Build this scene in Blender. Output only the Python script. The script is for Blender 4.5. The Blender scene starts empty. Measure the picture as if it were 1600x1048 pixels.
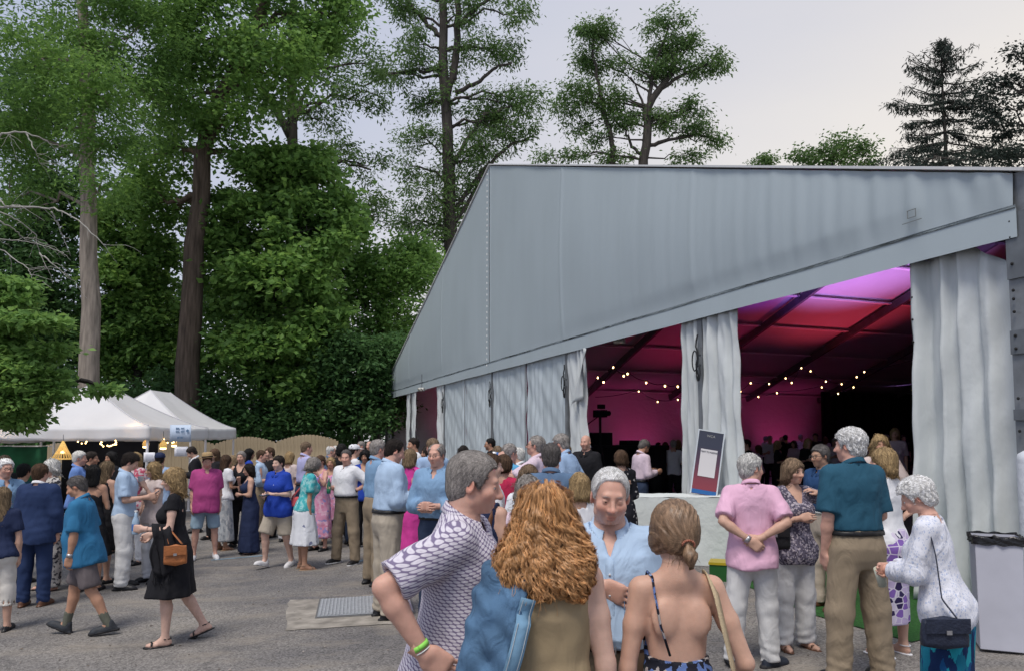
import bpy, math, random
import numpy as np
from mathutils import Vector, Matrix

SC = bpy.context.scene
COL = SC.collection
R = math.radians
rng = np.random.default_rng(7)
random.seed(7)

# ------------------------------------------------------------------ camera
HC, FPX, PITCH, HOR = 1.82, 1180.0, R(4.0), 686.0
SHV = (HOR - 523.4) / FPX - math.tan(PITCH)
cam = bpy.data.cameras.new('camera')
cam.sensor_width = 36.0
cam.lens = 36.0 * FPX / 1600.0
cam.shift_y = SHV * FPX / 1600.0
cam.clip_start = 0.05
cam.clip_end = 2000
camo = bpy.data.objects.new('camera', cam)
COL.objects.link(camo)
camo.location = (0, 0, HC)
camo.rotation_euler = (math.pi / 2 + PITCH, 0, 0)
SC.camera = camo

# ------------------------------------------------------------------ sky, sun, exposure
world = bpy.data.worlds.new('World')
SC.world = world
world.use_nodes = True
nt = world.node_tree
nt.nodes.clear()
wo = nt.nodes.new('ShaderNodeOutputWorld')
bg = nt.nodes.new('ShaderNodeBackground')
sky = nt.nodes.new('ShaderNodeTexSky')
sky.sky_type = 'NISHITA'
sky.sun_disc = False
sky.sun_elevation = R(61)
sky.sun_rotation = R(205)
sky.air_density = 1.0
sky.dust_density = 2.0
sky.ozone_density = 2.0
# thin dusk veil over the sky: lavender overhead, cream toward the sunset low on the right
tc = nt.nodes.new('ShaderNodeTexCoord')
dotn = nt.nodes.new('ShaderNodeVectorMath'); dotn.operation = 'DOT_PRODUCT'
nrm = nt.nodes.new('ShaderNodeVectorMath'); nrm.operation = 'NORMALIZE'
nt.links.new(tc.outputs['Generated'], nrm.inputs[0])
nt.links.new(nrm.outputs[0], dotn.inputs[0])
dotn.inputs[1].default_value = (0.62, 0.45, -0.55)
ramp = nt.nodes.new('ShaderNodeValToRGB')
cr = ramp.color_ramp
cr.elements[0].position = 0.45; cr.elements[0].color = (0.314, 0.347, 0.446, 1)
cr.elements[1].position = 0.82; cr.elements[1].color = (0.600, 0.560, 0.505, 1)
e = cr.elements.new(0.58); e.color = (0.366, 0.387, 0.463, 1)
e = cr.elements.new(0.70); e.color = (0.455, 0.450, 0.475, 1)
mr = nt.nodes.new('ShaderNodeMapRange')
mr.inputs['From Min'].default_value = -1; mr.inputs['From Max'].default_value = 1
nzw = nt.nodes.new('ShaderNodeTexNoise'); nzw.inputs['Scale'].default_value = 1.6; nzw.inputs['Detail'].default_value = 5
mpw = nt.nodes.new('ShaderNodeMapping'); mpw.inputs['Scale'].default_value = (1, 1, 3.5)
nt.links.new(nrm.outputs[0], mpw.inputs[0]); nt.links.new(mpw.outputs[0], nzw.inputs['Vector'])
madd = nt.nodes.new('ShaderNodeMath'); madd.operation = 'MULTIPLY_ADD'
madd.inputs[1].default_value = 0.22
nt.links.new(nzw.outputs['Fac'], madd.inputs[0])
nt.links.new(dotn.outputs['Value'], madd.inputs[2])
nt.links.new(madd.outputs[0], mr.inputs['Value'])
nt.links.new(mr.outputs[0], ramp.inputs[0])
sc_ = nt.nodes.new('ShaderNodeMixRGB'); sc_.blend_type = 'MULTIPLY'; sc_.inputs[0].default_value = 1
sc_.inputs[2].default_value = (0.035, 0.035, 0.035, 1)
nt.links.new(sky.outputs[0], sc_.inputs[1])
mixw = nt.nodes.new('ShaderNodeMixRGB'); mixw.inputs[0].default_value = 0.86
nt.links.new(sc_.outputs[0], mixw.inputs[1]); nt.links.new(ramp.outputs[0], mixw.inputs[2])
nt.links.new(mixw.outputs[0], bg.inputs['Color'])
bg.inputs['Strength'].default_value = 1.0
nt.links.new(bg.outputs[0], wo.inputs[0])

sl = bpy.data.lights.new('sun', 'SUN')
sl.energy = 1.55
sl.angle = R(22)
sl.color = (1.0, 0.93, 0.84)
slo = bpy.data.objects.new('sun', sl)
COL.objects.link(slo)
slo.rotation_euler = Vector((.20, .42, -.88)).to_track_quat('-Z', 'Y').to_euler()

SC.view_settings.view_transform = 'Standard'
SC.view_settings.look = 'None'
SC.view_settings.gamma = 1
SC.view_settings.exposure = 0.82
SC.view_settings.use_curve_mapping = False
SC.cycles.max_bounces = 6
SC.cycles.transparent_max_bounces = 6
SC.cycles.use_denoising = True
try:
    SC.cycles.denoiser = 'OPENIMAGEDENOISE'
except Exception:
    pass

# ------------------------------------------------------------------ helpers
CP, SP = math.cos(PITCH), math.sin(PITCH)
def ray(px, py):
    u = (px - 800.0) / FPX
    v = (523.4 - py) / FPX + SHV
    d = Vector((u, CP - v * SP, SP + v * CP))
    return d / d.y
def zg(x, y=0.0):
    return max(-0.75, min(0.32, 0.033 * x))
def atY(px, py, Y):
    d = ray(px, py)
    return Vector((d.x * Y, Y, HC + d.z * Y))
def ground(px, py):
    d = ray(px, py)
    Y = 5.0
    for _ in range(30):
        Y = (zg(d.x * Y) - HC) / d.z
    return Vector((d.x * Y, Y, zg(d.x * Y)))

def mesh_from(name, V, F, smooth=True, mat=None, col=None):
    """V (n,3) array, F list of arrays of faces (n,3) or (n,4)"""
    me = bpy.data.meshes.new(name)
    V = np.ascontiguousarray(V, np.float32)
    if isinstance(F, np.ndarray):
        F = [F]
    F = [np.ascontiguousarray(f, np.int32) for f in F if len(f)]
    me.vertices.add(len(V)); me.vertices.foreach_set('co', V.ravel())
    nl = sum(f.size for f in F); npoly = sum(len(f) for f in F)
    me.loops.add(nl); me.polygons.add(npoly)
    if npoly:
        me.loops.foreach_set('vertex_index', np.concatenate([f.ravel() for f in F]))
        tot = np.concatenate([np.full(len(f), f.shape[1], np.int32) for f in F])
        st = np.zeros(npoly, np.int32); st[1:] = np.cumsum(tot)[:-1]
        me.polygons.foreach_set('loop_start', st)
        me.polygons.foreach_set('use_smooth', np.full(npoly, smooth))
    if mat is not None:
        me.materials.append(mat)
    me.update(calc_edges=True)
    if col is not None:
        a = me.color_attributes.new('Col', 'FLOAT_COLOR', 'POINT')
        c = np.ones((len(V), 4), np.float32); c[:, :3] = col
        a.data.foreach_set('color', c.ravel())
    return me

def link(name, me, parent=None, label=None, cat=None, group=None, kind=None):
    o = bpy.data.objects.new(name, me)
    COL.objects.link(o)
    if parent is not None:
        o.parent = parent
    tag(o, label, cat, group, kind)
    return o
def tag(o, label=None, cat=None, group=None, kind=None):
    if label: o['label'] = label
    if cat: o['category'] = cat
    if group: o['group'] = group
    if kind: o['kind'] = kind
    return o
def thing(name, label, cat, loc=(0, 0, 0), rz=0.0, group=None):
    o = bpy.data.objects.new(name, None)
    o.empty_display_size = 0.2
    COL.objects.link(o)
    o.location = loc; o.rotation_euler = (0, 0, rz)
    return tag(o, label, cat, group)

class MB:
    """collects geometry for one mesh"""
    def __init__(s):
        s.V = []; s.Q = []; s.T = []; s.n = 0
    def add(s, V, Q=None, T=None):
        V = np.asarray(V, np.float32)
        if Q is not None and len(Q): s.Q.append(np.asarray(Q, np.int32) + s.n)
        if T is not None and len(T): s.T.append(np.asarray(T, np.int32) + s.n)
        s.V.append(V); s.n += len(V)
        return s
    def box(s, c, size, rz=0.0, M=None):
        x, y, z = [v / 2 for v in size]
        P = np.array([(-x,-y,-z),(x,-y,-z),(x,y,-z),(-x,y,-z),(-x,-y,z),(x,-y,z),(x,y,z),(-x,y,z)], np.float32)
        if M is not None:
            P = P @ np.array(M.to_3x3()).T
        elif rz:
            c_, s_ = math.cos(rz), math.sin(rz)
            P = P @ np.array([[c_, s_, 0], [-s_, c_, 0], [0, 0, 1]], np.float32)
        P = P + np.array(c, np.float32)
        return s.add(P, [(0,3,2,1),(4,5,6,7),(0,1,5,4),(1,2,6,5),(2,3,7,6),(3,0,4,7)])
    def tube(s, pts, rad, n=8, cap=True):
        pts = np.asarray(pts, np.float32); m = len(pts)
        rad = np.broadcast_to(np.asarray(rad, np.float32), (m,))
        t = np.gradient(pts, axis=0); t /= np.linalg.norm(t, axis=1, keepdims=True) + 1e-9
        up = np.array([0, 0, 1.0]) if abs(t[0, 2]) < 0.9 else np.array([1.0, 0, 0])
        a = np.cross(t, up); 
        for i in range(m):
            if i and np.dot(a[i], a[i-1]) < 0: a[i] = -a[i]
        a /= np.linalg.norm(a, axis=1, keepdims=True) + 1e-9
        b = np.cross(t, a)
        th = np.linspace(0, 2 * np.pi, n, endpoint=False)
        P = pts[:, None] + rad[:, None, None] * (np.cos(th)[None, :, None] * a[:, None] + np.sin(th)[None, :, None] * b[:, None])
        i = np.arange(m - 1)[:, None]; j = np.arange(n)[None]
        Q = np.stack([i * n + j, i * n + (j + 1) % n, (i + 1) * n + (j + 1) % n, (i + 1) * n + j], -1).reshape(-1, 4)
        V = P.reshape(-1, 3)
        T = []
        if cap:
            V = np.vstack([V, pts[:1], pts[-1:]])
            jj = np.arange(n)
            T = np.vstack([np.stack([(jj + 1) % n, jj, np.full(n, m * n)], 1),
                           np.stack([(m - 1) * n + jj, (m - 1) * n + (jj + 1) % n, np.full(n, m * n + 1)], 1)])
        return s.add(V, Q, T)
    def grid(s, P):
        """P (a,b,3) sheet"""
        a, b = P.shape[:2]
        i = np.arange(a - 1)[:, None]; j = np.arange(b - 1)[None]
        Q = np.stack([i * b + j, (i + 1) * b + j, (i + 1) * b + j + 1, i * b + j + 1], -1).reshape(-1, 4)
        return s.add(P.reshape(-1, 3), Q)
    def lathe(s, prof, n=24, c=(0, 0, 0), sx=1, sy=1):
        prof = np.asarray(prof, np.float32); m = len(prof)
        th = np.linspace(0, 2 * np.pi, n, endpoint=False)
        P = np.stack([prof[:, :1] * np.cos(th) * sx, prof[:, :1] * np.sin(th) * sy, np.repeat(prof[:, 1:2], n, 1)], -1) + np.array(c)
        i = np.arange(m - 1)[:, None]; j = np.arange(n)[None]
        Q = np.stack([i * n + j, i * n + (j + 1) % n, (i + 1) * n + (j + 1) % n, (i + 1) * n + j], -1).reshape(-1, 4)
        return s.add(P.reshape(-1, 3), Q)
    def ball(s, c, r, n=8, sz=1.0):
        k = max(4, n // 2 + 1)
        ph = np.linspace(-np.pi / 2, np.pi / 2, k)
        return s.lathe(np.stack([np.maximum(np.cos(ph), 1e-3) * r, np.sin(ph) * r * sz], 1), n, c)
    def build(s, name, mat, parent=None, smooth=False, kind=None, label=None, solid=0.0):
        V = np.vstack(s.V)
        F = []
        if s.Q: F.append(np.vstack(s.Q))
        if s.T: F.append(np.vstack(s.T))
        me = mesh_from(name, V, F, smooth, mat)
        o = link(name, me, parent, label=label, kind=kind)
        if solid:
            m = o.modifiers.new('thick', 'SOLIDIFY'); m.thickness = solid; m.offset = 0
        return o

def srgb(h):
    """(r,g,b) 0..255 -> linear"""
    return tuple((c / 255 / 12.92) if c / 255 <= 0.04045 else ((c / 255 + 0.055) / 1.055) ** 2.4 for c in h)

_mats = {}
def mat(name, color, rough=0.7, var=0.0, scale=8.0, bump=0.0, bscale=60.0, spec=0.3, metal=0.0, emit=None, estr=0.0,
        vcol=False, col2=None, stretch=(1, 1, 1), sss=0.0, coord='Object', island=0.0):
    key = name
    if key in _mats: return _mats[key]
    m = bpy.data.materials.new(name); _mats[key] = m
    m.use_nodes = True
    t = m.node_tree; L = t.links
    p = t.nodes['Principled BSDF']
    p.inputs['Roughness'].default_value = rough
    p.inputs['Specular IOR Level'].default_value = spec
    p.inputs['Metallic'].default_value = metal
    c4 = tuple(color) + (1,)
    p.inputs['Base Color'].default_value = c4
    m.diffuse_color = c4
    src = None
    tcn = t.nodes.new('ShaderNodeTexCoord')
    mp = t.nodes.new('ShaderNodeMapping'); mp.inputs['Scale'].default_value = stretch
    L.new(tcn.outputs[coord], mp.inputs[0])
    if vcol:
        a = t.nodes.new('ShaderNodeVertexColor'); a.layer_name = 'Col'
        src = a.outputs[0]
    if var or col2:
        n = t.nodes.new('ShaderNodeTexNoise'); n.inputs['Scale'].default_value = scale; n.inputs['Detail'].default_value = 6
        L.new(mp.outputs[0], n.inputs['Vector'])
        mx = t.nodes.new('ShaderNodeMixRGB')
        rp = t.nodes.new('ShaderNodeMapRange'); rp.inputs['From Min'].default_value = 0.3; rp.inputs['From Max'].default_value = 0.7
        L.new(n.outputs['Fac'], rp.inputs['Value']); L.new(rp.outputs[0], mx.inputs[0])
        if vcol:
            mx.blend_type = 'MULTIPLY'
            mv = t.nodes.new('ShaderNodeMath'); mv.operation = 'MULTIPLY'; mv.inputs[1].default_value = 1.0
            L.new(src, mx.inputs[1]); mx.inputs[2].default_value = (1 - var, 1 - var, 1 - var, 1)
        else:
            if col2:
                a1, a2 = c4, tuple(col2) + (1,)
            else:
                a1 = tuple(c * (1 - var) for c in color) + (1,); a2 = tuple(min(1, c * (1 + var)) for c in color) + (1,)
            mx.inputs[1].default_value = a1; mx.inputs[2].default_value = a2
        src = mx.outputs[0]
    if island:
        g = t.nodes.new('ShaderNodeNewGeometry')
        hs = t.nodes.new('ShaderNodeHueSaturation')
        mr2 = t.nodes.new('ShaderNodeMapRange'); mr2.inputs['To Min'].default_value = 1 - island; mr2.inputs['To Max'].default_value = 1 + island
        L.new(g.outputs['Random Per Island'], mr2.inputs['Value']); L.new(mr2.outputs[0], hs.inputs['Value'])
        if src is None: hs.inputs['Color'].default_value = c4
        else: L.new(src, hs.inputs['Color'])
        src = hs.outputs[0]
    if src is not None: L.new(src, p.inputs['Base Color'])
    if bump:
        n2 = t.nodes.new('ShaderNodeTexNoise'); n2.inputs['Scale'].default_value = bscale; n2.inputs['Detail'].default_value = 4
        L.new(mp.outputs[0], n2.inputs['Vector'])
        b = t.nodes.new('ShaderNodeBump'); b.inputs['Strength'].default_value = bump; b.inputs['Distance'].default_value = 0.02
        L.new(n2.outputs['Fac'], b.inputs['Height']); L.new(b.outputs[0], p.inputs['Normal'])
    if emit:
        p.inputs['Emission Color'].default_value = tuple(emit) + (1,)
        p.inputs['Emission Strength'].default_value = estr
    if sss:
        p.inputs['Subsurface Weight'].default_value = sss
        p.inputs['Subsurface Radius'].default_value = (0.012, 0.005, 0.003)
        p.inputs['Subsurface Scale'].default_value = 1.0
    return m

# ------------------------------------------------------------------ ground
def asphalt():
    m = bpy.data.materials.new('asphalt'); m.use_nodes = True
    t = m.node_tree; L = t.links; p = t.nodes['Principled BSDF']
    p.inputs['Roughness'].default_value = 0.9; p.inputs['Specular IOR Level'].default_value = 0.2
    tcn = t.nodes.new('ShaderNodeTexCoord')
    def noise(sc, det, rough=0.55, stretch=None):
        n = t.nodes.new('ShaderNodeTexNoise'); n.inputs['Scale'].default_value = sc; n.inputs['Detail'].default_value = det
        n.inputs['Roughness'].default_value = rough
        src = tcn.outputs['Object']
        if stretch:
            mp = t.nodes.new('ShaderNodeMapping'); mp.inputs['Scale'].default_value = stretch; L.new(src, mp.inputs[0]); src = mp.outputs[0]
        L.new(src, n.inputs['Vector']); return n
    big = noise(0.45, 6, 0.6); rp = t.nodes.new('ShaderNodeValToRGB')
    rp.color_ramp.elements[0].position = 0.36; rp.color_ramp.elements[0].color = (0.125, 0.121, 0.124, 1)
    rp.color_ramp.elements[1].position = 0.64; rp.color_ramp.elements[1].color = (0.245, 0.228, 0.208, 1)
    L.new(big.outputs['Fac'], rp.inputs[0])
    # fine stone grain
    v = t.nodes.new('ShaderNodeTexVoronoi'); v.inputs['Scale'].default_value = 75; L.new(tcn.outputs['Object'], v.inputs['Vector'])
    hs = t.nodes.new('ShaderNodeMixRGB'); hs.blend_type = 'OVERLAY'; hs.inputs[0].default_value = 0.45
    sep = t.nodes.new('ShaderNodeSeparateColor'); L.new(v.outputs['Color'], sep.inputs[0])
    L.new(rp.outputs[0], hs.inputs[1]); L.new(sep.outputs[0], hs.inputs[2])
    # dusty gravel drifts
    du = noise(1.1, 8, 0.65, (1, 2.2, 1)); r2 = t.nodes.new('ShaderNodeMapRange')
    r2.inputs['From Min'].default_value = 0.50; r2.inputs['From Max'].default_value = 0.72; r2.inputs['To Max'].default_value = 0.7
    L.new(du.outputs['Fac'], r2.inputs['Value'])
    m2 = t.nodes.new('ShaderNodeMixRGB'); m2.inputs[2].default_value = (0.30, 0.265, 0.22, 1)
    L.new(r2.outputs[0], m2.inputs[0]); L.new(hs.outputs[0], m2.inputs[1])
    # dark stains and cracks
    st = noise(2.3, 9, 0.7); r3 = t.nodes.new('ShaderNodeMapRange')
    r3.inputs['From Min'].default_value = 0.60; r3.inputs['From Max'].default_value = 0.75; r3.inputs['To Max'].default_value = 0.55
    L.new(st.outputs['Fac'], r3.inputs['Value'])
    m3 = t.nodes.new('ShaderNodeMixRGB'); m3.inputs[2].default_value = (0.075, 0.07, 0.068, 1)
    L.new(r3.outputs[0], m3.inputs[0]); L.new(m2.outputs[0], m3.inputs[1])
    vc = t.nodes.new('ShaderNodeTexVoronoi'); vc.feature = 'DISTANCE_TO_EDGE'; vc.inputs['Scale'].default_value = 0.33
    wn = noise(1.3, 5); wm = t.nodes.new('ShaderNodeMixRGB'); wm.blend_type = 'ADD'; wm.inputs[0].default_value = 0.6
    L.new(tcn.outputs['Object'], wm.inputs[1]); L.new(wn.outputs['Color'], wm.inputs[2]); L.new(wm.outputs[0], vc.inputs['Vector'])
    r4 = t.nodes.new('ShaderNodeMapRange'); r4.inputs['From Min'].default_value = 0.0; r4.inputs['From Max'].default_value = 0.012
    r4.inputs['To Min'].default_value = 0.3; r4.inputs['To Max'].default_value = 0.0
    L.new(vc.outputs['Distance'], r4.inputs['Value'])
    m4 = t.nodes.new('ShaderNodeMixRGB'); m4.inputs[2].default_value = (0.07, 0.068, 0.068, 1)
    L.new(r4.outputs[0], m4.inputs[0]); L.new(m3.outputs[0], m4.inputs[1])
    L.new(m4.outputs[0], p.inputs['Base Color'])
    b = t.nodes.new('ShaderNodeBump'); b.inputs['Strength'].default_value = 0.5; b.inputs['Distance'].default_value = 0.01
    bn = noise(140, 3); ad = t.nodes.new('ShaderNodeMath'); ad.operation = 'ADD'
    L.new(bn.outputs['Fac'], ad.inputs[0]); L.new(sep.outputs[0], ad.inputs[1])
    L.new(ad.outputs[0], b.inputs['Height']); L.new(b.outputs[0], p.inputs['Normal'])
    return m
ASPH = asphalt()
xs = np.concatenate([[-600, -200, -80], np.linspace(-40, 30, 71), [80, 200, 600]])
ys = np.concatenate([[-60, -20, -6], np.linspace(-2, 60, 63), [100, 200, 500, 1200]])
G = np.zeros((len(xs), len(ys), 3), np.float32)
for i, x in enumerate(xs):
    G[i, :, 0] = x; G[i, :, 1] = ys; G[i, :, 2] = zg(x)
mb = MB(); mb.grid(G)
me_o = mb.build('ground', ASPH, None, True, kind='structure')
tag(me_o, 'worn grey asphalt yard with sandy patches and fine cracks')

def decal(name, pts, dz, m, kind='structure', label=None, parent=None):
    """flat sheet following the sloped ground; pts = list of (x,y)"""
    V = [(x, y, zg(x) + dz) for x, y in pts]
    me = mesh_from(name, np.array(V), [np.arange(len(V))[None]], False, m)
    return link(name, me, parent, label=label, kind=kind)

# drain cover set into a concrete patch
conc = mat('old_concrete', (0.30, 0.275, 0.24), 0.95, 0.35, 6.0, 0.6, 90)
steel = mat('galvanised_steel', (0.34, 0.36, 0.38), 0.55, 0.15, 20, 0.2, 200, spec=0.5, metal=0.35)
dark_gap = mat('dark_gap', (0.02, 0.02, 0.02), 0.9)
def gxy(px, py):
    g = ground(px, py); return (g.x, g.y)
quad = [gxy(448, 984), gxy(452, 937), gxy(640, 925), gxy(650, 972)]
# ragged slab outline
pl = []
for a, b in zip(quad, quad[1:] + quad[:1]):
    for t in np.linspace(0, 1, 9)[:-1]:
        pl.append((a[0] + (b[0] - a[0]) * t + random.uniform(-.025, .025), a[1] + (b[1] - a[1]) * t + random.uniform(-.03, .03)))
slab = decal('concrete_patch', pl, 0.006, conc, label='ragged pale concrete surround of the drain cover')
a, b, c, d = [np.array(gxy(*q)) for q in ((492, 966), (499, 935), (640, 926), (650, 957))]
dc = thing('drain_cover', 'ribbed grey steel drain cover set in a pale concrete patch', 'drain cover', (a[0], a[1], zg(a[0])))
dc.rotation_euler = (0, math.atan2(-0.033, 1) , 0)
def loc2(p, dz=0.0): return (p[0] - a[0], p[1] - a[1], dz)
V = np.array([loc2(a, .009), loc2(d, .009), loc2(c, .009), loc2(b, .009)])
link('frame', mesh_from('frame', V, [np.arange(4)[None]], False, mat('frame_grime', (.13, .13, .13), .8)), dc)
mb = MB(); mbr = MB()
def bil(u, v):
    p = a * (1 - u) * (1 - v) + d * u * (1 - v) + c * u * v + b * (1 - u) * v
    return p
V = []
for (u, v) in ((.02, .05), (.98, .05), (.98, .95), (.02, .95)): V.append(loc2(bil(u, v), .013))
mb.add(np.array(V), [(0, 1, 2, 3)])
mb.build('plate', steel, dc)
for i in range(26):
    u = .035 + i * .037
    P = [loc2(bil(u, .08), .014), loc2(bil(u + .016, .08), .014), loc2(bil(u + .016, .92), .014), loc2(bil(u, .92), .014)]
    P2 = [(p[0], p[1], p[2] + .008) for p in P]
    mbr.add(np.array(P + P2), [(4, 5, 6, 7), (0, 1, 5, 4), (1, 2, 6, 5), (2, 3, 7, 6), (3, 0, 4, 7)])
mbr.build('rib', mat('worn_rib_steel', (0.42, 0.44, 0.46), 0.5, 0.15, 30, metal=0.3), dc, kind='stuff')

bluep = mat('faded_blue_paint', (0.16, 0.24, 0.30), 0.9, 0.4, 9)
for (p1, p2, w) in (((150, 906), (195, 901), 0.10), ((330, 874), (420, 866), 0.1), ((560, 876), (600, 868), .09)):
    A = np.array(gxy(*p1)); B = np.array(gxy(*p2)); n = np.array([-(B - A)[1], (B - A)[0]]); n = n / np.linalg.norm(n) * w / 2
    decal('painted_line', [tuple(A - n), tuple(B - n), tuple(B + n), tuple(A + n)], .004, bluep)
# pebbles and litter on the asphalt: one scattered mass
mb = MB()
for i in range(420):
    x = random.uniform(-6, 3.5); y = random.uniform(4.5, 12); r = random.choice([.004, .006, .008, .012]) * random.uniform(.7, 1.3)
    mb.ball((x, y, zg(x) + r * .4), r, 5, .6)
mb.build('gravel', mat('gravel_bits', (0.28, 0.25, 0.22), .9, .5, 3, island=.5), None, True, kind='stuff')

# ------------------------------------------------------------------ big tent
PX0, PY0 = 4.677, 7.03
DV = np.array([-.350, .937]); NV = np.array([.937, .350])
TROT = math.atan2(.937, -.350)
def tw(s, n, z=0):
    p = np.array([PX0, PY0]) + DV * s + NV * n
    return Vector((p[0], p[1], z))
tent = thing('event_tent', 'large white frame tent with grey gable wall and lit magenta interior', 'tent', (PX0, PY0, 0), TROT)
# local axes: x along the gable away from camera, y outward, z up
ZE, ZP, W = 4.36, 9.62, 30.0
def roofz(s): return ZE + (ZP - ZE) * (1 - abs(s - 15) / 15)
def fabric(name, color, transl=0.15, folds=None, bump=0.25, bscale=4.0, rough=0.45, stretch=(1, 1, .25)):
    m = bpy.data.materials.new(name); m.use_nodes = True
    t = m.node_tree; L = t.links; p = t.nodes['Principled BSDF']
    p.inputs['Roughness'].default_value = rough; p.inputs['Specular IOR Level'].default_value = 0.35
    tcn = t.nodes.new('ShaderNodeTexCoord'); mp = t.nodes.new('ShaderNodeMapping'); mp.inputs['Scale'].default_value = stretch
    L.new(tcn.outputs['Object'], mp.inputs[0])
    n = t.nodes.new('ShaderNodeTexNoise'); n.inputs['Scale'].default_value = bscale; n.inputs['Detail'].default_value = 5
    L.new(mp.outputs[0], n.inputs['Vector'])
    n2 = t.nodes.new('ShaderNodeTexNoise'); n2.inputs['Scale'].default_value = 0.9; n2.inputs['Detail'].default_value = 8; n2.inputs['Roughness'].default_value = .62
    mp2 = t.nodes.new('ShaderNodeMapping'); mp2.inputs['Scale'].default_value = (1.6, 1.6, .35); L.new(tcn.outputs['Object'], mp2.inputs[0]); L.new(mp2.outputs[0], n2.inputs['Vector'])
    mx = t.nodes.new('ShaderNodeMixRGB'); L.new(n2.outputs['Fac'], mx.inputs[0])
    mx.inputs[1].default_value = tuple(c * v for c, v in zip(color, (.90, .90, .89))) + (1,); mx.inputs[2].default_value = tuple(min(.9, c * 1.06) for c in color) + (1,)
    L.new(mx.outputs[0], p.inputs['Base Color'])
    b = t.nodes.new('ShaderNodeBump'); b.inputs['Strength'].default_value = bump; b.inputs['Distance'].default_value = 0.05
    L.new(n.outputs['Fac'], b.inputs['Height']); L.new(b.outputs[0], p.inputs['Normal'])
    if transl:
        tr = t.nodes.new('ShaderNodeBsdfTranslucent'); L.new(mx.outputs[0], tr.inputs['Color'])
        ms = t.nodes.new('ShaderNodeMixShader'); ms.inputs[0].default_value = transl
        L.new(p.outputs[0], ms.inputs[1]); L.new(tr.outputs[0], ms.inputs[2])
        L.new(ms.outputs[0], t.nodes['Material Output'].inputs['Surface'])
    return m
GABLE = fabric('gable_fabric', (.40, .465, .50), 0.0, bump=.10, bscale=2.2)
ROOF = fabric('roof_fabric', (.62, .63, .64), 0.0, bump=.1)
CURT = fabric('curtain_fabric', (.66, .70, .71), .12, bump=.5, bscale=4.0, stretch=(1, 1, .6))
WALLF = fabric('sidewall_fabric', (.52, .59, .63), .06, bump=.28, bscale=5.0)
ALU = mat('aluminium', (.20, .215, .23), .5, .2, 5, .1, 40, spec=.5, metal=.3)
ALUD = mat('dark_aluminium', (.12, .13, .14), .5, .2, 5, metal=.2)
ALUL = mat('bright_purlin', (.85, .85, .85), .4)
rs = np.random.default_rng(3)
def gable(s0, s1, name):
    n, k = 301, 30
    S = np.linspace(s0, s1, n)
    P = np.zeros((n, k, 3), np.float32)
    fp = rs.uniform(0, 6, 40); ff = rs.uniform(2.5, 9, 40)
    for i, s in enumerate(S):
        zb = 3.80 + 0.0 ; zt = roofz(s) - .02
        for j in range(k):
            v = j / (k - 1)
            z = zb + (zt - zb) * v
            bulge = .10 * math.sin(math.pi * v) * math.sin(math.pi * min(1, (s - s0) / (s1 - s0)))
            near = math.exp(-max(0, s) / 2.6)
            wr = (.013 * math.sin(s * 15.0 + .9 * math.sin(z * .8)) + .010 * math.sin(s * 25.7 + .5 * z) + .010 * math.sin(s * 6.3 + 1)) * near
            wr += .003 * math.sin(s * 2.2 - z * .9)
            seam = .025 * math.exp(-((s % 5.0) - 0.0) ** 2 / .003) + .025 * math.exp(-((s % 5.0) - 5.0) ** 2 / .003)
            fd = min(1, max(0, (z - 3.98) / .30)); P[i, j] = (s, .06 + fd * (bulge * .8 + wr + seam * .6 + .005 * math.sin(s * 1.7 + 1.7 * z) * math.sin(z * 1.3)), z)
    mb = MB(); mb.grid(P)
    return mb.build(name, GABLE, tent, True)
gable(-.12, 14.98, 'gable_panel'); gable(15.02, 30.1, 'gable_panel')
# hem band along the lower edge of the gable, with a welt line above it
def band(s0, s1, z0, z1, yo, name, m):
    n = 90; P = np.zeros((n, 4, 3), np.float32)
    for i, s in enumerate(np.linspace(s0, s1, n)):
        w = .002 * math.sin(s * 4.1) + .0035 * math.sin(s * 9 + .3) * math.exp(-max(0, s) / 2.6)
        zz = .004 * math.sin(s * 1.9)
        for j, z in enumerate((z0, z0 + .02, z1 - .02, z1)):
            P[i, j] = (s, .06 + yo + w + 0, z + zz)
    mb = MB(); mb.grid(P); return mb.build(name, m, tent, True)
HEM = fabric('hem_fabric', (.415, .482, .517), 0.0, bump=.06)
band(-.15, 30.1, 3.69, 3.97, .006, 'hem_band', HEM)
band(-.15, 30.1, 3.972, 3.980, .013, 'welt', HEM)
mb = MB()   # lacing of the two gable halves
for i in range(34):
    z = 3.9 + i * .165
    mb.box((15, .145, z), (.022, .02, .055))
mb.build('lacing', mat('white_cord', (.78, .78, .76), .8), tent, kind='stuff')
# maker's plate printed on the gable
mb = MB(); 
for (cx, cz, w, h) in ((0.93, 4.165, .11, .008), (0.93, 4.245, .11, .008), (0.88, 4.205, .008, .08), (.98, 4.205, .008, .08), (.93, 4.12, .24, .008)):
    mb.box((cx, .125, cz), (w, .008, h))
mb.build('printed_mark', mat('dark_print', (.22, .24, .24), .7), tent)
# roof
DEP = 34.0
for s0, s1 in ((-.25, 15), (15, 30.25)):
    n = 16; 
    P = []
    for s in np.linspace(s0, s1, n):
        P.append([(s, y, roofz(max(0, min(30, s))) - (0 if 0 <= s <= 30 else .09) + .02) for y in np.linspace(.10, -DEP, 30)])
    mb = MB(); mb.grid(np.array(P, np.float32)); mb.build('roof_panel', ROOF, tent, False, solid=.03)
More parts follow.
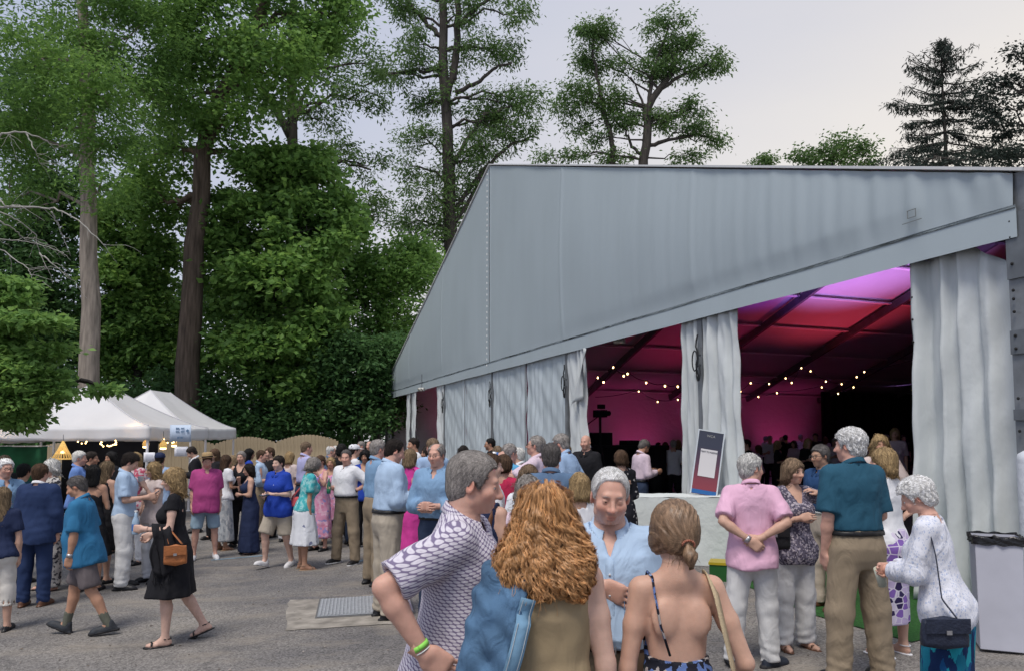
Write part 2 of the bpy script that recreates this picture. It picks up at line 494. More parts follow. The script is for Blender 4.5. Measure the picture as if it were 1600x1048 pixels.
# frame
gz = lambda s, y: zg(*(tw(s, -y)[:1]))
for s in (5, 10, 15, 20, 25):
    g = zg(tw(s, 0).x)
    mb = MB(); mb.box((s, -.08, (g + roofz(s)) / 2 - .1), (.12, .16, roofz(s) - g - .2))
    for z in (3.05, 3.2): mb.box((s - .01, .015, z), (.05, .03, .12))
    mb.build('gable_post', ALU, tent)
for s in (0, 30):
    g = zg(tw(s, 0).x)
    mb = MB(); mb.box((s - (.16 if s == 0 else -.16), -.16, (g + 4.3) / 2), (.28, .36, 4.3 - g))
    mb.build('corner_post', ALU, tent)
# joint plates and bolts of the near corner leg
mb2 = MB()
for z, h in ((3.62, .62), (2.72, .22), (2.05, .1)):
    mb = MB(); mb.box((-.16, .035, z), (.27, .025, h)); mb.build('joint_plate', mat('joint_plate_steel', (.15, .165, .18), .5, .15, 8, metal=.3), tent)
for z in (3.85, 3.7, 3.45, 2.78, 2.66, 3.2, 3.12, 3.0, 2.2, 1.9, 1.6):
    for dx in (-.24, -.08): mb2.ball((dx, .052, z), .016, 6, 1)
mb2.build('bolt', dark_gap, tent, True, kind='stuff')
for k in range(0, 7):
    y = -.25 - 5.0 * k
    for s0, s1 in ((0, 15), (15, 30)):
        n = 2; mb = MB()
        A = np.array((s0, y, roofz(s0) - .26)); B = np.array((s1, y, roofz(s1) - .26))
        dv = (B - A); ln = np.linalg.norm(dv); ang = math.atan2(dv[2], dv[0])
        mb.box((A + B) / 2, (ln, .14, .32), M=Matrix.Rotation(-ang, 4, 'Y'))
        mb.build('rafter', ALUD, tent)
    for s in (0, 30):
        if k:
            g = -.5; mb = MB(); mb.box((s - (.16 if s == 0 else -.16), y, (g + 4.2) / 2), (.2, .3, 4.2 - g)); mb.build('leg', ALUD, tent)
for s in (2.5, 5, 7.5, 10, 12.5, 15, 17.5, 20, 22.5, 25, 27.5, 29.8):
    mb = MB(); mb.box((s, -DEP / 2, roofz(s) - .12), (.24, DEP, .05), ); mb.build('purlin', ALUL, tent)
# diagonal cable braces seen under the ridge
for (s0, s1, y0, y1) in ((15, 20, -10.3, -15.2), (20, 15, -10.3, -15.2), (25, 30, -.3, -5)):
    mb = MB(); mb.tube([(s0, y0, roofz(s0) - .2), (s1, y1, roofz(s1) - .2)], .02, 5); mb.build('brace_cable', ALUD, tent)
# side and end walls
mb = MB(); P = np.zeros((60, 12, 3), np.float32)
for i, y in enumerate(np.linspace(0, -DEP, 60)):
    for j, z in enumerate(np.linspace(-.75, 4.45, 12)):
        P[i, j] = (30.02 + .03 * math.sin(y * 3 + z), y, z)
mb.grid(P); mb.build('side_wall', fabric('inner_sidewall', (.74, .72, .72), 0.0, bump=1.0, bscale=2.6, rough=.3, stretch=(1, 1, 1.6)), tent, True)
mb = MB(); mb.grid(np.array([[(-.3, y, z) for z in (-.1, 4.3)] for y in np.linspace(-.3, -DEP, 8)], np.float32)); mb.build('side_wall', ROOF, tent, False)
DRAPE = mat('black_drape', (.012, .012, .016), .9)
mb = MB(); P = []
for s in np.linspace(0, 30, 121):
    P.append([(s, -DEP + .1 + .08 * math.sin(s * 9), z) for z in (-.8, roofz(s) - .1)])
mb.grid(np.array(P, np.float32)); mb.build('end_drape', DRAPE, tent, True)
mb = MB(); P = []
for y in np.linspace(-24.5, -33.5, 90):
    P.append([(29.0 + .08 * math.sin(y * 9), y, z) for z in (-.8, 4.55)])
mb.grid(np.array(P, np.float32)); mb.build('side_drape', DRAPE, tent, True)
# interior floor and green turf
decal('tent_floor', [tuple(tw(s, n)[:2]) for s, n in ((0, .4), (30, .4), (30, DEP), (0, DEP))], .004, mat('dark_floor', (.022, .022, .022), .85, .4, 3), label='dark floor inside the event tent')
TURF = mat('artificial_turf', (.035, .13, .03), .95, .35, 40, .8, 400)
o = decal('artificial_turf', [gxy(1118, 893), gxy(1262, 958), gxy(1425, 1003), tuple(tw(.2, .6)[:2]), tuple(tw(6.2, .6)[:2])], .010, TURF, label='bright green artificial turf at the tent entrance')
mb = MB()   # short pile blades so that the edge is not a paper edge
pol = [np.array(q) for q in (gxy(1118, 893), gxy(1262, 958), gxy(1425, 1003))]

# curtains
def curtain(s0t, s1t, s0b, s1b, ztop, zbot, nf, amp, yoff, name='curtain', m=None, topskew=0.0, gather=0.0, seed=0, dip=0.0):
    r2 = np.random.default_rng(seed + 11)
    n = max(24, nf * 14); k = 40
    ph = r2.uniform(0, 6.28, 6)
    P = np.zeros((n, k, 3), np.float32)
    for i in range(n):
        u = i / (n - 1)
        uw = u + .035 * math.sin(u * 9 + ph[0]) + .02 * math.sin(u * 17 + ph[1])
        for j in range(k):
            v = j / (k - 1)           # 0 at top
            w = v ** 1.2
            s = (s0t + (s1t - s0t) * u) * (1 - w) + (s0b + (s1b - s0b) * u) * w
            pinch = 1 - gather * math.exp(-((v - .42) / .16) ** 2)
            mid = (s0t + s1t) / 2 * (1 - w) + (s0b + s1b) / 2 * w
            s = mid + (s - mid) * pinch
            a = amp * (.45 + .55 * v) * (1 + .4 * math.sin(u * 5 + ph[2]))
            y = yoff + a * math.sin(uw * nf * 2 * math.pi + .5 * math.sin(v * 3 + ph[3])) + .25 * a * math.sin(uw * nf * 4.7 * math.pi + ph[4] + v * 2)
            y += .012 * math.sin(v * 19 + u * 7) + .008 * math.sin(v * 37 + u * 23 + ph[5])
            z = ztop + (zbot - ztop) * v - topskew * u * (1 - v) - dip * max(0, u - .62) / .38 * (1 - v) ** 3
            P[i, j] = (s, y, z)
    mb = MB(); mb.grid(P)
    return mb.build(name, m or CURT, tent, True, solid=.006)
c1 = curtain(1.12, .05, 1.17, .0, 3.76, .16, 4, .10, -.10, seed=1, topskew=.0, dip=.26)
mb = MB()
for i in range(13):
    mb.ball((1.10 + .0045 * i * 1.2, -.035, 3.35 - i * .24), .014, 6, 1)
mb.build('eyelet', dark_gap, tent, True, kind='stuff')
curtain(4.12, 4.92, 3.92, 4.95, 3.76, .06, 3, .09, -.04, seed=3, gather=.05)
curtain(5.06, 5.50, 5.06, 5.56, 3.76, .06, 2, .08, -.04, seed=4, gather=.05)
curtain(9.05, 9.92, 8.80, 9.93, 3.76, -.05, 3, .09, -.02, seed=5, gather=.2)
curtain(20.06, 20.9, 20.06, 20.9, 3.82, -.2, 2, .07, -.02, seed=6)
curtain(24.1, 24.9, 24.0, 24.93, 3.82, -.25, 2, .08, -.02, seed=7)
curtain(25.08, 26.0, 25.08, 25.9, 3.82, -.25, 2, .08, -.02, seed=8)
curtain(28.9, 29.9, 29.1, 29.95, 3.82, -.3, 2, .08, -.02, seed=9, gather=.1)
# flipped corner of the curtain at the second post
mb = MB(); P = np.zeros((10, 14, 3), np.float32)
for i in range(10):
    u = i / 9
    for j in range(14):
        v = j / 13
        P[i, j] = (9.0 - .30 * math.sin(u * 2.6) * (1 - v) + .55 * v * u, .07 + .08 * math.sin(u * 3), 3.70 - 1.05 * v - .1 * u)
mb.grid(P); mb.build('curtain_flap', CURT, tent, True, solid=.006)
# closed wall panels between the second and fourth posts
for s0, s1, sd in ((10.06, 12.35, 20), (12.38, 14.92, 21), (15.06, 17.5, 22), (17.53, 19.94, 23)):
    g = zg(tw((s0 + s1) / 2, 0).x)
    curtain(s0, s1, s0, s1, 3.80, g + .02, int((s1 - s0) * 3.2), .018, -.03, 'wall_panel', WALLF, seed=sd)
for s in (12.365, 17.515):
    mb = MB(); mb.tube([(s, .02, 3.78), (s + .02, .02, 1.5), (s, .02, -.1)], .012, 5)
    mb.build('panel_seam', mat('seam_grey', (.25, .27, .28), .8), tent)
# ratchet straps and hooks hanging at the posts
STRAP = mat('black_strap', (.02, .022, .025), .7)
for s in (5, 10, 15, 20):
    mb = MB()
    r = random.Random(int(s))
    pts = [(s + .03 * math.sin(i * 1.7 + s), .05, 3.45 - .09 * i) for i in range(9)]
    mb.tube(pts, .014, 5)
    th = np.linspace(0, 6.28, 14)
    mb.tube(np.stack([s + .05 + .07 * np.cos(th), np.full(14, .06), 3.05 + .16 * np.sin(th)], 1), .011, 5)
    mb.tube(np.stack([s - .05 + .05 * np.cos(th), np.full(14, .07), 2.85 + .12 * np.sin(th)], 1), .011, 5)
    mb.build('tie_strap', STRAP, tent, True)

# interior colour: uplights standing on the tent floor
CAN = mat('black_can', (.02, .02, .02), .5)
def uplight(s, n, tgt, color, power, size, label, blend=.9):
    p = tw(s, n); g = zg(p.x)
    t_ = thing('uplight', label, 'stage light', (p.x, p.y, g), group='coloured uplights inside the event tent')
    mb = MB(); mb.lathe([(.001, .02), (.12, .02), (.13, .05), (.13, .28), (.115, .30)], 14)
    mb.box((0, 0, .015), (.3, .2, .03)); mb.build('can', CAN, t_, True)
    mb = MB(); mb.lathe([(.001, .295), (.112, .295)], 14)
    mb.build('lens', mat('lens_' + '%02d' % (int(color[0] * 9) * 10 + int(color[2] * 9)), (.1, .1, .1), .3, emit=color, estr=6), t_)
    l = bpy.data.lights.new('uplight_lamp', 'SPOT'); l.energy = power; l.color = color; l.spot_size = R(size); l.spot_blend = blend; l.shadow_soft_size = .1
    lo = bpy.data.objects.new('lamp', l); COL.objects.link(lo); lo.parent = t_; lo.location = (0, 0, .36)
    tp = tw(tgt[0], tgt[1], tgt[2])
    dvec = (tp - Vector((p.x, p.y, g + .36))).normalized()
    lo.rotation_euler = dvec.to_track_quat('-Z', 'Y').to_euler()
uplight(15.5, 16.5, (17.2, 16.8, 8.8), (.58, .28, .90), 2300, 62, 'violet uplight near the tent ridge')
uplight(20.5, 19.5, (20.3, 18.5, 7.8), (1.0, .06, .12), 480, 78, 'red uplight in the middle of the tent')
uplight(24, 14, (24, 13, 6.5), (.95, .03, .16), 110, 80, 'crimson uplight at the left of the tent')
uplight(19.5, 11.5, (18.5, 13.5, 8.2), (.28, .08, .78), 700, 56, 'purple uplight in front of the red one')
for i, n in enumerate((4, 8.5, 13, 17.5, 22)):
    uplight(27.6, n, (30, n + .4, 2.9), (1.0, .07, .34), 40, 95, 'magenta uplight by the tent side wall, %s from the gable' % ('first', 'second', 'third', 'fourth', 'fifth')[i])
uplight(3.2, 8.5, (6, 12, 7), (.5, .12, .85), 70, 70, 'violet uplight close to the right wall')
# ------------------------------------------------------------------ pop-up canopies on the left
CANV = fabric('canopy_fabric', (.84, .84, .86), .30, bump=.12, bscale=2.0, stretch=(1, 1, 1))
WHITEP = mat('white_powder_coat', (.72, .72, .74), .4)
BULB = mat('warm_bulb', (.9, .7, .4), .4, emit=(1.0, .62, .25), estr=4)
def canopy(label, x0, x1, y0, y1, zv, ze, zp, r0, r1, bulbs, legs_z=None):
    cx = (x0 + x1) / 2
    g = zg(cx)
    t = thing('pop_up_canopy', label, 'canopy', (cx, y0, g), group='white pop-up canopies by the trees')
    X0, X1, Y1 = x0 - cx, x1 - cx, y1 - y0
    ra, rb = r0 - y0, r1 - y0
    zv, ze, zp = zv - g, ze - g, zp - g
    def roofpt(u, v):
        """u along perimeter 0..4, v 0 eave .. 1 ridge, slightly concave"""
        k = int(u) % 4; f = u - int(u)
        C = [(X0, 0), (X1, 0), (X1, Y1), (X0, Y1)]
        A, B = np.array(C[k]), np.array(C[(k + 1) % 4])
        e_ = A + (B - A) * f
        sag = .05 * math.sin(math.pi * f)
        e_ = e_ + (np.array((0, Y1 / 2)) - e_) * sag * .3
        top = {0: (0, ra), 2: (0, rb), 1: (0, ra + (rb - ra) * f), 3: (0, rb + (ra - rb) * f)}[k]
        q = e_ + (np.array(top) - e_) * v
        z = ze + (zp - ze) * (v ** 1.32 - .06 * math.sin(math.pi * v) * (1 - abs(2 * f - 1))) - .04 * math.sin(math.pi * f) * (1 - v)
        return (q[0], q[1], z)
    us = np.linspace(0, 4, 81); vs = np.linspace(0, 1, 14)
    P = np.array([[roofpt(min(u, 3.9999) if u >= 4 else u, v) for v in vs] for u in us], np.float32)
    P[-1] = P[0]
    mb = MB(); mb.grid(P); mb.build('roof', CANV, t, True)
    # valance with a scalloped, slightly fluttering lower edge
    P2 = np.zeros((161, 5, 3), np.float32)
    for i, u in enumerate(np.linspace(0, 4, 161)):
        b = np.array(roofpt(min(u, 3.9999), 0)); f = u - int(u)
        c_ = np.array((0, Y1 / 2, b[2])); o_ = (b - c_); o_[2] = 0; o_ /= np.linalg.norm(o_)
        for j in range(5):
            w = j / 4
            P2[i, j] = b + o_ * (.015 + .02 * math.sin(f * 34 + u) * w) + np.array((0, 0, -(ze - zv) * w - .012 * math.sin(f * 25 + u * 3) * w))
    mb = MB(); mb.grid(P2); mb.build('valance', CANV, t, True, solid=.004)
    mb = MB()   # welted seams on the hips
    for k in range(4):
        mb.tube([np.array(roofpt(k, v)) + (0, 0, .008) for v in vs], .012, 5)
    mb.build('hip_seam', mat('canopy_seam', (.6, .6, .63), .6), t, True)
    for (px, py) in ((X0 + .05, .05), (X1 - .05, .05), (X1 - .05, Y1 - .05), (X0 + .05, Y1 - .05)):
        mb = MB(); gl = zg(cx + px) - g
        mb.box((px, py, (gl + ze) / 2), (.05, .05, ze - gl - .02)); mb.box((px, py, gl + .015), (.14, .14, .02))
        mb.build('leg', WHITEP, t)
    mb = MB()   # scissor truss under the eave
    for (A, B) in (((X0, .05), (X1, .05)), ((X1 - .05, 0), (X1 - .05, Y1))):
        for i in range(4):
            f0, f1 = i / 4, (i + 1) / 4
            a_ = np.array(A) + (np.array(B) - np.array(A)) * f0; b_ = np.array(A) + (np.array(B) - np.array(A)) * f1
            mb.tube([(a_[0], a_[1], zv + .02), (b_[0], b_[1], ze - .05)], .012, 5)
            mb.tube([(a_[0], a_[1], ze - .05), (b_[0], b_[1], zv + .02)], .012, 5)
    mb.build('scissor_truss', WHITEP, t)
    # warm bulbs clipped inside the valance
    for (bx, by, bz) in bulbs:
        mb = MB(); mb.ball((bx, by, ze - g * 0 - .12 + bz), .05, 8); mb.build('bulb', BULB, t, True)
        l = bpy.data.lights.new('bulb_lamp', 'POINT'); l.energy = 3.0; l.color = (1, .6, .28); l.shadow_soft_size = .06
        lo = bpy.data.objects.new('lamp', l); COL.objects.link(lo); lo.parent = t; lo.location = (bx, by + .03, ze - .12 + bz)
    return t
canopy('white pop-up canopy in front, with two-point ridge and warm lit valance', -13.75, -9.12, 19.0, 22.7, 1.83, 2.17, 3.32, 20.5, 21.5,
       [(-2.0, .12, 0), (-1.3, .12, -.05), (1.9, .12, 0)])
canopy('white pop-up canopy behind the front one, next to the fence', -13.6, -9.72, 22.95, 26.6, 1.86, 2.22, 3.42, 24.3, 25.7, [(1.4, .2, 0)])
canopy('white pop-up canopy at the far left, mostly hidden by leaves', -18.6, -13.85, 18.7, 22.4, 1.76, 2.1, 3.05, 20.2, 21.2,
       [(1.5, .12, 0), (2.15, .12, -.05)])

# sign banner on the canopy valance and two paper notices on the legs
def textobj(txt, size, m, parent, loc, rot=(math.pi / 2, 0, 0), name='lettering', ext=.002, align='CENTER'):
    cu = bpy.data.curves.new(name, 'FONT'); cu.body = txt; cu.size = size; cu.align_x = align; cu.align_y = 'CENTER'; cu.extrude = ext
    cu.materials.append(m)
    tmp = bpy.data.objects.new('tmp_text', cu); COL.objects.link(tmp)
    bpy.context.view_layer.update()
    me = bpy.data.meshes.new_from_object(tmp.evaluated_get(bpy.context.evaluated_depsgraph_get()))
    bpy.data.objects.remove(tmp); me.materials.clear(); me.materials.append(m)
    o = link(name, me, parent, kind='stuff'); o.location = loc; o.rotation_euler = rot
    return o
INK = mat('blue_grey_ink', (.12, .2, .32), .8)
PAPER = mat('white_paper', (.74, .75, .8), .7)
p = atY(282, 675, 18.9)
bn = thing('banner_sign', 'pale blue banner with lettering hung on the canopy corner', 'sign', (p.x, p.y, p.z - .22), R(-8))
mb = MB(); P = np.array([[(x, .012 * math.sin(x * 9), z) for z in (0, .22, .42)] for x in np.linspace(-.28, .28, 9)], np.float32); mb.grid(P)
mb.build('panel', mat('pale_blue_vinyl', (.50, .60, .74), .5), bn, True, solid=.004)
for i, (z, w) in enumerate(((.33, .2), (.25, .2), (.10, .13))):   # illegible lines of print
    mb = MB(); 
    for k in range(7):
        if k == 3: continue
        mb.box((-w / 2 + k * w / 6, -.022, z), (w / 8.5, .004, .042))
    mb.build('print_line', INK, bn)
mb = MB(); mb.lathe([(.001, 0), (.04, 0)], 12); o = mb.build('round_mark', INK, bn); o.location = (.2, -.02, .27); o.rotation_euler = (R(90), 0, 0)
for (px, py, w, h, Y, lb) in ((283, 704, 21, 15, 18.95, 'white paper notice taped across the right canopy leg'), (233, 713, 18, 15, 18.93, 'white paper notice on the left canopy leg')):
    p = atY(px, py, Y); w *= Y / FPX; h *= Y / FPX
    nt_ = thing('paper_notice', lb, 'sign', (p.x, p.y, p.z - h / 2), R(random.uniform(-6, 6)))
    mb = MB(); mb.grid(np.array([[(x, .01 * math.cos(x * 8), z) for z in (0, h / 2, h)] for x in np.linspace(-w / 2, w / 2, 5)], np.float32)); mb.build('sheet', PAPER, nt_, True, solid=.002)
    mb = MB()
    for i in range(5): mb.box((0, -.004, h * (.2 + .14 * i)), (w * .7, .002, h * .035))
    mb.build('print_line', mat('pale_print', (.4, .42, .5), .8), nt_)

# hanging lanterns and lights under the canopy
GOLD = mat('gold_wicker', (.55, .36, .10), .5, .3, 30, .5, 80, emit=(1, .62, .2), estr=.22)
p = atY(98, 703, 18.6)
ln = thing('cone_lantern', 'gold wicker cone lantern hanging under the canopy edge', 'lantern', (p.x, p.y, p.z - .2))
mb = MB()
for i in range(22):
    a = i / 22 * 2 * math.pi
    mb.tube([(.012 * math.cos(a), .012 * math.sin(a), .44), (.12 * math.cos(a), .12 * math.sin(a), .2), (.235 * math.cos(a), .235 * math.sin(a), .0)], .011, 4)
mb.build('cane_shade', GOLD, ln, True)
mb = MB()
for z, r in ((.0, .235), (.13, .16), (.30, .075)):
    th = np.linspace(0, 2 * math.pi, 26); mb.tube(np.stack([r * np.cos(th), r * np.sin(th), np.full(26, z)], 1), .012, 5)
mb.build('hoop', GOLD, ln, True)
mb = MB(); mb.ball((0, 0, .16), .045, 8); mb.build('bulb', BULB, ln, True)
l = bpy.data.lights.new('lantern_lamp', 'POINT'); l.energy = 2; l.color = (1, .6, .25); l.shadow_soft_size = .05
lo = bpy.data.objects.new('lamp', l); COL.objects.link(lo); lo.parent = ln; lo.location = (0, 0, .16)
mb = MB(); mb.tube([(0, 0, .44), (0, 0, .60)], .006, 5); mb.build('cord', STRAP, ln)
def globe_lantern(px, py, Y, r, label):
    p = atY(px, py, Y)
    t = thing('glass_lantern', label, 'lantern', (p.x, p.y, p.z - r))
    mb = MB(); mb.lathe([(.001, 0), (r * .8, .01), (r, r * .9), (r * .75, r * 1.7), (r * .45, r * 2), (r * .45, r * 2.2), (.001, r * 2.25)], 14)
    mb.build('shade', GOLD, t, True)
    mb = MB(); mb.lathe([(.001, -.03), (r * .8, -.02), (r * .85, .02), (.001, .025)], 12); mb.build('glowing_base', BULB, t, True)
    mb = MB(); mb.tube([(0, 0, r * 2.2), (0, 0, r * 2.2 + .25)], .006, 5); mb.build('cord', STRAP, t)
globe_lantern(228, 692, 19.6, .085, 'small amber lantern left of the canopy leg')
globe_lantern(255, 694, 19.7, .09, 'amber bell lantern between the two canopy legs')
globe_lantern(272, 691, 21, .08, 'pale lit lantern right of the amber bell lantern')
# wreath of fairy lights
def fairy(cx, cy, Y, n, rx, ry, label):
    p = atY(cx, cy, Y)
    t = thing('fairy_lights', label, 'fairy lights', (p.x, p.y, p.z))
    pts = [(rx * math.cos(a), .03 * math.sin(a * 3), ry * math.sin(a)) for a in np.linspace(2.6, 6.8, n)]
    mb = MB(); mb.tube(pts, .006, 4); mb.build('wire', STRAP, t)
    mb = MB()
    for q in pts: mb.ball((q[0] + random.uniform(-.02, .02), q[1], q[2] + random.uniform(-.02, .02)), .022, 6)
    mb.build('bulb', BULB, t, True, kind='stuff')
fairy(170, 690, 19.6, 15, .20, .10, 'garland of warm fairy lights under the front canopy')
fairy(130, 686, 19.8, 8, .13, .08, 'small loop of fairy lights near the gold cone lantern')
fairy(265, 688, 19.8, 8, .18, .06, 'short string of fairy lights beside the bell lantern')
# dark green back screen under the far-left canopy, and bar tables
GREENC = mat('green_screen_cloth', (.012, .085, .04), .9, .5, 2)
p = thing('fabric_screen', 'dark green fabric screen under the far-left canopy', 'screen', (-14.4, 21.9, zg(-14)))
mb = MB(); mb.grid(np.array([[(x, .07 * math.sin(x * 4), z) for z in (0, 1, 2.1)] for x in np.linspace(-4.6, 1.0, 60)], np.float32)); mb.build('cloth', GREENC, p, True, solid=.01)
mb = MB(); mb.tube([(-4.7, 0, 2.1), (1.1, 0, 2.1)], .02, 6); mb.build('rail', WHITEP, p)
p = thing('fabric_screen', 'black fabric screen at the back of the front canopies', 'screen', (-11.6, 22.75, zg(-11)))
mb = MB(); mb.grid(np.array([[(x, .06 * math.sin(x * 5), z) for z in (0, 1, 2.15)] for x in np.linspace(-1.9, 1.0, 40)], np.float32)); mb.build('cloth', DRAPE, p, True, solid=.01)
mb = MB(); mb.tube([(-1.95, 0, 2.15), (1.05, 0, 2.15)], .02, 6); mb.build('rail', WHITEP, p)

# ------------------------------------------------------------------ scalloped wooden fence
WOOD = mat('fence_wood', (.42, .335, .22), .85, .3, 5, .5, 30, stretch=(1, 1, .15), island=.22)
YF = 30.0
fx = [(-19.04 + 2.42 * i) for i in range(5)]
fence = thing('fence', 'tan wooden fence with arched picket panels behind the crowd', 'fence', (-12, YF, zg(-12)))
FB = zg(-12)
_bm = {}
for i, x0 in enumerate(fx):
    n = 17
    pn = link('fence_panel', None, fence)
    for k in range(n):
        u = (k + .5) / n
        z = 2.08 + .24 * math.sin(math.pi * u) - .02
        key = min(k, n - 1 - k)
        if key not in _bm:
            mb = MB(); w = .132
            P = np.array([(-w/2,-.012,0),(w/2,-.012,0),(w/2,-.012,z-.03),(w/2-.03,-.012,z),(-w/2+.03,-.012,z),(-w/2,-.012,z-.03)], np.float32)
            P2 = P + (0, .024, 0)
            V = np.vstack([P, P2]); me = mesh_from('board', V, [np.array([[0,1,2,3,4,5]]), np.array([[11,10,9,8,7,6]]), np.array([[a,a+6,(a+1)%6+6,(a+1)%6] for a in range(6)])], False, WOOD)
            _bm[key] = me
        o = link('board', _bm[key], pn); xx = x0 + .03 + u * 2.36
        o.location = (xx + 12, random.uniform(-.006, .006), zg(xx) - FB)
    mb = MB()
    for z in (.35, 1.15, 1.95): mb.box((x0 + 1.21 + 12, .035, z + zg(x0) - FB), (2.36, .04, .09))
    mb.build('rail', WOOD, fence)
for x in fx + [fx[-1] + 2.42]:
    mb = MB(); mb.box((x + 12, .03, .98 + zg(x) - FB), (.10, .10, 2.06)); mb.build('post', WOOD, fence)

# ------------------------------------------------------------------ trees
def leafmat(name, c, transl=.48, var=.35):
    m = bpy.data.materials.new(name); m.use_nodes = True
    t = m.node_tree; L = t.links; p = t.nodes['Principled BSDF']
    p.inputs['Roughness'].default_value = .55; p.inputs['Specular IOR Level'].default_value = .25
    g = t.nodes.new('ShaderNodeNewGeometry'); rp = t.nodes.new('ShaderNodeValToRGB')
    c = np.array(c)
    rp.color_ramp.elements[0].color = tuple(c * (.50, .58, .62)) + (1,)
    rp.color_ramp.elements[1].color = tuple(np.minimum(c * (1.45, 1.35, 1.25), .9)) + (1,)
    e = rp.color_ramp.elements.new(.5); e.color = tuple(c) + (1,)
    tcn = t.nodes.new('ShaderNodeTexCoord'); n = t.nodes.new('ShaderNodeTexNoise'); n.inputs['Scale'].default_value = .35; n.inputs['Detail'].default_value = 3
    L.new(tcn.outputs['Object'], n.inputs['Vector'])
    ad = t.nodes.new('ShaderNodeMath'); ad.operation = 'MULTIPLY_ADD'; ad.inputs[1].default_value = .55
    L.new(g.outputs['Random Per Island'], ad.inputs[0])
    mu = t.nodes.new('ShaderNodeMapRange'); mu.inputs['From Min'].default_value = .3; mu.inputs['From Max'].default_value = .7; mu.inputs['To Max'].default_value = .45
    L.new(n.outputs['Fac'], mu.inputs['Value']); L.new(mu.outputs[0], ad.inputs[2]); L.new(ad.outputs[0], rp.inputs[0])
    L.new(rp.outputs[0], p.inputs['Base Color'])
    tr = t.nodes.new('ShaderNodeBsdfTranslucent')
    hs = t.nodes.new('ShaderNodeHueSaturation'); hs.inputs['Value'].default_value = 1.3; hs.inputs['Hue'].default_value = .485; L.new(rp.outputs[0], hs.inputs['Color'])
    L.new(hs.outputs[0], tr.inputs['Color'])
    ms = t.nodes.new('ShaderNodeMixShader'); ms.inputs[0].default_value = transl
    L.new(p.outputs[0], ms.inputs[1]); L.new(tr.outputs[0], ms.inputs[2]); L.new(ms.outputs[0], t.nodes['Material Output'].inputs['Surface'])
    return m
def leaf_cloud(centers, per, rad, size, flat=.55, droop=.35, aspect=.5, seed=0, szvar=.35):
    """numpy: per leaves round every center -> V (4n,3), Q (n,4)"""
    r = np.random.default_rng(seed)
    C = np.repeat(np.asarray(centers, np.float32), per, 0); n = len(C)
    rad = np.repeat(np.broadcast_to(np.asarray(rad, np.float32), (len(centers),)), per)
    off = r.normal(0, .5, (n, 3)).astype(np.float32)
    off[:, 2] *= flat
    P = C + off * rad[:, None]
    d = r.normal(0, 1, (n, 3)).astype(np.float32); d += off * .9
    d[:, 2] = d[:, 2] * .55 - droop
    d /= np.linalg.norm(d, axis=1, keepdims=True) + 1e-6
    q = r.normal(0, 1, (n, 3)).astype(np.float32); q[:, 2] += 1.0
    sd = np.cross(d, q); sd /= np.linalg.norm(sd, axis=1, keepdims=True) + 1e-6
    nn = np.cross(sd, d)
    L = (size * (1 + szvar * r.uniform(-1, 1, n))).astype(np.float32)[:, None]
    V = np.empty((n, 4, 3), np.float32)
    V[:, 0] = P; V[:, 1] = P + d * L * .5 + sd * L * aspect * .5 + nn * L * .06
    V[:, 2] = P + d * L; V[:, 3] = P + d * L * .5 - sd * L * aspect * .5 + nn * L * .06
    return V.reshape(-1, 3), np.arange(4 * n, dtype=np.int32).reshape(-1, 4)
BARK = mat('grey_bark', (.25, .215, .18), .95, .45, 3.0, 1.0, 14, stretch=(3, 3, .35))
BARKB = mat('brown_bark', (.11, .082, .062), .95, .45, 3.0, 1.0, 14, stretch=(3, 3, .35))
BARKD = mat('dark_bark', (.055, .048, .042), .95, .4, 3.0, .8, 14, stretch=(3, 3, .35))
DEAD = mat('bleached_dead_wood', (.34, .33, .30), .9, .25, 6)
def curve_pts(a, b, n, sag, r):
    a, b = np.array(a), np.array(b); t = np.linspace(0, 1, n)[:, None]
    P = a + (b - a) * t
    ln = np.linalg.norm(b - a)
    P[:, 2] += sag * ln * np.sin(np.pi * t[:, 0])
    w = r.normal(0, .035 * ln, (n, 3)); w[0] = 0; w[-1] = 0
    return P + w
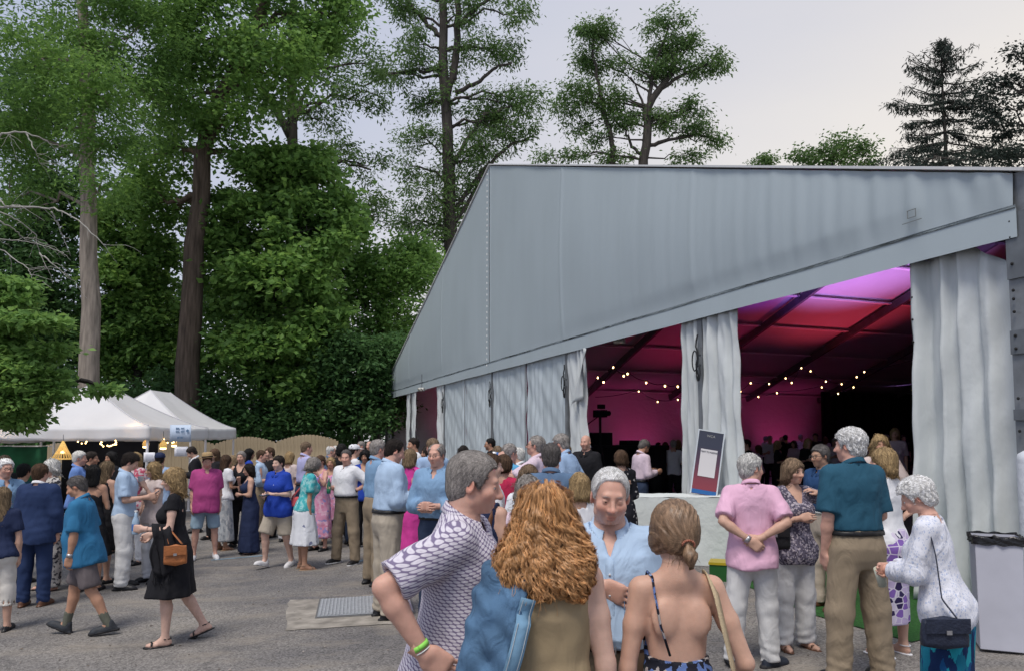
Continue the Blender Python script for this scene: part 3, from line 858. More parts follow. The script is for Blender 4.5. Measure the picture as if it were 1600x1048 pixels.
def tree(label, D, trunk, tw_px, lobes, leaf, lm, bark=BARKD, per=90, crad=.75, seed=0, name='tree', cat='tree', group=None, nclump=1.0,
         flat=.55, droop=.35, aspect=.5, limb_r=.5, twigs=True, trunk_n=10, limbs=(), dense=1.5):
    """trunk: list of (px,py[,dD]) from the base up; lobes: (px,py,rx,ry,dD,clumps) in photo pixels at distance D"""
    r = np.random.default_rng(seed + 100)
    T = [np.array(atY(q[0], q[1], D + (q[2] if len(q) > 2 else 0))) for q in trunk]
    base = np.array((T[0][0], T[0][1], zg(T[0][0]) - .1))
    if T[0][2] > base[2] + .3: T = [base] + T
    else: T[0] = base
    root = thing(name, label, cat, tuple(base), group=group)
    s = D / FPX
    mb = MB()
    # densify the trunk
    tp = [T[0]]
    for a, b in zip(T[:-1], T[1:]):
        m = max(2, int(np.linalg.norm(b - a) / 1.5))
        for i in range(1, m + 1): tp.append(a + (b - a) * i / m + (r.normal(0, .05, 3) if i < m else 0))
    tp = np.array(tp); L = np.linspace(0, 1, len(tp))
    rad = tw_px * s / 2 * (1.12 - .75 * L); rad[0] *= 1.35
    mb.tube(tp - base, rad, trunk_n)
    centers = []; crads = []
    lmb = MB()
    for lim in limbs:
        P = np.array([np.array(atY(q[0], q[1], D + (q[2] if len(q) > 2 else 0))) for q in lim[0]])
        t_ = np.linspace(0, 1, 4 * len(P)); idx = np.linspace(0, 1, len(P))
        PP = np.stack([np.interp(t_, idx, P[:, k]) for k in range(3)], 1); PP[1:-1] += r.normal(0, .05, (len(PP) - 2, 3))
        lmb.tube(PP - base, np.linspace(lim[1], lim[2], len(PP)) * s / 2, 7)
    allp = tp
    for (px, py, rx, ry, dD, nc) in lobes:
        c = np.array(atY(px, py, D + dD)); k = (D + dD) / FPX
        RX, RZ = rx * k, ry * k; RY = (RX + RZ) / 2
        nc = max(2, int(nc * nclump))
        u = r.normal(0, 1, (nc, 3)); u /= np.linalg.norm(u, axis=1, keepdims=True)
        q = r.uniform(.25, 1, nc) ** .5
        pts = c + u * q[:, None] * np.array((RX, RY, RZ))
        pts[:, 2] = np.maximum(pts[:, 2], zg(0) - .2)
        centers.append(pts)
        if limb_r > 0:
            # limb from the nearest lower trunk point
            dist = np.linalg.norm(tp - c, axis=1) + 1.2 * np.maximum(0, tp[:, 2] - c[2] + .25 * RZ)
            j = int(np.argmin(dist)); a = tp[j]
            P = curve_pts(a, c, 7, .06, r)
            r0 = min(rad[j] * .6, limb_r * .5)
            lmb.tube(P - base, np.linspace(r0, .025, 7), 6)
            if twigs:
                for e_ in pts[r.permutation(nc)[:max(3, nc // 3)]]:
                    b = P[r.integers(3, 7)]
                    lmb.tube(curve_pts(b, e_, 4, .05, r) - base, np.linspace(.035, .010, 4), 4, cap=False)
    C = np.vstack(centers)
    V, Q = leaf_cloud(C, int(per * dense), crad * r.uniform(.7, 1.25, len(C)), leaf, flat, droop, aspect, seed)
    mb.build('trunk', bark, root, True)
    if lmb.n: lmb.build('limb', bark, root, True)
    me = mesh_from('crown', V - base.astype(np.float32), Q, False, lm)
    link('crown', me, root)
    return root

LM_FEATHER = leafmat('feathery_leaves', (.130, .255, .062))
LM_OAK = leafmat('oak_leaves', (.130, .255, .062))
LM_MID = leafmat('maple_leaves', (.150, .285, .070))
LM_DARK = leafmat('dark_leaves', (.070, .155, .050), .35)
LM_DOG = leafmat('dogwood_leaves', (.175, .32, .085), .4)
LM_LOC = leafmat('locust_leaves', (.095, .175, .055))
LM_SPR = leafmat('spruce_needles', (.022, .034, .026), .05)

# 1 tall feathery tree, long bare trunk
tree('tallest bare grey trunk with feathery light green crown above the front canopy', 28, [(138, 640), (138, 400), (139, 180), (130, 30), (124, -120)], 32,
     [(200, 60, 90, 70, 1, 26), (60, 90, 70, 80, -1, 22), (150, 140, 70, 40, -2, 12), (230, 140, 60, 55, 2, 14), (30, 200, 60, 60, 0, 14), (90, -40, 120, 70, 0, 26),
      (240, -20, 90, 60, 2, 18), (175, 215, 45, 40, -1, 7), (150, 300, 30, 40, -1.5, 4), (15, 300, 50, 60, 1, 10), (110, 215, 50, 40, 2.5, 8)],
     .20, LM_FEATHER, BARK, per=250, crad=1.1, seed=1, flat=.42, droop=.5, aspect=.34, limb_r=.18, dense=.95)
# 2 large oak-leaved tree, leaning trunk
tree('big leafy tree with brown leaning trunk between the canopies and the fence', 33, [(292, 640), (298, 500), (303, 380), (316, 240), (345, 150), (400, 40), (440, -80)], 37,
     [(330, 60, 90, 70, 0, 30), (420, 100, 80, 65, -1, 24), (490, 30, 65, 50, 0, 18), (300, 150, 75, 55, 2, 18), (410, -30, 120, 50, 0, 24), (260, 240, 60, 50, 2, 10), (350, 190, 50, 40, -1, 10),
      (240, 320, 50, 45, 2, 8), (275, 330, 40, 40, 3, 6), (530, 20, 30, 45, 0, 7), (380, 240, 25, 30, 0, 4)],
     .24, LM_OAK, BARKB, per=170, crad=1.05, seed=2, limb_r=.34, aspect=.6, dense=1.05)
# 3 tree with forked trunk on the sky
tree('slim dark forked tree against the sky above the maple', 40, [(455, 640), (456, 330), (457, 225), (455, 120), (458, 10), (462, -60)], 26,
     [(470, 60, 40, 60, 0, 10), (520, 110, 40, 30, 1, 6), (545, 150, 35, 26, 0, 5), (500, 190, 40, 30, 1, 5), (430, 170, 30, 25, -1, 4), (580, 100, 35, 40, 0, 5), (530, 235, 40, 26, 0, 5),
      (575, 260, 36, 22, 1, 4), (565, 320, 42, 36, 1, 6), (510, 260, 30, 30, 0, 4), (600, 330, 20, 26, 0, 3), (395, 120, 20, 30, 0, 4), (530, 350, 40, 30, 0, 5), (590, 150, 20, 45, 0, 4)],
     .24, LM_LOC, BARKD, per=46, crad=.75, seed=3, limb_r=.22, flat=.7, droop=.7, aspect=.36, nclump=1.9, dense=1.9, limbs=[([(455, 215), (430, 165), (412, 140), (402, 100)], 15, 7), ([(460, 190), (475, 150), (480, 140)], 9, 5), ([(455, 250), (520, 250), (580, 265)], 7, 3)])
# 4 tall thin tree on the sky left of the tent peak
tree('tall thin dark trunked tree with sparse drooping sprays left of the tent peak', 46, [(702, 600), (704, 400), (700, 250), (693, 120), (692, 0), (690, -120)], 27,
     [(640, 20, 35, 25, 0, 6), (655, 70, 28, 26, 0, 5), (750, 75, 36, 26, 0, 7), (790, 80, 28, 22, 1, 5), (650, 100, 30, 18, 0, 4), (600, 115, 40, 20, 0, 5), (660, 160, 32, 18, 1, 6), (780, 160, 45, 25, 0, 9),
      (820, 150, 26, 26, 0, 5), (660, 215, 40, 22, 0, 7), (750, 185, 45, 28, 1, 9), (810, 200, 40, 26, 0, 7), (720, 255, 50, 26, 0, 9), (670, 300, 45, 32, 0, 8), (650, 345, 35, 26, 0, 6), (690, 365, 35, 26, 1, 6), (740, 300, 36, 40, 1, 8),
      (780, 225, 60, 22, 0, 8), (810, 20, 18, 35, 0, 4), (715, 20, 45, 25, 0, 6), (620, -10, 40, 25, 0, 5), (760, -10, 60, 25, 0, 7), (700, 330, 30, 60, 0, 8), (700, 120, 24, 60, 0, 5), (640, 260, 25, 20, 0, 3)],
     .27, LM_LOC, BARKD, per=44, crad=.75, seed=4, limb_r=.20, flat=.7, droop=.8, aspect=.32, nclump=2.2, dense=1.9,
     limbs=[([(698, 150), (712, 100), (715, 0), (720, -60)], 14, 8), ([(692, 60), (670, 40), (640, 5), (600, -30)], 9, 4), ([(712, 40), (740, 15), (775, -10)], 8, 4), ([(712, 145), (745, 130), (775, 105), (800, 98)], 8, 3),
            ([(692, 110), (640, 110), (600, 122), (560, 135)], 7, 2), ([(704, 270), (730, 215), (760, 180), (800, 165)], 8, 3), ([(706, 330), (760, 260), (800, 225), (835, 212)], 8, 3), ([(703, 360), (740, 300), (765, 250)], 8, 3)])
# 5 two-stemmed tree behind the ridge
tree('two stemmed open tree standing behind the tent ridge', 56, [(1003, 640), (1005, 250), (1012, 200), (1012, 170), (1030, 140), (1050, 115)], 24,
     [(920, 60, 28, 22, 0, 7), (945, 45, 28, 16, 0, 6), (930, 95, 30, 22, 1, 9), (910, 145, 36, 24, 0, 10), (950, 155, 30, 20, 0, 7), (975, 180, 28, 20, 0, 9), (880, 165, 20, 16, 0, 4), (905, 190, 26, 20, 0, 4),
      (1050, 30, 26, 15, 0, 5), (1060, 60, 28, 18, 0, 6), (1030, 85, 30, 18, 1, 8), (1065, 105, 45, 14, 0, 10), (1110, 100, 26, 18, 0, 7), (1015, 110, 20, 20, 0, 5), (1035, 185, 26, 16, 0, 8), (1090, 170, 30, 14, 0, 5),
      (1090, 205, 34, 12, 0, 6), (1125, 215, 16, 14, 0, 3), (960, 245, 22, 10, 0, 4), (900, 245, 22, 8, 0, 3), (1070, 245, 30, 8, 0, 4), (1020, 40, 14, 18, 0, 2), (1075, 75, 18, 12, 0, 3), (965, 100, 18, 22, 0, 4), (850, 248, 14, 8, 0, 2), (935, 215, 20, 14, 0, 3)],
     .30, LM_LOC, BARKD, per=44, crad=.80, seed=5, limb_r=.16, flat=.7, droop=.75, aspect=.34, nclump=2.0, dense=1.9,
     limbs=[([(958, 270), (955, 215), (942, 170), (930, 100), (925, 50)], 10, 3), ([(1000, 240), (985, 225), (975, 200)], 6, 3), ([(1012, 205), (1005, 160), (985, 120)], 6, 2), ([(1014, 175), (1018, 120), (1045, 40)], 8, 3),
            ([(1010, 230), (1040, 218), (1090, 210), (1130, 218)], 7, 2), ([(1016, 190), (1060, 180), (1085, 168)], 6, 2), ([(1030, 140), (1070, 115), (1110, 98)], 7, 3)])
# 6 small tops over the ridge
tree('low rounded treetop just showing over the tent ridge', 62, [(1300, 640), (1300, 300), (1302, 250)], 14,
     [(1260, 245, 20, 14, 0, 6), (1300, 240, 28, 16, 0, 7), (1310, 222, 18, 10, 0, 4), (1340, 235, 20, 16, 0, 5), (1330, 255, 40, 12, 0, 7), (1300, 300, 70, 40, 0, 16), (1300, 370, 60, 50, 0, 14)], .30, LM_LOC, BARKD, per=80, crad=1.0, seed=6, limb_r=.12)
tree('tiny tuft of treetop left of the rounded one over the ridge', 66, [(1196, 640), (1197, 300), (1197, 255)], 10,
     [(1197, 250, 17, 9, 0, 7), (1185, 258, 12, 6, 0, 4), (1195, 295, 38, 34, 0, 10), (1196, 350, 36, 40, 0, 8)], .28, LM_LOC, BARKD, per=60, crad=.8, seed=7, limb_r=.1)
# 7 spruce: horizontal boughs with hanging needle sprays
def conifer(label, D, top, base_px, seed, boughs, lean=0, dens=1.0, leaf=.17):
    r = np.random.default_rng(seed)
    P0 = np.array(atY(base_px[0], base_px[1], D)); P1 = np.array(atY(top[0], top[1], D))
    base = np.array((P0[0], P0[1], zg(P0[0])))
    root = thing('conifer_tree', label, 'tree', tuple(base))
    s = D / FPX; mb = MB(); lmb = MB()
    tp = np.linspace(base, P1, 16) + r.normal(0, .03, (16, 3)); tp[-1] = P1; tp[0] = base
    mb.tube(tp - base, np.linspace(13 * s / 2 * 1.3, .03, 16), 8); mb.build('trunk', BARKD, root, True)
    cents = []; 
    for (y, xl, xr, up) in boughs:        # on-photo row y, left and right reach in px, rise
        zc = atY(top[0], y, D).z; f = (zc - base[2]) / (P1[2] - base[2]); o = base + (P1 - base) * f
        for k in range(7):
            a = r.uniform(0, 2 * math.pi) if k > 1 else (0 if k else math.pi)
            reach = (xr if math.cos(a) > 0 else xl) * s
            reach *= (.55 + .45 * abs(math.cos(a))) * r.uniform(.8, 1.05) if k > 1 else 1
            e_ = o + np.array((math.cos(a) * reach, math.sin(a) * reach, up * s * r.uniform(.6, 1.3)))
            Q = np.linspace(o, e_, 9); t = np.linspace(0, 1, 9); Q[:, 2] -= .10 * reach * np.sin(math.pi * t) * (1 if up > 0 else .2); Q += r.normal(0, .04, Q.shape)
            lmb.tube(Q - base, np.linspace(.06, .015, 9), 4, cap=False)
            m = max(4, int(reach * 5.0 * dens))
            for w in np.sort(r.uniform(.12, 1, m)):
                c = np.array([np.interp(w, t, Q[:, j]) for j in range(3)])
                sd = np.array((-math.sin(a), math.cos(a), 0)) * r.normal(0, .30) * (1 - .5 * w) * min(1, reach * .4)
                cents.append(c + sd + (0, 0, -.10 * r.uniform(0, 1.6)))
    lmb.build('bough', BARKD, root, True)
    V, Q = leaf_cloud(cents, 10, .27, leaf * 1.6, .45, 1.3, .22, seed)
    link('crown', mesh_from('crown', V - base.astype(np.float32), Q, False, LM_SPR), root)
conifer('dark spruce with upswept bare boughs behind the right end of the tent', 44, (1470, 62), (1492, 600), 21,
        [(70, 8, 10, 8), (82, 16, 20, 14), (97, 34, 34, 20), (112, 54, 66, 30), (130, 58, 78, 28), (148, 62, 60, 22), (160, 84, 66, 6), (170, 74, 88, 0), (188, 66, 98, -6), (206, 70, 104, -10), (222, 92, 110, -18), (238, 112, 118, -20), (252, 108, 128, -18), (268, 112, 130, -16), (290, 110, 130, -12)], dens=1.15)
tree('dark loose tree cut by the right edge behind the tent corner', 40, [(1600, 640), (1604, 300), (1606, 150), (1604, 60)], 14,
     [(1585, 85, 26, 9, 0, 4), (1560, 128, 22, 9, 0, 4), (1590, 130, 30, 12, 0, 6), (1575, 165, 40, 10, 0, 7), (1550, 190, 36, 10, 0, 6), (1590, 205, 34, 12, 0, 6), (1570, 240, 40, 16, 0, 8), (1530, 250, 40, 14, 0, 8), (1540, 150, 26, 8, 0, 3), (1600, 250, 30, 20, 0, 6), (1440, 255, 40, 8, 2, 5), (1640, 160, 40, 60, 0, 12)],
     .20, LM_SPR, BARKD, per=60, crad=.8, seed=8, limb_r=.12, flat=.35)
# understory: bright maple in front of the fork, darker masses beside the tent
tree('full bright green maple with crown down to the fence', 34.5, [(420, 640), (425, 480), (430, 330)], 20,
     [(460, 280, 60, 45, 0, 20), (400, 340, 70, 55, 0, 26), (480, 360, 60, 60, -1, 26), (440, 440, 80, 55, -1, 32), (380, 470, 60, 50, 0, 20), (500, 470, 40, 55, -1, 16), (420, 540, 80, 45, -1, 26), (350, 400, 50, 50, 0, 16), (480, 540, 50, 40, -1, 12),
      (420, 265, 40, 30, 0, 8), (525, 310, 26, 26, 0, 6), (392, 262, 32, 22, .5, 6), (545, 345, 24, 30, 0, 6), (500, 250, 20, 18, 0, 3), (350, 540, 50, 40, 0, 10), (455, 590, 60, 40, -1, 12)],
     .31, LM_MID, BARKD, per=92, crad=.72, seed=9, limb_r=.2, nclump=1.15, aspect=.62)
tree('rounded green tree left of the brown leaning trunk', 37, [(215, 640), (215, 480), (212, 380)], 18,
     [(190, 350, 50, 45, 0, 16), (230, 400, 55, 50, 0, 20), (185, 440, 45, 55, -1, 18), (240, 480, 55, 50, 0, 20), (200, 540, 60, 50, 0, 20), (260, 560, 45, 45, 0, 14), (160, 520, 40, 50, 0, 12), (220, 300, 40, 30, 0, 8)],
     .29, LM_MID, BARKD, per=90, crad=.75, seed=10, limb_r=.18, nclump=1.4, aspect=.6)
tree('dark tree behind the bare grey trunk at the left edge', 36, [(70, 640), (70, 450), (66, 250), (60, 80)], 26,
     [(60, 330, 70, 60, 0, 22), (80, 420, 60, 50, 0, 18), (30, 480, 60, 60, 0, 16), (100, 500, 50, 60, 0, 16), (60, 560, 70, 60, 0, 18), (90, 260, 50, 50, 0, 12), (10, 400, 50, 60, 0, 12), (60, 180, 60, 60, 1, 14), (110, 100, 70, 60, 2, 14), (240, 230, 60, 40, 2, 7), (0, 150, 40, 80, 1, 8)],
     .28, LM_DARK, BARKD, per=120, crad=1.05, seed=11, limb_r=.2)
tree('deep green bushy tree beside the far end of the tent', 38, [(590, 640), (592, 520), (598, 440)], 16,
     [(590, 430, 50, 45, 0, 18), (640, 430, 40, 45, 0, 14), (560, 480, 50, 50, 0, 18), (620, 500, 45, 40, 0, 14), (570, 400, 36, 26, 0, 8), (640, 390, 30, 22, 0, 6), (545, 410, 40, 40, 1, 9), (670, 410, 30, 30, 2, 8)],
     .26, LM_MID, BARKD, per=110, crad=.95, seed=12, limb_r=.18)
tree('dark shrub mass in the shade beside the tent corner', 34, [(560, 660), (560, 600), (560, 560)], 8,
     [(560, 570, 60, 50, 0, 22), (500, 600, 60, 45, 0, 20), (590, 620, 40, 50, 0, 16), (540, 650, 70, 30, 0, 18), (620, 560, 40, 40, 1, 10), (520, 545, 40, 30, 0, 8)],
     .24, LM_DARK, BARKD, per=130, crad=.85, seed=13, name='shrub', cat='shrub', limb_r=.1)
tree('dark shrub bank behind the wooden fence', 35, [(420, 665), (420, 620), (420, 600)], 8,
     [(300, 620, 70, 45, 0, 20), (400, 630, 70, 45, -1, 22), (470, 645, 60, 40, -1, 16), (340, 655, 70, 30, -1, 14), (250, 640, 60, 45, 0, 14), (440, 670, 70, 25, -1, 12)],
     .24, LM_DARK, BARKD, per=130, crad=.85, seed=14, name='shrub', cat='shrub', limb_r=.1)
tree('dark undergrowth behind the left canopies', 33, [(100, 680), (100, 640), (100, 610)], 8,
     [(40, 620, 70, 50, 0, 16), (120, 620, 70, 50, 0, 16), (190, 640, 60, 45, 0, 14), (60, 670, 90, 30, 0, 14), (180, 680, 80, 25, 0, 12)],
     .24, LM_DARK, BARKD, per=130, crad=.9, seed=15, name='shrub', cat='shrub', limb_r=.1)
# far wood that closes the gaps between the trunks: nobody could count it
C = []
r = np.random.default_rng(55)
for i in range(520):
    x = r.uniform(-36, -3); y = 46 + r.normal(0, 2.5); z = r.uniform(-.5, 11.0) * (1 if x < -13 else .8)
    C.append((x, y, z))
V, Q = leaf_cloud(C, 110, 1.5, .34, .7, .35, .5, 77)
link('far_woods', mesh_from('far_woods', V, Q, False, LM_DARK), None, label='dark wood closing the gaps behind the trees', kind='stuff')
# near dogwood branches at the left edge
tree('near dogwood with layered bright green leaves at the left edge', 10.5, [(-150, 800), (-120, 640), (-80, 520)], 60,
     [(0, 468, 62, 9, 0, 14), (25, 500, 66, 9, -.3, 16), (0, 530, 66, 9, .2, 15), (35, 552, 52, 9, 0, 14), (0, 578, 72, 9, -.2, 18), (42, 604, 48, 9, 0, 14), (0, 626, 72, 9, 0, 18), (28, 646, 44, 8, .2, 12), (84, 545, 14, 5, 0, 4), (90, 612, 14, 5, 0, 4), (8, 446, 42, 8, 0, 8), (80, 506, 14, 5, 0, 4), (168, 606, 10, 3, .6, 3), (-50, 540, 50, 90, 0, 30), (70, 585, 14, 5, 0, 3), (40, 662, 22, 5, 0, 4)],
     .105, LM_DOG, BARKD, per=70, crad=.22, seed=16, limb_r=.05, flat=.38, droop=.30, aspect=.52)
# bleached dead branch reaching in from the left
r = np.random.default_rng(5)
D = 13.0
root = thing('dead_branch', 'bleached bare dead branch reaching in from the left edge', 'branch', tuple(atY(-160, 330, D)))
b0 = np.array(atY(-160, 330, D)); mb = MB()
main = [[(-160, 330), (-40, 322), (40, 323), (85, 325), (120, 342), (160, 378), (175, 400)], [(-160, 330), (-60, 300), (0, 208), (40, 206), (75, 220), (90, 240)], [(-60, 330), (0, 330), (30, 345), (55, 365), (62, 395), (75, 420)],
        [(-160, 380), (-40, 370), (20, 374), (65, 382), (100, 395)], [(-40, 370), (10, 395), (45, 420), (50, 435)], [(40, 206), (55, 235), (62, 255)], [(80, 330), (95, 360), (110, 400)], [(0, 312), (8, 322), (30, 320)], [(62, 395), (80, 410), (110, 435)], [(0, 345), (25, 360), (40, 375)]]
for i, q in enumerate(main):
    P = np.array([np.array(atY(a_, b_, D + .25 * math.sin(i * 2 + k))) for k, (a_, b_) in enumerate(q)])
    t_ = np.linspace(0, 1, 5 * len(P)); idx = np.linspace(0, 1, len(P)); PP = np.stack([np.interp(t_, idx, P[:, k]) for k in range(3)], 1); PP[1:-1] += r.normal(0, .008, (len(PP) - 2, 3))
    mb.tube(PP - b0, np.linspace(.026 if i < 2 else .014, .004, len(PP)), 6)
    for k in range(7 if i < 6 else 3):
        a_ = PP[r.integers(len(PP) // 3, len(PP))]; e_ = a_ + r.normal(0, .20, 3) + (.22, 0, -.16)
        mb.tube(curve_pts(a_, e_, 5, .05, r) - b0, np.linspace(.005, .002, 5), 4, cap=False)
mb.build('twigs', DEAD, root, True)

r = np.random.default_rng(21)
C = np.stack([r.uniform(-6.5, 3.2, 170), r.uniform(4.6, 13, 170), np.zeros(170)], 1); C[:, 2] = .033 * C[:, 0] + .006
V, Q = leaf_cloud(C, 1, .02, .035, .02, .0, .55, 31); V[:, 2] = .033 * V[:, 0] + .005 + np.abs(V[:, 2] - .033 * V[:, 0]) * .15
link('fallen_leaves', mesh_from('fallen_leaves', V, Q, False, mat('dry_leaf', (.11, .075, .04), .9, island=.5)), None, label='small dry leaves scattered on the asphalt', kind='stuff')
# ------------------------------------------------------------------ table, sign, bins
CLOTH = mat('white_table_cloth', (.66, .70, .69), .75, .08, 3, .7, 9, coord='Object')
A = atY(990, 784, 10.9)
tb = thing('table', 'table wholly covered by a white wrinkled cloth at the tent entrance', 'table', (2.45, 11.0, zg(2.45)), R(-4))
H = .93 - .0
hx, hy = .78, .38
mb = MB()
per = []
for k, (a_, b_) in enumerate((((-hx, -hy), (hx, -hy)), ((hx, -hy), (hx, hy)), ((hx, hy), (-hx, hy)), ((-hx, hy), (-hx, -hy)))):
    for t_ in np.linspace(0, 1, 40)[:-1]: per.append((a_[0] + (b_[0] - a_[0]) * t_, a_[1] + (b_[1] - a_[1]) * t_))
per.append(per[0]); per = np.array(per)
P = np.zeros((len(per), 12, 3), np.float32)
for i, (x, y) in enumerate(per):
    for j in range(12):
        v = j / 11; f = 1 + v * .05 + .022 * v * math.sin(i * .55 + 2 * math.sin(i * .13))
        P[i, j] = (x * f, y * (1 + (f - 1) * 2), H * (1 - v) + .01 + (.006 * math.sin(i * .8) if j == 0 else 0))
mb.grid(P); mb.build('cloth_skirt', CLOTH, tb, True)
mb = MB(); mb.grid(np.array([[(x, y, H + .012 + .004 * math.sin(x * 11 + y * 7)) for y in np.linspace(-hy, hy, 8)] for x in np.linspace(-hx, hx, 16)], np.float32)); mb.build('cloth_top', CLOTH, tb, True)
for x in (-.7, .7):
    for y in (-.3, .3):
        mb = MB(); mb.box((x, y, H / 2 - .02), (.04, .04, H - .04)); mb.build('leg', ALUD, tb)
# poster on an easel frame on the table
s0 = thing('poster_sign', 'tall dark poster board with white panel leaning on the table', 'sign', (0, 0, 0))
B = atY(1099, 780, 11.0); s0.location = (B.x, B.y, tb.location.z + H + .02)
s0.rotation_euler = (R(-7), R(9.5), R(-6))
Wd, Hd = .37, .93
mb = MB(); mb.box((0, 0, Hd / 2), (Wd, .02, Hd)); 
def poster_mat():
    m = bpy.data.materials.new('poster_print'); m.use_nodes = True
    t = m.node_tree; L = t.links; p = t.nodes['Principled BSDF']; p.inputs['Roughness'].default_value = .35
    tcn = t.nodes.new('ShaderNodeTexCoord'); sp = t.nodes.new('ShaderNodeSeparateXYZ'); L.new(tcn.outputs['Generated'], sp.inputs[0])
    rp = t.nodes.new('ShaderNodeValToRGB'); L.new(sp.outputs['Z'], rp.inputs[0]); c = rp.color_ramp
    c.elements[0].position = 0; c.elements[0].color = (.26, .045, .06, 1); c.elements[1].position = .75; c.elements[1].color = (.045, .05, .08, 1)
    e = c.elements.new(.22); e.color = (.24, .05, .07, 1); e = c.elements.new(.5); e.color = (.10, .045, .08, 1)
    L.new(rp.outputs[0], p.inputs['Base Color']); return m
mb.build('board', poster_mat(), s0)
mb = MB(); mb.box((0, -.0125, .035), (Wd - .01, .006, .06)); mb.build('blue_strip', mat('poster_blue', (.03, .13, .36), .4), s0)
mb = MB(); mb.box((0.0, -.0135, .46), (.24, .006, .40)); mb.build('white_panel', mat('poster_white', (.72, .70, .72), .4), s0)
textobj('TEXT TO PLEDGE', .030, mat('poster_ink', (.05, .05, .07), .6), s0, (0, -.0185, .62))
textobj('WCA', .05, mat('poster_grey', (.42, .42, .40), .6), s0, (.0, -.0125, .855))
mb = MB(); mb.box((-.185, 0, Hd / 2), (.018, .035, Hd + .02)); mb.box((.185, 0, Hd / 2), (.018, .035, Hd + .02)); mb.box((0, 0, Hd), (.38, .034, .016)); mb.build('frame', mat('white_frame', (.6, .65, .7), .5), s0)
# yellow and green box on the turf
p = ground(1124, 905)
yb = thing('crate', 'green crate with yellow lid beside the covered table', 'crate', (p.x + .15, p.y, p.z), R(-20))
mb = MB(); mb.box((0, 0, .10), (.5, .3, .2)); mb.build('body', mat('green_plastic', (.02, .10, .025), .4), yb)
mb = MB(); mb.box((0, 0, .215), (.52, .32, .03)); mb.build('lid', mat('yellow_plastic', (.42, .32, .02), .4), yb)
# white bin with black liner
p = ground(1580, 1022)
bn_ = thing('trash_bin', 'square white bin with black liner by the tent corner', 'bin', (p.x + .02, p.y + .17, p.z), R(-24))
mb = MB(); hb = .905
V = []
for (w, z) in ((.155, .02), (.165, hb)):
    V += [(-w, -w, z), (w, -w, z), (w, w, z), (-w, w, z)]
mb.add(np.array(V), [(0,1,5,4),(1,2,6,5),(2,3,7,6),(3,0,4,7),(3,2,1,0)])
o = mb.build('body', mat('white_corrugated', (.50, .51, .58), .6, .06, 4), bn_); 
bv = o.modifiers.new('bevel', 'BEVEL'); bv.width = .006; bv.segments = 2
mb = MB(); P = np.zeros((49, 7, 3), np.float32)
for i in range(49):
    a_ = i / 48 * 2 * math.pi; k = .178 / max(abs(math.cos(a_)), abs(math.sin(a_)))
    for j in range(7):
        v = j / 6
        kk = k * (.93 if j == 0 else 1.0) + .004 * math.sin(i * 2.1 + j) + .003 * math.sin(i * 5 + j * 2)
        P[i, j] = (kk * math.cos(a_), kk * math.sin(a_), hb + .03 - .085 * v + .006 * math.sin(i * 1.3) - (.05 if j == 0 else 0))
P[-1] = P[0]
mb.grid(P); mb.build('liner', mat('black_liner', (.012, .012, .014), .25, spec=.5, bump=.5, bscale=30), bn_, True)
mb = MB(); mb.grid(np.array([[(x, y, hb - .02) for y in (-.15, .15)] for x in (-.15, .15)], np.float32)); mb.build('inside', dark_gap, bn_)
# padded white post cover at the right edge
p = ground(1630, 1000)
pc = thing('post_cover', 'padded white cover standing at the right edge beside the bin', 'post cover', (p.x + .06, p.y + .1, p.z))
mb = MB(); mb.lathe([(.001, 1.585), (.07, 1.58), (.115, 1.55), (.125, 1.5), (.125, .3), (.12, .12)], 20); mb.build('padding', mat('padded_vinyl', (.6, .63, .68), .5, .06, 4, .5, 12), pc, True)
mb = MB(); mb.box((0, 0, .06), (.3, .3, .12)); mb.build('base', mat('yellow_base', (.42, .33, .05), .5), pc)

# ------------------------------------------------------------------ inside the tent: string lights, booth, camera
SB = mat('string_bulb', (.9, .7, .4), .4, emit=(1.0, .62, .26), estr=5)
strings = [('string of warm bulbs deep inside the left opening', 19.5, [(917, 617), (934, 589), (943, 596), (958, 573), (974.5, 586.5), (980.6, 583), (1009.6, 597), (1039, 602), (1059, 603)]),
           ('lower string of warm bulbs on the magenta side wall', 27, [(930, 622), (998, 610.5), (1027.5, 626.6), (1059, 623.5), (1110, 618)]),
           ('string of warm bulbs across the wide opening', 25, [(1120, 600), (1157, 610.5), (1173, 597.5), (1201.6, 598.7), (1227.5, 590), (1237, 597), (1252, 574), (1266.5, 579), (1290.5, 595), (1315, 599), (1338.6, 588), (1350.5, 580), (1440, 560)]),
           ('lower string of warm bulbs across the wide opening', 27, [(1120, 622), (1185, 619), (1214, 613), (1284, 604), (1309.6, 614), (1333.6, 604), (1440, 600)])]
for lb, Y, pts in strings:
    P = [np.array(atY(x, y, Y + .6 * math.sin(i * 2.3))) for i, (x, y) in enumerate(pts)]
    t = thing('string_lights', lb, 'string lights', tuple(P[0]))
    mb = MB(); Q = []
    for a_, b_ in zip(P[:-1], P[1:]):
        for f in np.linspace(0, 1, 6)[:-1]: q = a_ + (b_ - a_) * f; Q.append(q + (0, 0, .06 - .06 * math.sin(math.pi * f)))
    Q.append(P[-1] + (0, 0, .06)); mb.tube(np.array(Q) - P[0], .010, 4); mb.build('cable', STRAP, t)
    for q in P[(1 if lb.startswith('lower') else 0):]:
        mb = MB(); mb.ball(q - P[0], .024, 8, 1.2); mb.build('bulb', SB, t, True)
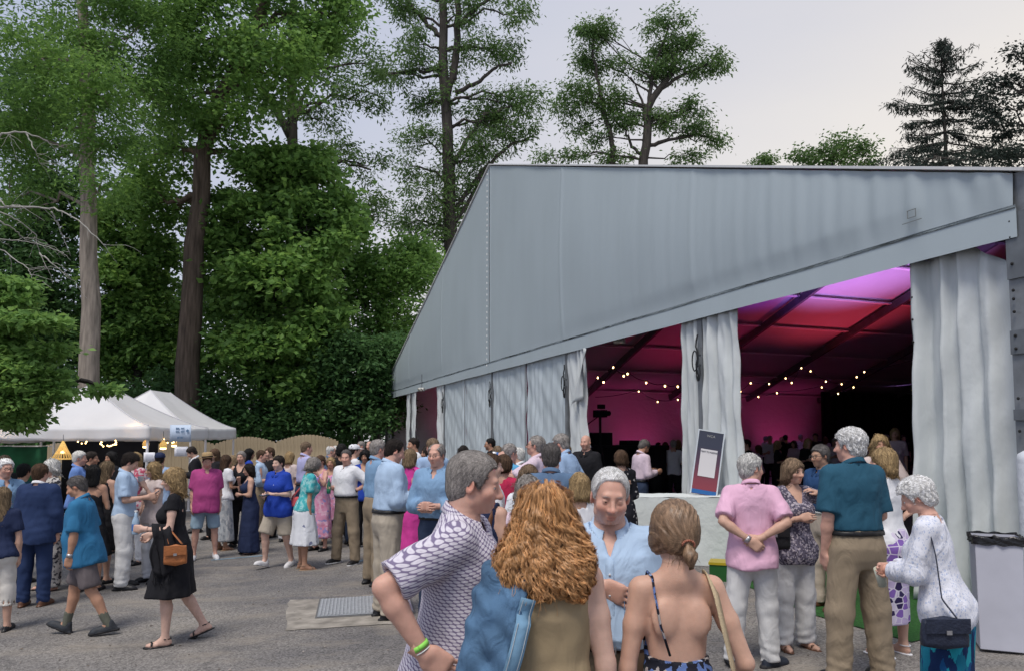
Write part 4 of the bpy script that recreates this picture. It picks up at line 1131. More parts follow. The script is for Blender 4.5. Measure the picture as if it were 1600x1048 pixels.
for (px, py, Y, lb) in ((968, 531, 15.0, 'white emergency flood light under the roof of the left opening'), (659, 607, 27.5, 'small white flood light in the far bay opening')):
    p = atY(px, py, Y); t = thing('flood_light', lb, 'flood light', (p.x, p.y, p.z - .1), R(-20))
    mb = MB(); mb.box((0, 0, .1), (.22, .12, .12)); mb.build('housing', mat('white_plastic', (.6, .6, .58), .4), t)
    for x in (-.06, .06):
        mb = MB(); mb.lathe([(.001, 0), (.045, .0), (.05, .03), (.03, .08)], 10); o = mb.build('head', mat('lamp_glass', (.75, .75, .7), .2), t, True); o.location = (x, -.07, .09); o.rotation_euler = (R(90), 0, 0)
    mb = MB(); mb.box((0, 0, .4), (.02, .02, .5)); mb.build('hanger', ALUD, t)
BLK = mat('matt_black', (.010, .010, .012), .7)
p = atY(968, 690, 19.0)
bo = thing('control_booth', 'black draped control booth inside the left opening', 'booth', (p.x, p.y, zg(p.x)), R(20))
mb = MB()
for k in range(50): pass
P = np.array([[(x, -.6 + .04 * math.sin(x * 14), z) for z in (0, 1.55)] for x in np.linspace(-1.1, 1.0, 60)], np.float32); mb.grid(P); mb.build('front_drape', BLK, bo, True, solid=.01)
mb = MB(); mb.box((-.05, 0, 1.57), (2.2, 1.25, .06)); mb.build('top', BLK, bo)
mb = MB(); mb.box((-.55, 0, 1.75), (.55, .3, .32)); mb.box((.35, 0, 1.66), (.5, .4, .12)); mb.build('mixer', BLK, bo)
for x in (-1, .9):
    for y in (-.5, .5): 
        mb = MB(); mb.box((x, y, .77), (.06, .06, 1.54)); mb.build('leg', BLK, bo)
p = atY(938, 690, 17.6)
vc = thing('video_camera', 'black video camera on a tripod in silhouette', 'camera', (p.x, p.y, zg(p.x)), R(35))
mb = MB(); mb.box((0, 0, 2.36), (.14, .34, .17)); mb.build('body', BLK, vc)
mb = MB(); mb.lathe([(.001, 0), (.055, 0), (.06, .14), (.05, .14)], 12); o = mb.build('lens', BLK, vc, True); o.location = (0, -.17, 2.36); o.rotation_euler = (R(90), 0, 0)
mb = MB(); mb.box((0.08, .05, 2.53), (.16, .10, .10)); mb.build('viewfinder', BLK, vc)
mb = MB(); mb.tube([(0, 0, 1.3), (0, 0, 2.28)], .03, 6); mb.build('column', BLK, vc)
for a_ in (0.3, 2.4, 4.5):
    mb = MB(); mb.tube([(0, 0, 1.7), (.55 * math.cos(a_), .55 * math.sin(a_), .02)], .02, 6); mb.build('leg', BLK, vc)
mb = MB(); mb.tube([(0, .1, 2.28), (.05, .55, 2.1)], .012, 5); mb.build('pan_bar', BLK, vc)
# round banquet tables under black cloths inside
for i, (s, n) in enumerate(((26, 10), (24, 15), (22, 20), (26, 19), (19, 24), (16, 22), (23, 26), (15, 28), (12, 17), (18, 17.5))):
    p = tw(s, n); t = thing('round_table', 'black clothed round banquet table, %s from the tent side wall' % ('nearest', 'fourth', 'seventh', 'second', 'eighth', 'ninth', 'fifth', 'tenth', 'third', 'sixth')[i], 'table', (p.x, p.y, zg(p.x)), group='black banquet tables inside the tent')
    mb = MB(); n_ = 40; P = np.zeros((n_ + 1, 5, 3), np.float32)
    for k in range(n_ + 1):
        a_ = k / n_ * 2 * math.pi
        for j, (r_, z) in enumerate(((.01, .75), (.8, .75), (.84, .70), (.86, .35), (.9, .03))):
            rr = r_ * (1 + (.05 * math.sin(k * 2 * math.pi / 5 * 2) if j > 2 else 0)); P[k, j] = (rr * math.cos(a_), rr * math.sin(a_), z)
    mb.grid(P); mb.build('cloth', mat('black_cloth', (.016, .014, .018), .8), t, True)
    mb = MB(); mb.lathe([(.001, .75), (.06, .75), (.05, .95), (.001, .96)], 10); mb.build('centrepiece', mat('dim_vase', (.3, .25, .3), .3), t, True)
# ================================================================== people: implicit bodies meshed by surface nets
FT = np.float32
def A3(*v): return np.array(v, FT)
def unit(v):
    v = np.asarray(v, FT); return v / (np.linalg.norm(v) + 1e-9)
def rcone(P, a, b, ra, rb):
    ba = b - a; pa = P - a
    t = np.clip(pa @ ba / (ba @ ba + 1e-9), 0, 1)
    q = pa - t[:, None] * ba
    return np.sqrt(np.einsum('ij,ij->i', q, q)) - (ra + (rb - ra) * t)
def ell(P, c, r):
    q = (P - A3(*c)) / A3(*r); k0 = np.sqrt(np.einsum('ij,ij->i', q, q)) + 1e-6
    q = q / A3(*r); k1 = np.sqrt(np.einsum('ij,ij->i', q, q)) + 1e-6
    return k0 * (k0 - 1) / k1
def sph(P, c, r):
    q = P - A3(*c); return np.sqrt(np.einsum('ij,ij->i', q, q)) - r
def smin(a, b, k):
    h = np.clip(.5 + .5 * (b - a) / k, 0, 1); return b + (a - b) * h - k * h * (1 - h)
def smax(a, b, k): return -smin(-a, -b, k)
def loft(P, prof, add=0.0, pw=2.3, folds=None):
    """prof rows: z, half width, half depth, centre x, centre y"""
    z = P[:, 2]; pr = prof
    a = np.interp(z, pr[:, 0], pr[:, 1]) + add; b = np.interp(z, pr[:, 0], pr[:, 2]) + add
    cx = np.interp(z, pr[:, 0], pr[:, 3]); cy = np.interp(z, pr[:, 0], pr[:, 4])
    x = P[:, 0] - cx; y = P[:, 1] - cy
    k = (np.abs(x / a) ** pw + np.abs(y / b) ** pw + 1e-9) ** (1 / pw)
    if folds is not None:
        th = np.arctan2(y / b, x / a); k = k - folds(th, z)
    d = (k - 1) * np.minimum(a, b)
    return np.maximum(d, np.maximum(z - pr[-1, 0], pr[0, 0] - z)).astype(FT)
def snet(f, lo, hi, res, step=3, slack=2.4):
    lo = np.asarray(lo, FT) - res * 2; hi = np.asarray(hi, FT) + res * 2
    nc = np.maximum(np.ceil((hi - lo) / (res * step)).astype(int), 1)
    ax = [lo[i] + (np.arange(nc[i]) + .5) * res * step for i in range(3)]
    gx = np.stack(np.meshgrid(*ax, indexing='ij'), -1).reshape(-1, 3).astype(FT)
    dc = f(gx).reshape(nc)
    near = np.abs(dc) < slack * res * step
    n = nc * step
    D = np.repeat(np.repeat(np.repeat(dc, step, 0), step, 1), step, 2).astype(FT)
    M = np.repeat(np.repeat(np.repeat(near, step, 0), step, 1), step, 2)
    idx = np.argwhere(M)
    if len(idx) == 0: return np.zeros((0, 3), FT), np.zeros((0, 4), np.int32)
    pts = (lo + (idx + .5) * res).astype(FT)
    D[M] = f(pts)
    S = D < 0
    c = S[:-1, :-1, :-1].astype(np.int8)
    cnt = np.zeros(tuple(n - 1), np.int8)
    for i in (0, 1):
        for j in (0, 1):
            for k in (0, 1):
                cnt += S[i:n[0] - 1 + i, j:n[1] - 1 + j, k:n[2] - 1 + k]
    mix = (cnt > 0) & (cnt < 8)
    ci = np.argwhere(mix)
    if len(ci) == 0: return np.zeros((0, 3), FT), np.zeros((0, 4), np.int32)
    vid = np.full(tuple(n - 1), -1, np.int32); vid[mix] = np.arange(len(ci))
    acc = np.zeros((len(ci), 3), FT); cn = np.zeros(len(ci), FT)
    cor = [np.array((i, j, k)) for i in (0, 1) for j in (0, 1) for k in (0, 1)]
    vals = {tuple(o): D[ci[:, 0] + o[0], ci[:, 1] + o[1], ci[:, 2] + o[2]] for o in cor}
    for o in cor:
        for a in range(3):
            if o[a] == 0:
                o2 = o.copy(); o2[a] = 1
                v0 = vals[tuple(o)]; v1 = vals[tuple(o2)]
                m = (v0 < 0) != (v1 < 0)
                t = np.where(m, v0 / np.where(m, v0 - v1, 1), 0)
                p = np.broadcast_to(o.astype(FT), (len(ci), 3)).copy(); p[:, a] = t
                acc += p * m[:, None]; cn += m
    V = lo + (ci + .5 + acc / cn[:, None]) * res
    Fs = []
    for a in range(3):
        b, c_ = (a + 1) % 3, (a + 2) % 3
        s0 = [slice(1, -1)] * 3; s0[a] = slice(0, -1); s1 = list(s0); s1[a] = slice(1, None)
        X0 = S[tuple(s0)]; X1 = S[tuple(s1)]
        for flip in (0, 1):
            e = np.argwhere((X0 & ~X1) if flip == 0 else (~X0 & X1))
            if not len(e): continue
            e[:, b] += 1; e[:, c_] += 1
            def cell(db, dc_):
                q = e.copy(); q[:, b] -= db; q[:, c_] -= dc_
                return vid[q[:, 0], q[:, 1], q[:, 2]]
            q = np.stack([cell(1, 1), cell(0, 1), cell(0, 0), cell(1, 0)], 1)
            if flip: q = q[:, ::-1]
            Fs.append(q)
    F = np.vstack(Fs).astype(np.int32)
    F = F[(F >= 0).all(1)]
    return V.astype(FT), F
def keep(V, F, fn):
    m = fn(V[F].mean(1)); F = F[m]
    used = np.zeros(len(V), bool); used[F.ravel()] = True
    mp = np.cumsum(used) - 1
    return V[used], mp[F].astype(np.int32)
def Rx(a): c, s = math.cos(a), math.sin(a); return np.array([[1,0,0],[0,c,-s],[0,s,c]], FT)
def Ry(a): c, s = math.cos(a), math.sin(a); return np.array([[c,0,s],[0,1,0],[-s,0,c]], FT)
def Rz(a): c, s = math.cos(a), math.sin(a); return np.array([[c,-s,0],[s,c,0],[0,0,1]], FT)

LEVEL = {0: dict(body=.012, head=.0038, hand=.0046, cloth=.0088, shoe=.012, strands=1.0),
         1: dict(body=.021, head=.0066, hand=.0074, cloth=.0155, shoe=.0130, strands=.24),
         2: dict(body=.028, head=.0098, hand=.0102, cloth=.0240, shoe=.017, strands=.07),
         3: dict(body=.036, head=.0132, hand=.0120, cloth=.0310, shoe=.021, strands=.03)}
ARM = dict(down=((.12, .03, -1), (.03, .22, -1)), relax=((.16, -.05, -1), (.02, .35, -1)), hip=((.70, -.38, -.72), (-.72, .42, -.42)),
           hold=((.18, .10, -1), (-.30, .92, .28)), belly=((.22, .12, -1), (-.78, .70, .08)), behind=((.26, -.40, -.9), (-.62, -.12, -.70)),
           mouth=((.30, .62, -.55), (-.42, .10, .90)), chest=((.25, .22, -1), (-.80, .50, .42)), fwd=((.14, .30, -1), (-.12, 1, .02)),
           swingf=((.10, .42, -1), (.0, .75, -.75)), swingb=((.14, -.42, -1), (.05, -.12, -1)), neck=((.80, .35, -.30), (-.80, .30, .75)), pocket=((.28, -.14, -1), (-.12, .26, -1)))
LEG = dict(stand=((.05, .0, -1), (.02, -.03, -1), 0), wide=((.13, .0, -1), (.06, -.03, -1), 0), walkf=((.03, .42, -1), (.02, .22, -1), 18), walkb=((.03, -.18, -1), (.02, -.75, -1), -30),
           stepb=((.03, -.20, -1), (.02, -.50, -1), -18), relax=((.09, .10, -1), (.05, -.10, -1), 0))
SKIN = dict(fair=(.60, .365, .270), pale=(.66, .430, .340), tan=(.50, .275, .180), red=(.63, .360, .275), olive=(.44, .260, .175), brown=(.20, .100, .062))
HAIRC = dict(grey=(.29, .265, .245), dgrey=(.11, .10, .095), white=(.84, .82, .78), silver=(.62, .61, .58), brown=(.095, .055, .032), dark=(.022, .016, .013), black=(.010, .009, .009), blond=(.36, .25, .125), dirty=(.22, .155, .09), red=(.36, .165, .055), ash=(.24, .165, .105), sandy=(.20, .14, .09))

def skinmat(lv):
    return mat('skin_near' if lv == 0 else 'skin', (.5, .3, .2), .52 if lv else .44, .13 if lv else .11, 35 if lv else 40, .12 if lv else .14, 160 if lv else 300, spec=.35, vcol=True, sss=.12 if lv == 0 else 0)
def hairmat(name, lv=1):
    return mat('hair_' + name, HAIRC[name], .62, .30, 25, .5, 120, spec=.25, stretch=(3, 3, .5), island=.45)

def cl(name, c, var=.06, wr=.55, weave=.25, rough=.85, wscale=7.0):
    key = 'cloth_' + name
    if key in _mats: return _mats[key]
    m = mat(key, c, rough, var, 6, spec=.2)
    folds_bump(m, wr, weave, wscale)
    return m
def folds_bump(m, wr=.55, weave=.25, wscale=7.0):
    t = m.node_tree; L = t.links; p = t.nodes['Principled BSDF']
    tcn = t.nodes.new('ShaderNodeTexCoord')
    mp = t.nodes.new('ShaderNodeMapping'); mp.inputs['Scale'].default_value = (1.0, 1.0, .55); mp.inputs['Rotation'].default_value = (.3, .35, 0)
    L.new(tcn.outputs['Object'], mp.inputs[0])
    n = t.nodes.new('ShaderNodeTexNoise'); n.inputs['Scale'].default_value = wscale; n.inputs['Detail'].default_value = 3; n.inputs['Roughness'].default_value = .45; n.inputs['Distortion'].default_value = 1.2
    L.new(mp.outputs[0], n.inputs['Vector'])
    b = t.nodes.new('ShaderNodeBump'); b.inputs['Strength'].default_value = wr; b.inputs['Distance'].default_value = .045
    L.new(n.outputs['Fac'], b.inputs['Height'])
    n2 = t.nodes.new('ShaderNodeTexNoise'); n2.inputs['Scale'].default_value = 420; L.new(tcn.outputs['Object'], n2.inputs['Vector'])
    b2 = t.nodes.new('ShaderNodeBump'); b2.inputs['Strength'].default_value = weave; b2.inputs['Distance'].default_value = .004
    L.new(n2.outputs['Fac'], b2.inputs['Height']); L.new(b.outputs[0], b2.inputs['Normal']); L.new(b2.outputs[0], p.inputs['Normal'])
class Rig:
    def __init__(s, sp):
        g = sp.get
        s.h = g('h', 1.75); s.k = s.h / 1.75; k = s.k
        s.fem = g('sex', 'm') == 'f'
        s.g = g('girth', 1.0) * .95; s.belly = g('belly', .0)
        s.lean = R(g('lean', 3)); s.tw = R(g('twist', 0)); s.side = R(g('tilt', 0))
        s.Mu = Rz(s.tw) @ Ry(s.side) @ Rx(-s.lean)
        s.piv = A3(0, 0, .98 * k)
        fem = s.fem
        if fem:
            pr = [(.78,.120,.085,0,-.01),(.84,.165,.110,0,-.02),(.92,.178,.122,0,-.025),(1.0,.160,.108,0,-.012),(1.08,.130,.092,0,0),(1.15,.128,.092,0,.004),(1.24,.142,.112,0,.014),(1.29,.150,.124,0,.020),(1.36,.150,.098,0,.002),(1.42,.130,.076,0,-.012),(1.46,.085,.06,0,-.022),(1.50,.05,.05,0,-.028)]
        else:
            pr = [(.78,.125,.085,0,0),(.84,.158,.105,0,-.008),(.92,.172,.116,0,-.012),(1.0,.166,.110,0,-.002),(1.08,.158,.106,0,.004),(1.2,.164,.114,0,.006),(1.32,.182,.124,0,.004),(1.39,.178,.108,0,-.006),(1.44,.140,.080,0,-.018),(1.475,.090,.062,0,-.025),(1.51,.055,.052,0,-.03)]
        pr = np.array(pr, FT); 
        if s.belly:
            w = np.exp(-((pr[:, 0] - 1.08) / .13) ** 2) * s.belly
            pr[:, 2] += .055 * w; pr[:, 4] += .045 * w; pr[:, 1] += .025 * w
        pr[:, 1:3] *= s.g
        s.prof = pr * k
        s.sx = (.150 if fem else .172) * k * (.6 + .4 * s.g)
        s.sh = {+1: A3(s.sx, -.012 * k, 1.415 * k), -1: A3(-s.sx, -.012 * k, 1.415 * k)}
        ua, fa = .285 * k, .255 * k
        s.elb = {}; s.wri = {}; s.fdir = {}
        for sd, nm in ((1, 'R'), (-1, 'L')):
            a = g('arm' + nm, 'down')
            a = ARM[a] if isinstance(a, str) else a
            u = unit(np.array(a[0]) * (sd, 1, 1)); f = unit(np.array(a[1]) * (sd, 1, 1))
            s.elb[sd] = s.sh[sd] + u * ua; s.wri[sd] = s.elb[sd] + f * fa; s.fdir[sd] = f
        s.ar = (.86 if fem else 1.0) * k * (.55 + .45 * s.g) * g('armth', 1.0)
        hx = (.088 if fem else .090) * k
        s.hip = {}; s.kne = {}; s.ank = {}; s.fpitch = {}; s.fyaw = {}
        for sd, nm in ((1, 'R'), (-1, 'L')):
            a = g('leg' + nm, 'stand'); a = LEG[a] if isinstance(a, str) else a
            s.hip[sd] = A3(hx * sd, -.005 * k, .90 * k)
            u = unit(np.array(a[0]) * (sd, 1, 1)); f = unit(np.array(a[1]) * (sd, 1, 1))
            s.kne[sd] = s.hip[sd] + u * .415 * k; s.ank[sd] = s.kne[sd] + f * .405 * k
            s.fpitch[sd] = R(a[2]); s.fyaw[sd] = R(-sd * (a[3] if len(a) > 3 else 8))
        s.lr = k * (.6 + .4 * s.g) * (1.0 if not fem else 1.0)
        # drop so that the lower foot touches the ground
        low = min(s.ank[sd][2] - .085 * k * math.cos(s.fpitch[sd]) - max(0, -math.sin(s.fpitch[sd])) * .13 * k - max(0, math.sin(s.fpitch[sd])) * .05 * k for sd in (1, -1))
        d = A3(0, 0, -low)
        for D_ in (s.hip, s.kne, s.ank):
            for sd in D_: D_[sd] = D_[sd] + d
        s.drop = float(d[2])
        s.uoff = d
        yaw, pit, rol = [R(v) for v in g('head', (0, 0, 0))]
        s.Mh = Rz(yaw) @ Rx(pit) @ Ry(rol)
        s.hs = (.90 if fem else .935) * (k ** .6) * g('headk', 1.0)
        nb = A3(0, -.030, 1.475) * k
        s.nb = nb
        s.hc = nb + (Rz(yaw * .4) @ Rx(pit * .5)) @ (A3(0, .030, .151) * s.hs)   # head centre (between the ears)
    # frames ------------------------------------------------------------
    def up(s, P):      # base -> upper-body coordinates
        return (P - s.uoff - s.piv) @ s.Mu + s.piv
    def fromup(s, P):
        return (np.asarray(P, FT) - s.piv) @ s.Mu.T + s.piv + s.uoff
    def hd(s, U):      # upper -> head coordinates (unit head)
        return (U - s.hc) @ s.Mh / s.hs
    def fromhd(s, q):
        return s.fromup((np.asarray(q, FT) * s.hs) @ s.Mh.T + s.hc)
    # limbs --------------------------------------------------------------
    def arm(s, U, sd, add=0.0, mul=1.0):
        a, b, c = s.sh[sd], s.elb[sd], s.wri[sd]; r = s.ar * mul
        m = b + (c - b) * .28; m0 = a + (b - a) * .45
        d = smin(rcone(U, a, m0, .050 * r + add, .048 * r + add), rcone(U, m0, b, .049 * r + add, .040 * r + add), .02)
        d = smin(d, rcone(U, b, m, .039 * r + add, .043 * r + add), .015)
        return smin(d, rcone(U, m, c, .043 * r + add, .0265 * r + add), .015)
    def leg(s, B, sd, add=0.0):
        a, b, c = s.hip[sd], s.kne[sd], s.ank[sd]; r = s.lr; kd = unit(c - b)
        back = A3(0, -.012, 0) * s.k
        m = b + (c - b) * .30 + back
        d = smin(rcone(B, a, b, .090 * r + add, .056 * r + add), rcone(B, b, m, .053 * r + add, .057 * r + add), .03)
        return smin(d, rcone(B, m, c, .057 * r + add, .036 * r + add), .02)
    def foot(s, B, sd):
        """base -> foot coordinates (origin under the ankle, y to the toes)"""
        M = Rz(s.fyaw[sd]) @ Rx(s.fpitch[sd])
        return ((B - s.ank[sd]) @ M) / s.k + A3(0, 0, .085), M
    def torso(s, U, add=0.0, pw=2.3):
        d = loft(U, s.prof, add, pw); k = s.k
        for sd in (1, -1):
            d = smin(d, rcone(U, A3(0, -.035, 1.462) * k, s.sh[sd] + A3(-.02 * sd, 0, .002) * k, .038 * k + add, .049 * k * (.6 + .4 * s.g) + add), .03)
        if s.fem:
            for sd in (1, -1):
                d = smin(d, ell(U, A3(.070 * sd, -.074, 1.315) * k, A3(.046, .022, .066) * k + add), .03)
                d = smin(d, ell(U, A3(.068 * sd, .098, 1.262) * k * A3(s.g, s.g, 1), A3(.066, .055, .066) * k * s.g + add), .03)
        return d + .0032 * np.exp(-(U[:, 0] / (.014 * k)) ** 2) * ((U[:, 1] < -.02) & (U[:, 2] < 1.44 * k)) * np.clip((U[:, 2] / k - .95) * 8, 0, 1)
    def neck(s, U, add=0.0):
        r = (.050 if s.fem else .060) * s.k * (.75 + .25 * s.g)
        return rcone(U, s.nb - A3(0, 0, .02), s.hc + s.Mh @ (A3(0, -.022, -.03) * s.hs), r + .006 + add, r + add)
    # head -----------------------------------------------------------------
    def head(s, q, fine=True, eyes_open=.0045):
        fem = s.fem; jw = .93 if fem else 1.0
        d = ell(q, (0, -.014, .036), (.0745, .096, .086))
        d = smin(d, ell(q, (0, .028, -.030), (.060 * jw, .066, .080)), .03)
        d = smin(d, ell(q, (0, .052, -.092), (.026 * jw, .030, .026)), .028)
        for sx in (1, -1):
            d = smin(d, sph(q, (.046 * jw * sx, .006, -.062), .020), .03)
            d = smin(d, sph(q, (.040 * sx, .060, -.022), .026), .02)       # cheek bones
        d = smin(d, rcone(q, A3(-.030, .080, .030), A3(.030, .080, .030), .012, .012), .018)   # brow
        for sx in (1, -1):
            d = smax(d, -sph(q, (.031 * sx, .1005, .008), .0165), .014)     # sockets
        # nose
        n = rcone(q, A3(0, .086, .022), A3(0, .110, -.026), .0085, .0125)
        n = smin(n, sph(q, (0, .1115, -.028), .0125), .008)
        for sx in (1, -1): n = smin(n, sph(q, (.0125 * sx, .099, -.031), .0092), .008)
        d = smin(d, n, .010)
        # mouth
        m = rcone(q, A3(-.018, .0840, -.0605), A3(.018, .0840, -.0605), .0052, .0052)
        m = smin(m, sph(q, (0, .0900, -.0580), .0060), .010)
        m2 = smin(rcone(q, A3(-.014, .0830, -.0705), A3(.014, .0830, -.0705), .0056, .0056), sph(q, (0, .0865, -.0705), .0066), .010)
        d = smin(d, smin(m, m2, .002), .007)
        if fine:
            d = smax(d, -rcone(q, A3(-.021, .0905, -.0652), A3(.021, .0905, -.0652), .0018, .0018), .002)
            for sx in (1, -1):
                c = (.031 * sx, .0765, .006)
                lid = sph(q, c, .0145)
                if eyes_open > 0:
                    sl = np.maximum(np.abs(q[:, 2] - .0045) - eyes_open, np.abs(q[:, 0] - .031 * sx) - .0125)
                    lid = np.maximum(lid, -np.maximum(sl, -(q[:, 1] - .080)))
                d = smin(d, lid, .003)
        # ears
        for sx in (1, -1):
            t = q - A3(.078 * sx, -.012, .000)
            c, sn = math.cos(.45 * sx), math.sin(.45 * sx)
            e = np.stack([t[:, 0] * c - t[:, 1] * sn, t[:, 0] * sn + t[:, 1] * c, t[:, 2]], 1)
            ed = ell(e, (0, 0, 0), (.0085, .0195, .0320))
            if fine: ed = smax(ed, -ell(e, (.007 * sx, .004, .003), (.006, .011, .019)), .004)
            d = smin(d, ed, .006)
        return d * 1.0
    def hand_frame(s, sd, sp):
        f = s.fdir[sd]
        nm = 'R' if sd == 1 else 'L'
        hb = sp.get('hand' + nm, None)
        n = A3(-sd, 0, 0)
        if hb and 'dir' in hb: f = unit(np.array(hb['dir']) * (sd, 1, 1))
        if hb and 'palm' in hb: n = np.array(hb['palm'], FT) * (sd, 1, 1)
        n = unit(n - f * (n @ f)); 
        t = unit(np.cross(f, n)) * 1.0
        # the thumb lies on the side that makes a real left or right hand
        if sd == 1: t = unit(np.cross(n, f))
        return f, n, t
    def hand(s, U, sd, sp):
        f, n, t = s.hand_frame(sd, sp)
        nm = 'R' if sd == 1 else 'L'; hb = sp.get('hand' + nm, None) or {}
        curl = hb.get('curl', .35); spread = hb.get('spread', .25)
        k = s.k * (.93 if s.fem else 1.03)
        q = (U - s.wri[sd]) @ np.stack([t, f, n], 1) / k
        d = rcone(q, A3(0, -.05, 0), A3(0, .012, 0), .030, .026)
        fl = q * A3(1, 1, 1.55)
        p = np.minimum(rcone(fl, A3(-.020, .03, 0), A3(-.026, .082, 0), .024, .0185), rcone(fl, A3(.020, .03, 0), A3(.024, .084, 0), .026, .019))
        p = smin(p, rcone(fl, A3(0, .01, 0), A3(0, .080, 0), .026, .022), .015)
        d = smin(d, p, .018)
        for i, (bx, by, ln) in enumerate(((.029, .088, .070), (.010, .093, .078), (-.010, .091, .073), (-.028, .083, .058))):
            c0 = curl * (1.0 + .10 * i); sp_ = spread * (bx / .03) * .35
            b = A3(bx, by - .008, 0); ang = .25 * c0
            pts = [b]
            for L_, w in ((.46, .55), (.30, .95), (.24, .75)):
                ang += c0 * w
                dr = A3(math.sin(sp_) * math.cos(ang), math.cos(sp_) * math.cos(ang), math.sin(ang))
                pts.append(pts[-1] + dr * ln * L_ * 1.08)
            r0 = .0090 if i < 3 else .0078
            for j in range(3):
                d = smin(d, rcone(q, pts[j], pts[j + 1], r0 - .0008 * j, r0 - .0008 * (j + 1)), .004)
        tb = hb.get('thumb', .55)
        T = [A3(.026, .022, .004), A3(.048, .052, .010 + .012 * curl), A3(.056 - .012 * tb * curl, .082, .016 + .026 * curl), A3(.052 - .024 * curl, .108, .020 + .034 * curl)]
        for a, b, r0, r1 in ((T[0], T[1], .0150, .0120), (T[1], T[2], .0115, .0100), (T[2], T[3], .0098, .0080)):
            d = smin(d, rcone(q, a, b, r0, r1), .008)
        return d * k

def skincolor(rig, V, sp, lv):
    base = np.array(SKIN[sp.get('skin', 'fair')], FT)
    c = np.tile(base, (len(V), 1))
    q = rig.hd(rig.up(V))
    inh = (np.abs(q) < .16).all(1)
    def blob(ctr, r, w, colr):
        d = np.linalg.norm((q - A3(*ctr)) / A3(*r), axis=1); a = (np.clip(1.25 - d, 0, 1) * w)[:, None] * inh[:, None]
        c[:] = c * (1 - a) + np.array(colr, FT) * a
    for sx in (1, -1):
        blob((.040 * sx, .070, -.028), (.030, .05, .028), .40, base * (1.12, .80, .78))
        blob((.080 * sx, -.012, 0), (.018, .03, .036), .55, base * (1.12, .74, .70))
    blob((0, .115, -.028), (.018, .03, .018), .5, base * (1.12, .76, .74))
    lip = base * ((.95, .62, .60) if not rig.fem else (1.0, .46, .46))
    blob((0, .094, -.060), (.025, .02, .0065), .85, lip); blob((0, .091, -.0715), (.022, .02, .0075), .85, lip)
    hc = np.array(HAIRC[sp.get('hairc', 'brown')], FT)
    hb = hc * .55 + base * .25 if sp.get('hairc') not in ('white', 'silver') else hc * .55 + base * .3
    for sx in (1, -1):
        blob((.031 * sx, .096, .0285), (.0175, .03, .0045), .8, hb)
        if lv > 0: blob((.031 * sx, .093, .0055), (.0125, .02, .0045), .85, (.045, .032, .028))
        else: blob((.031 * sx, .093, .0105), (.0150, .02, .0022), .6, base * .3)
    if sp.get('beard'):
        blob((0, .06, -.085), (.065, .07, .045), .7, hc * .8 + base * .1)
    elif not rig.fem:
        blob((0, .06, -.085), (.060, .06, .040), .22, base * (.62, .60, .62))
    return c

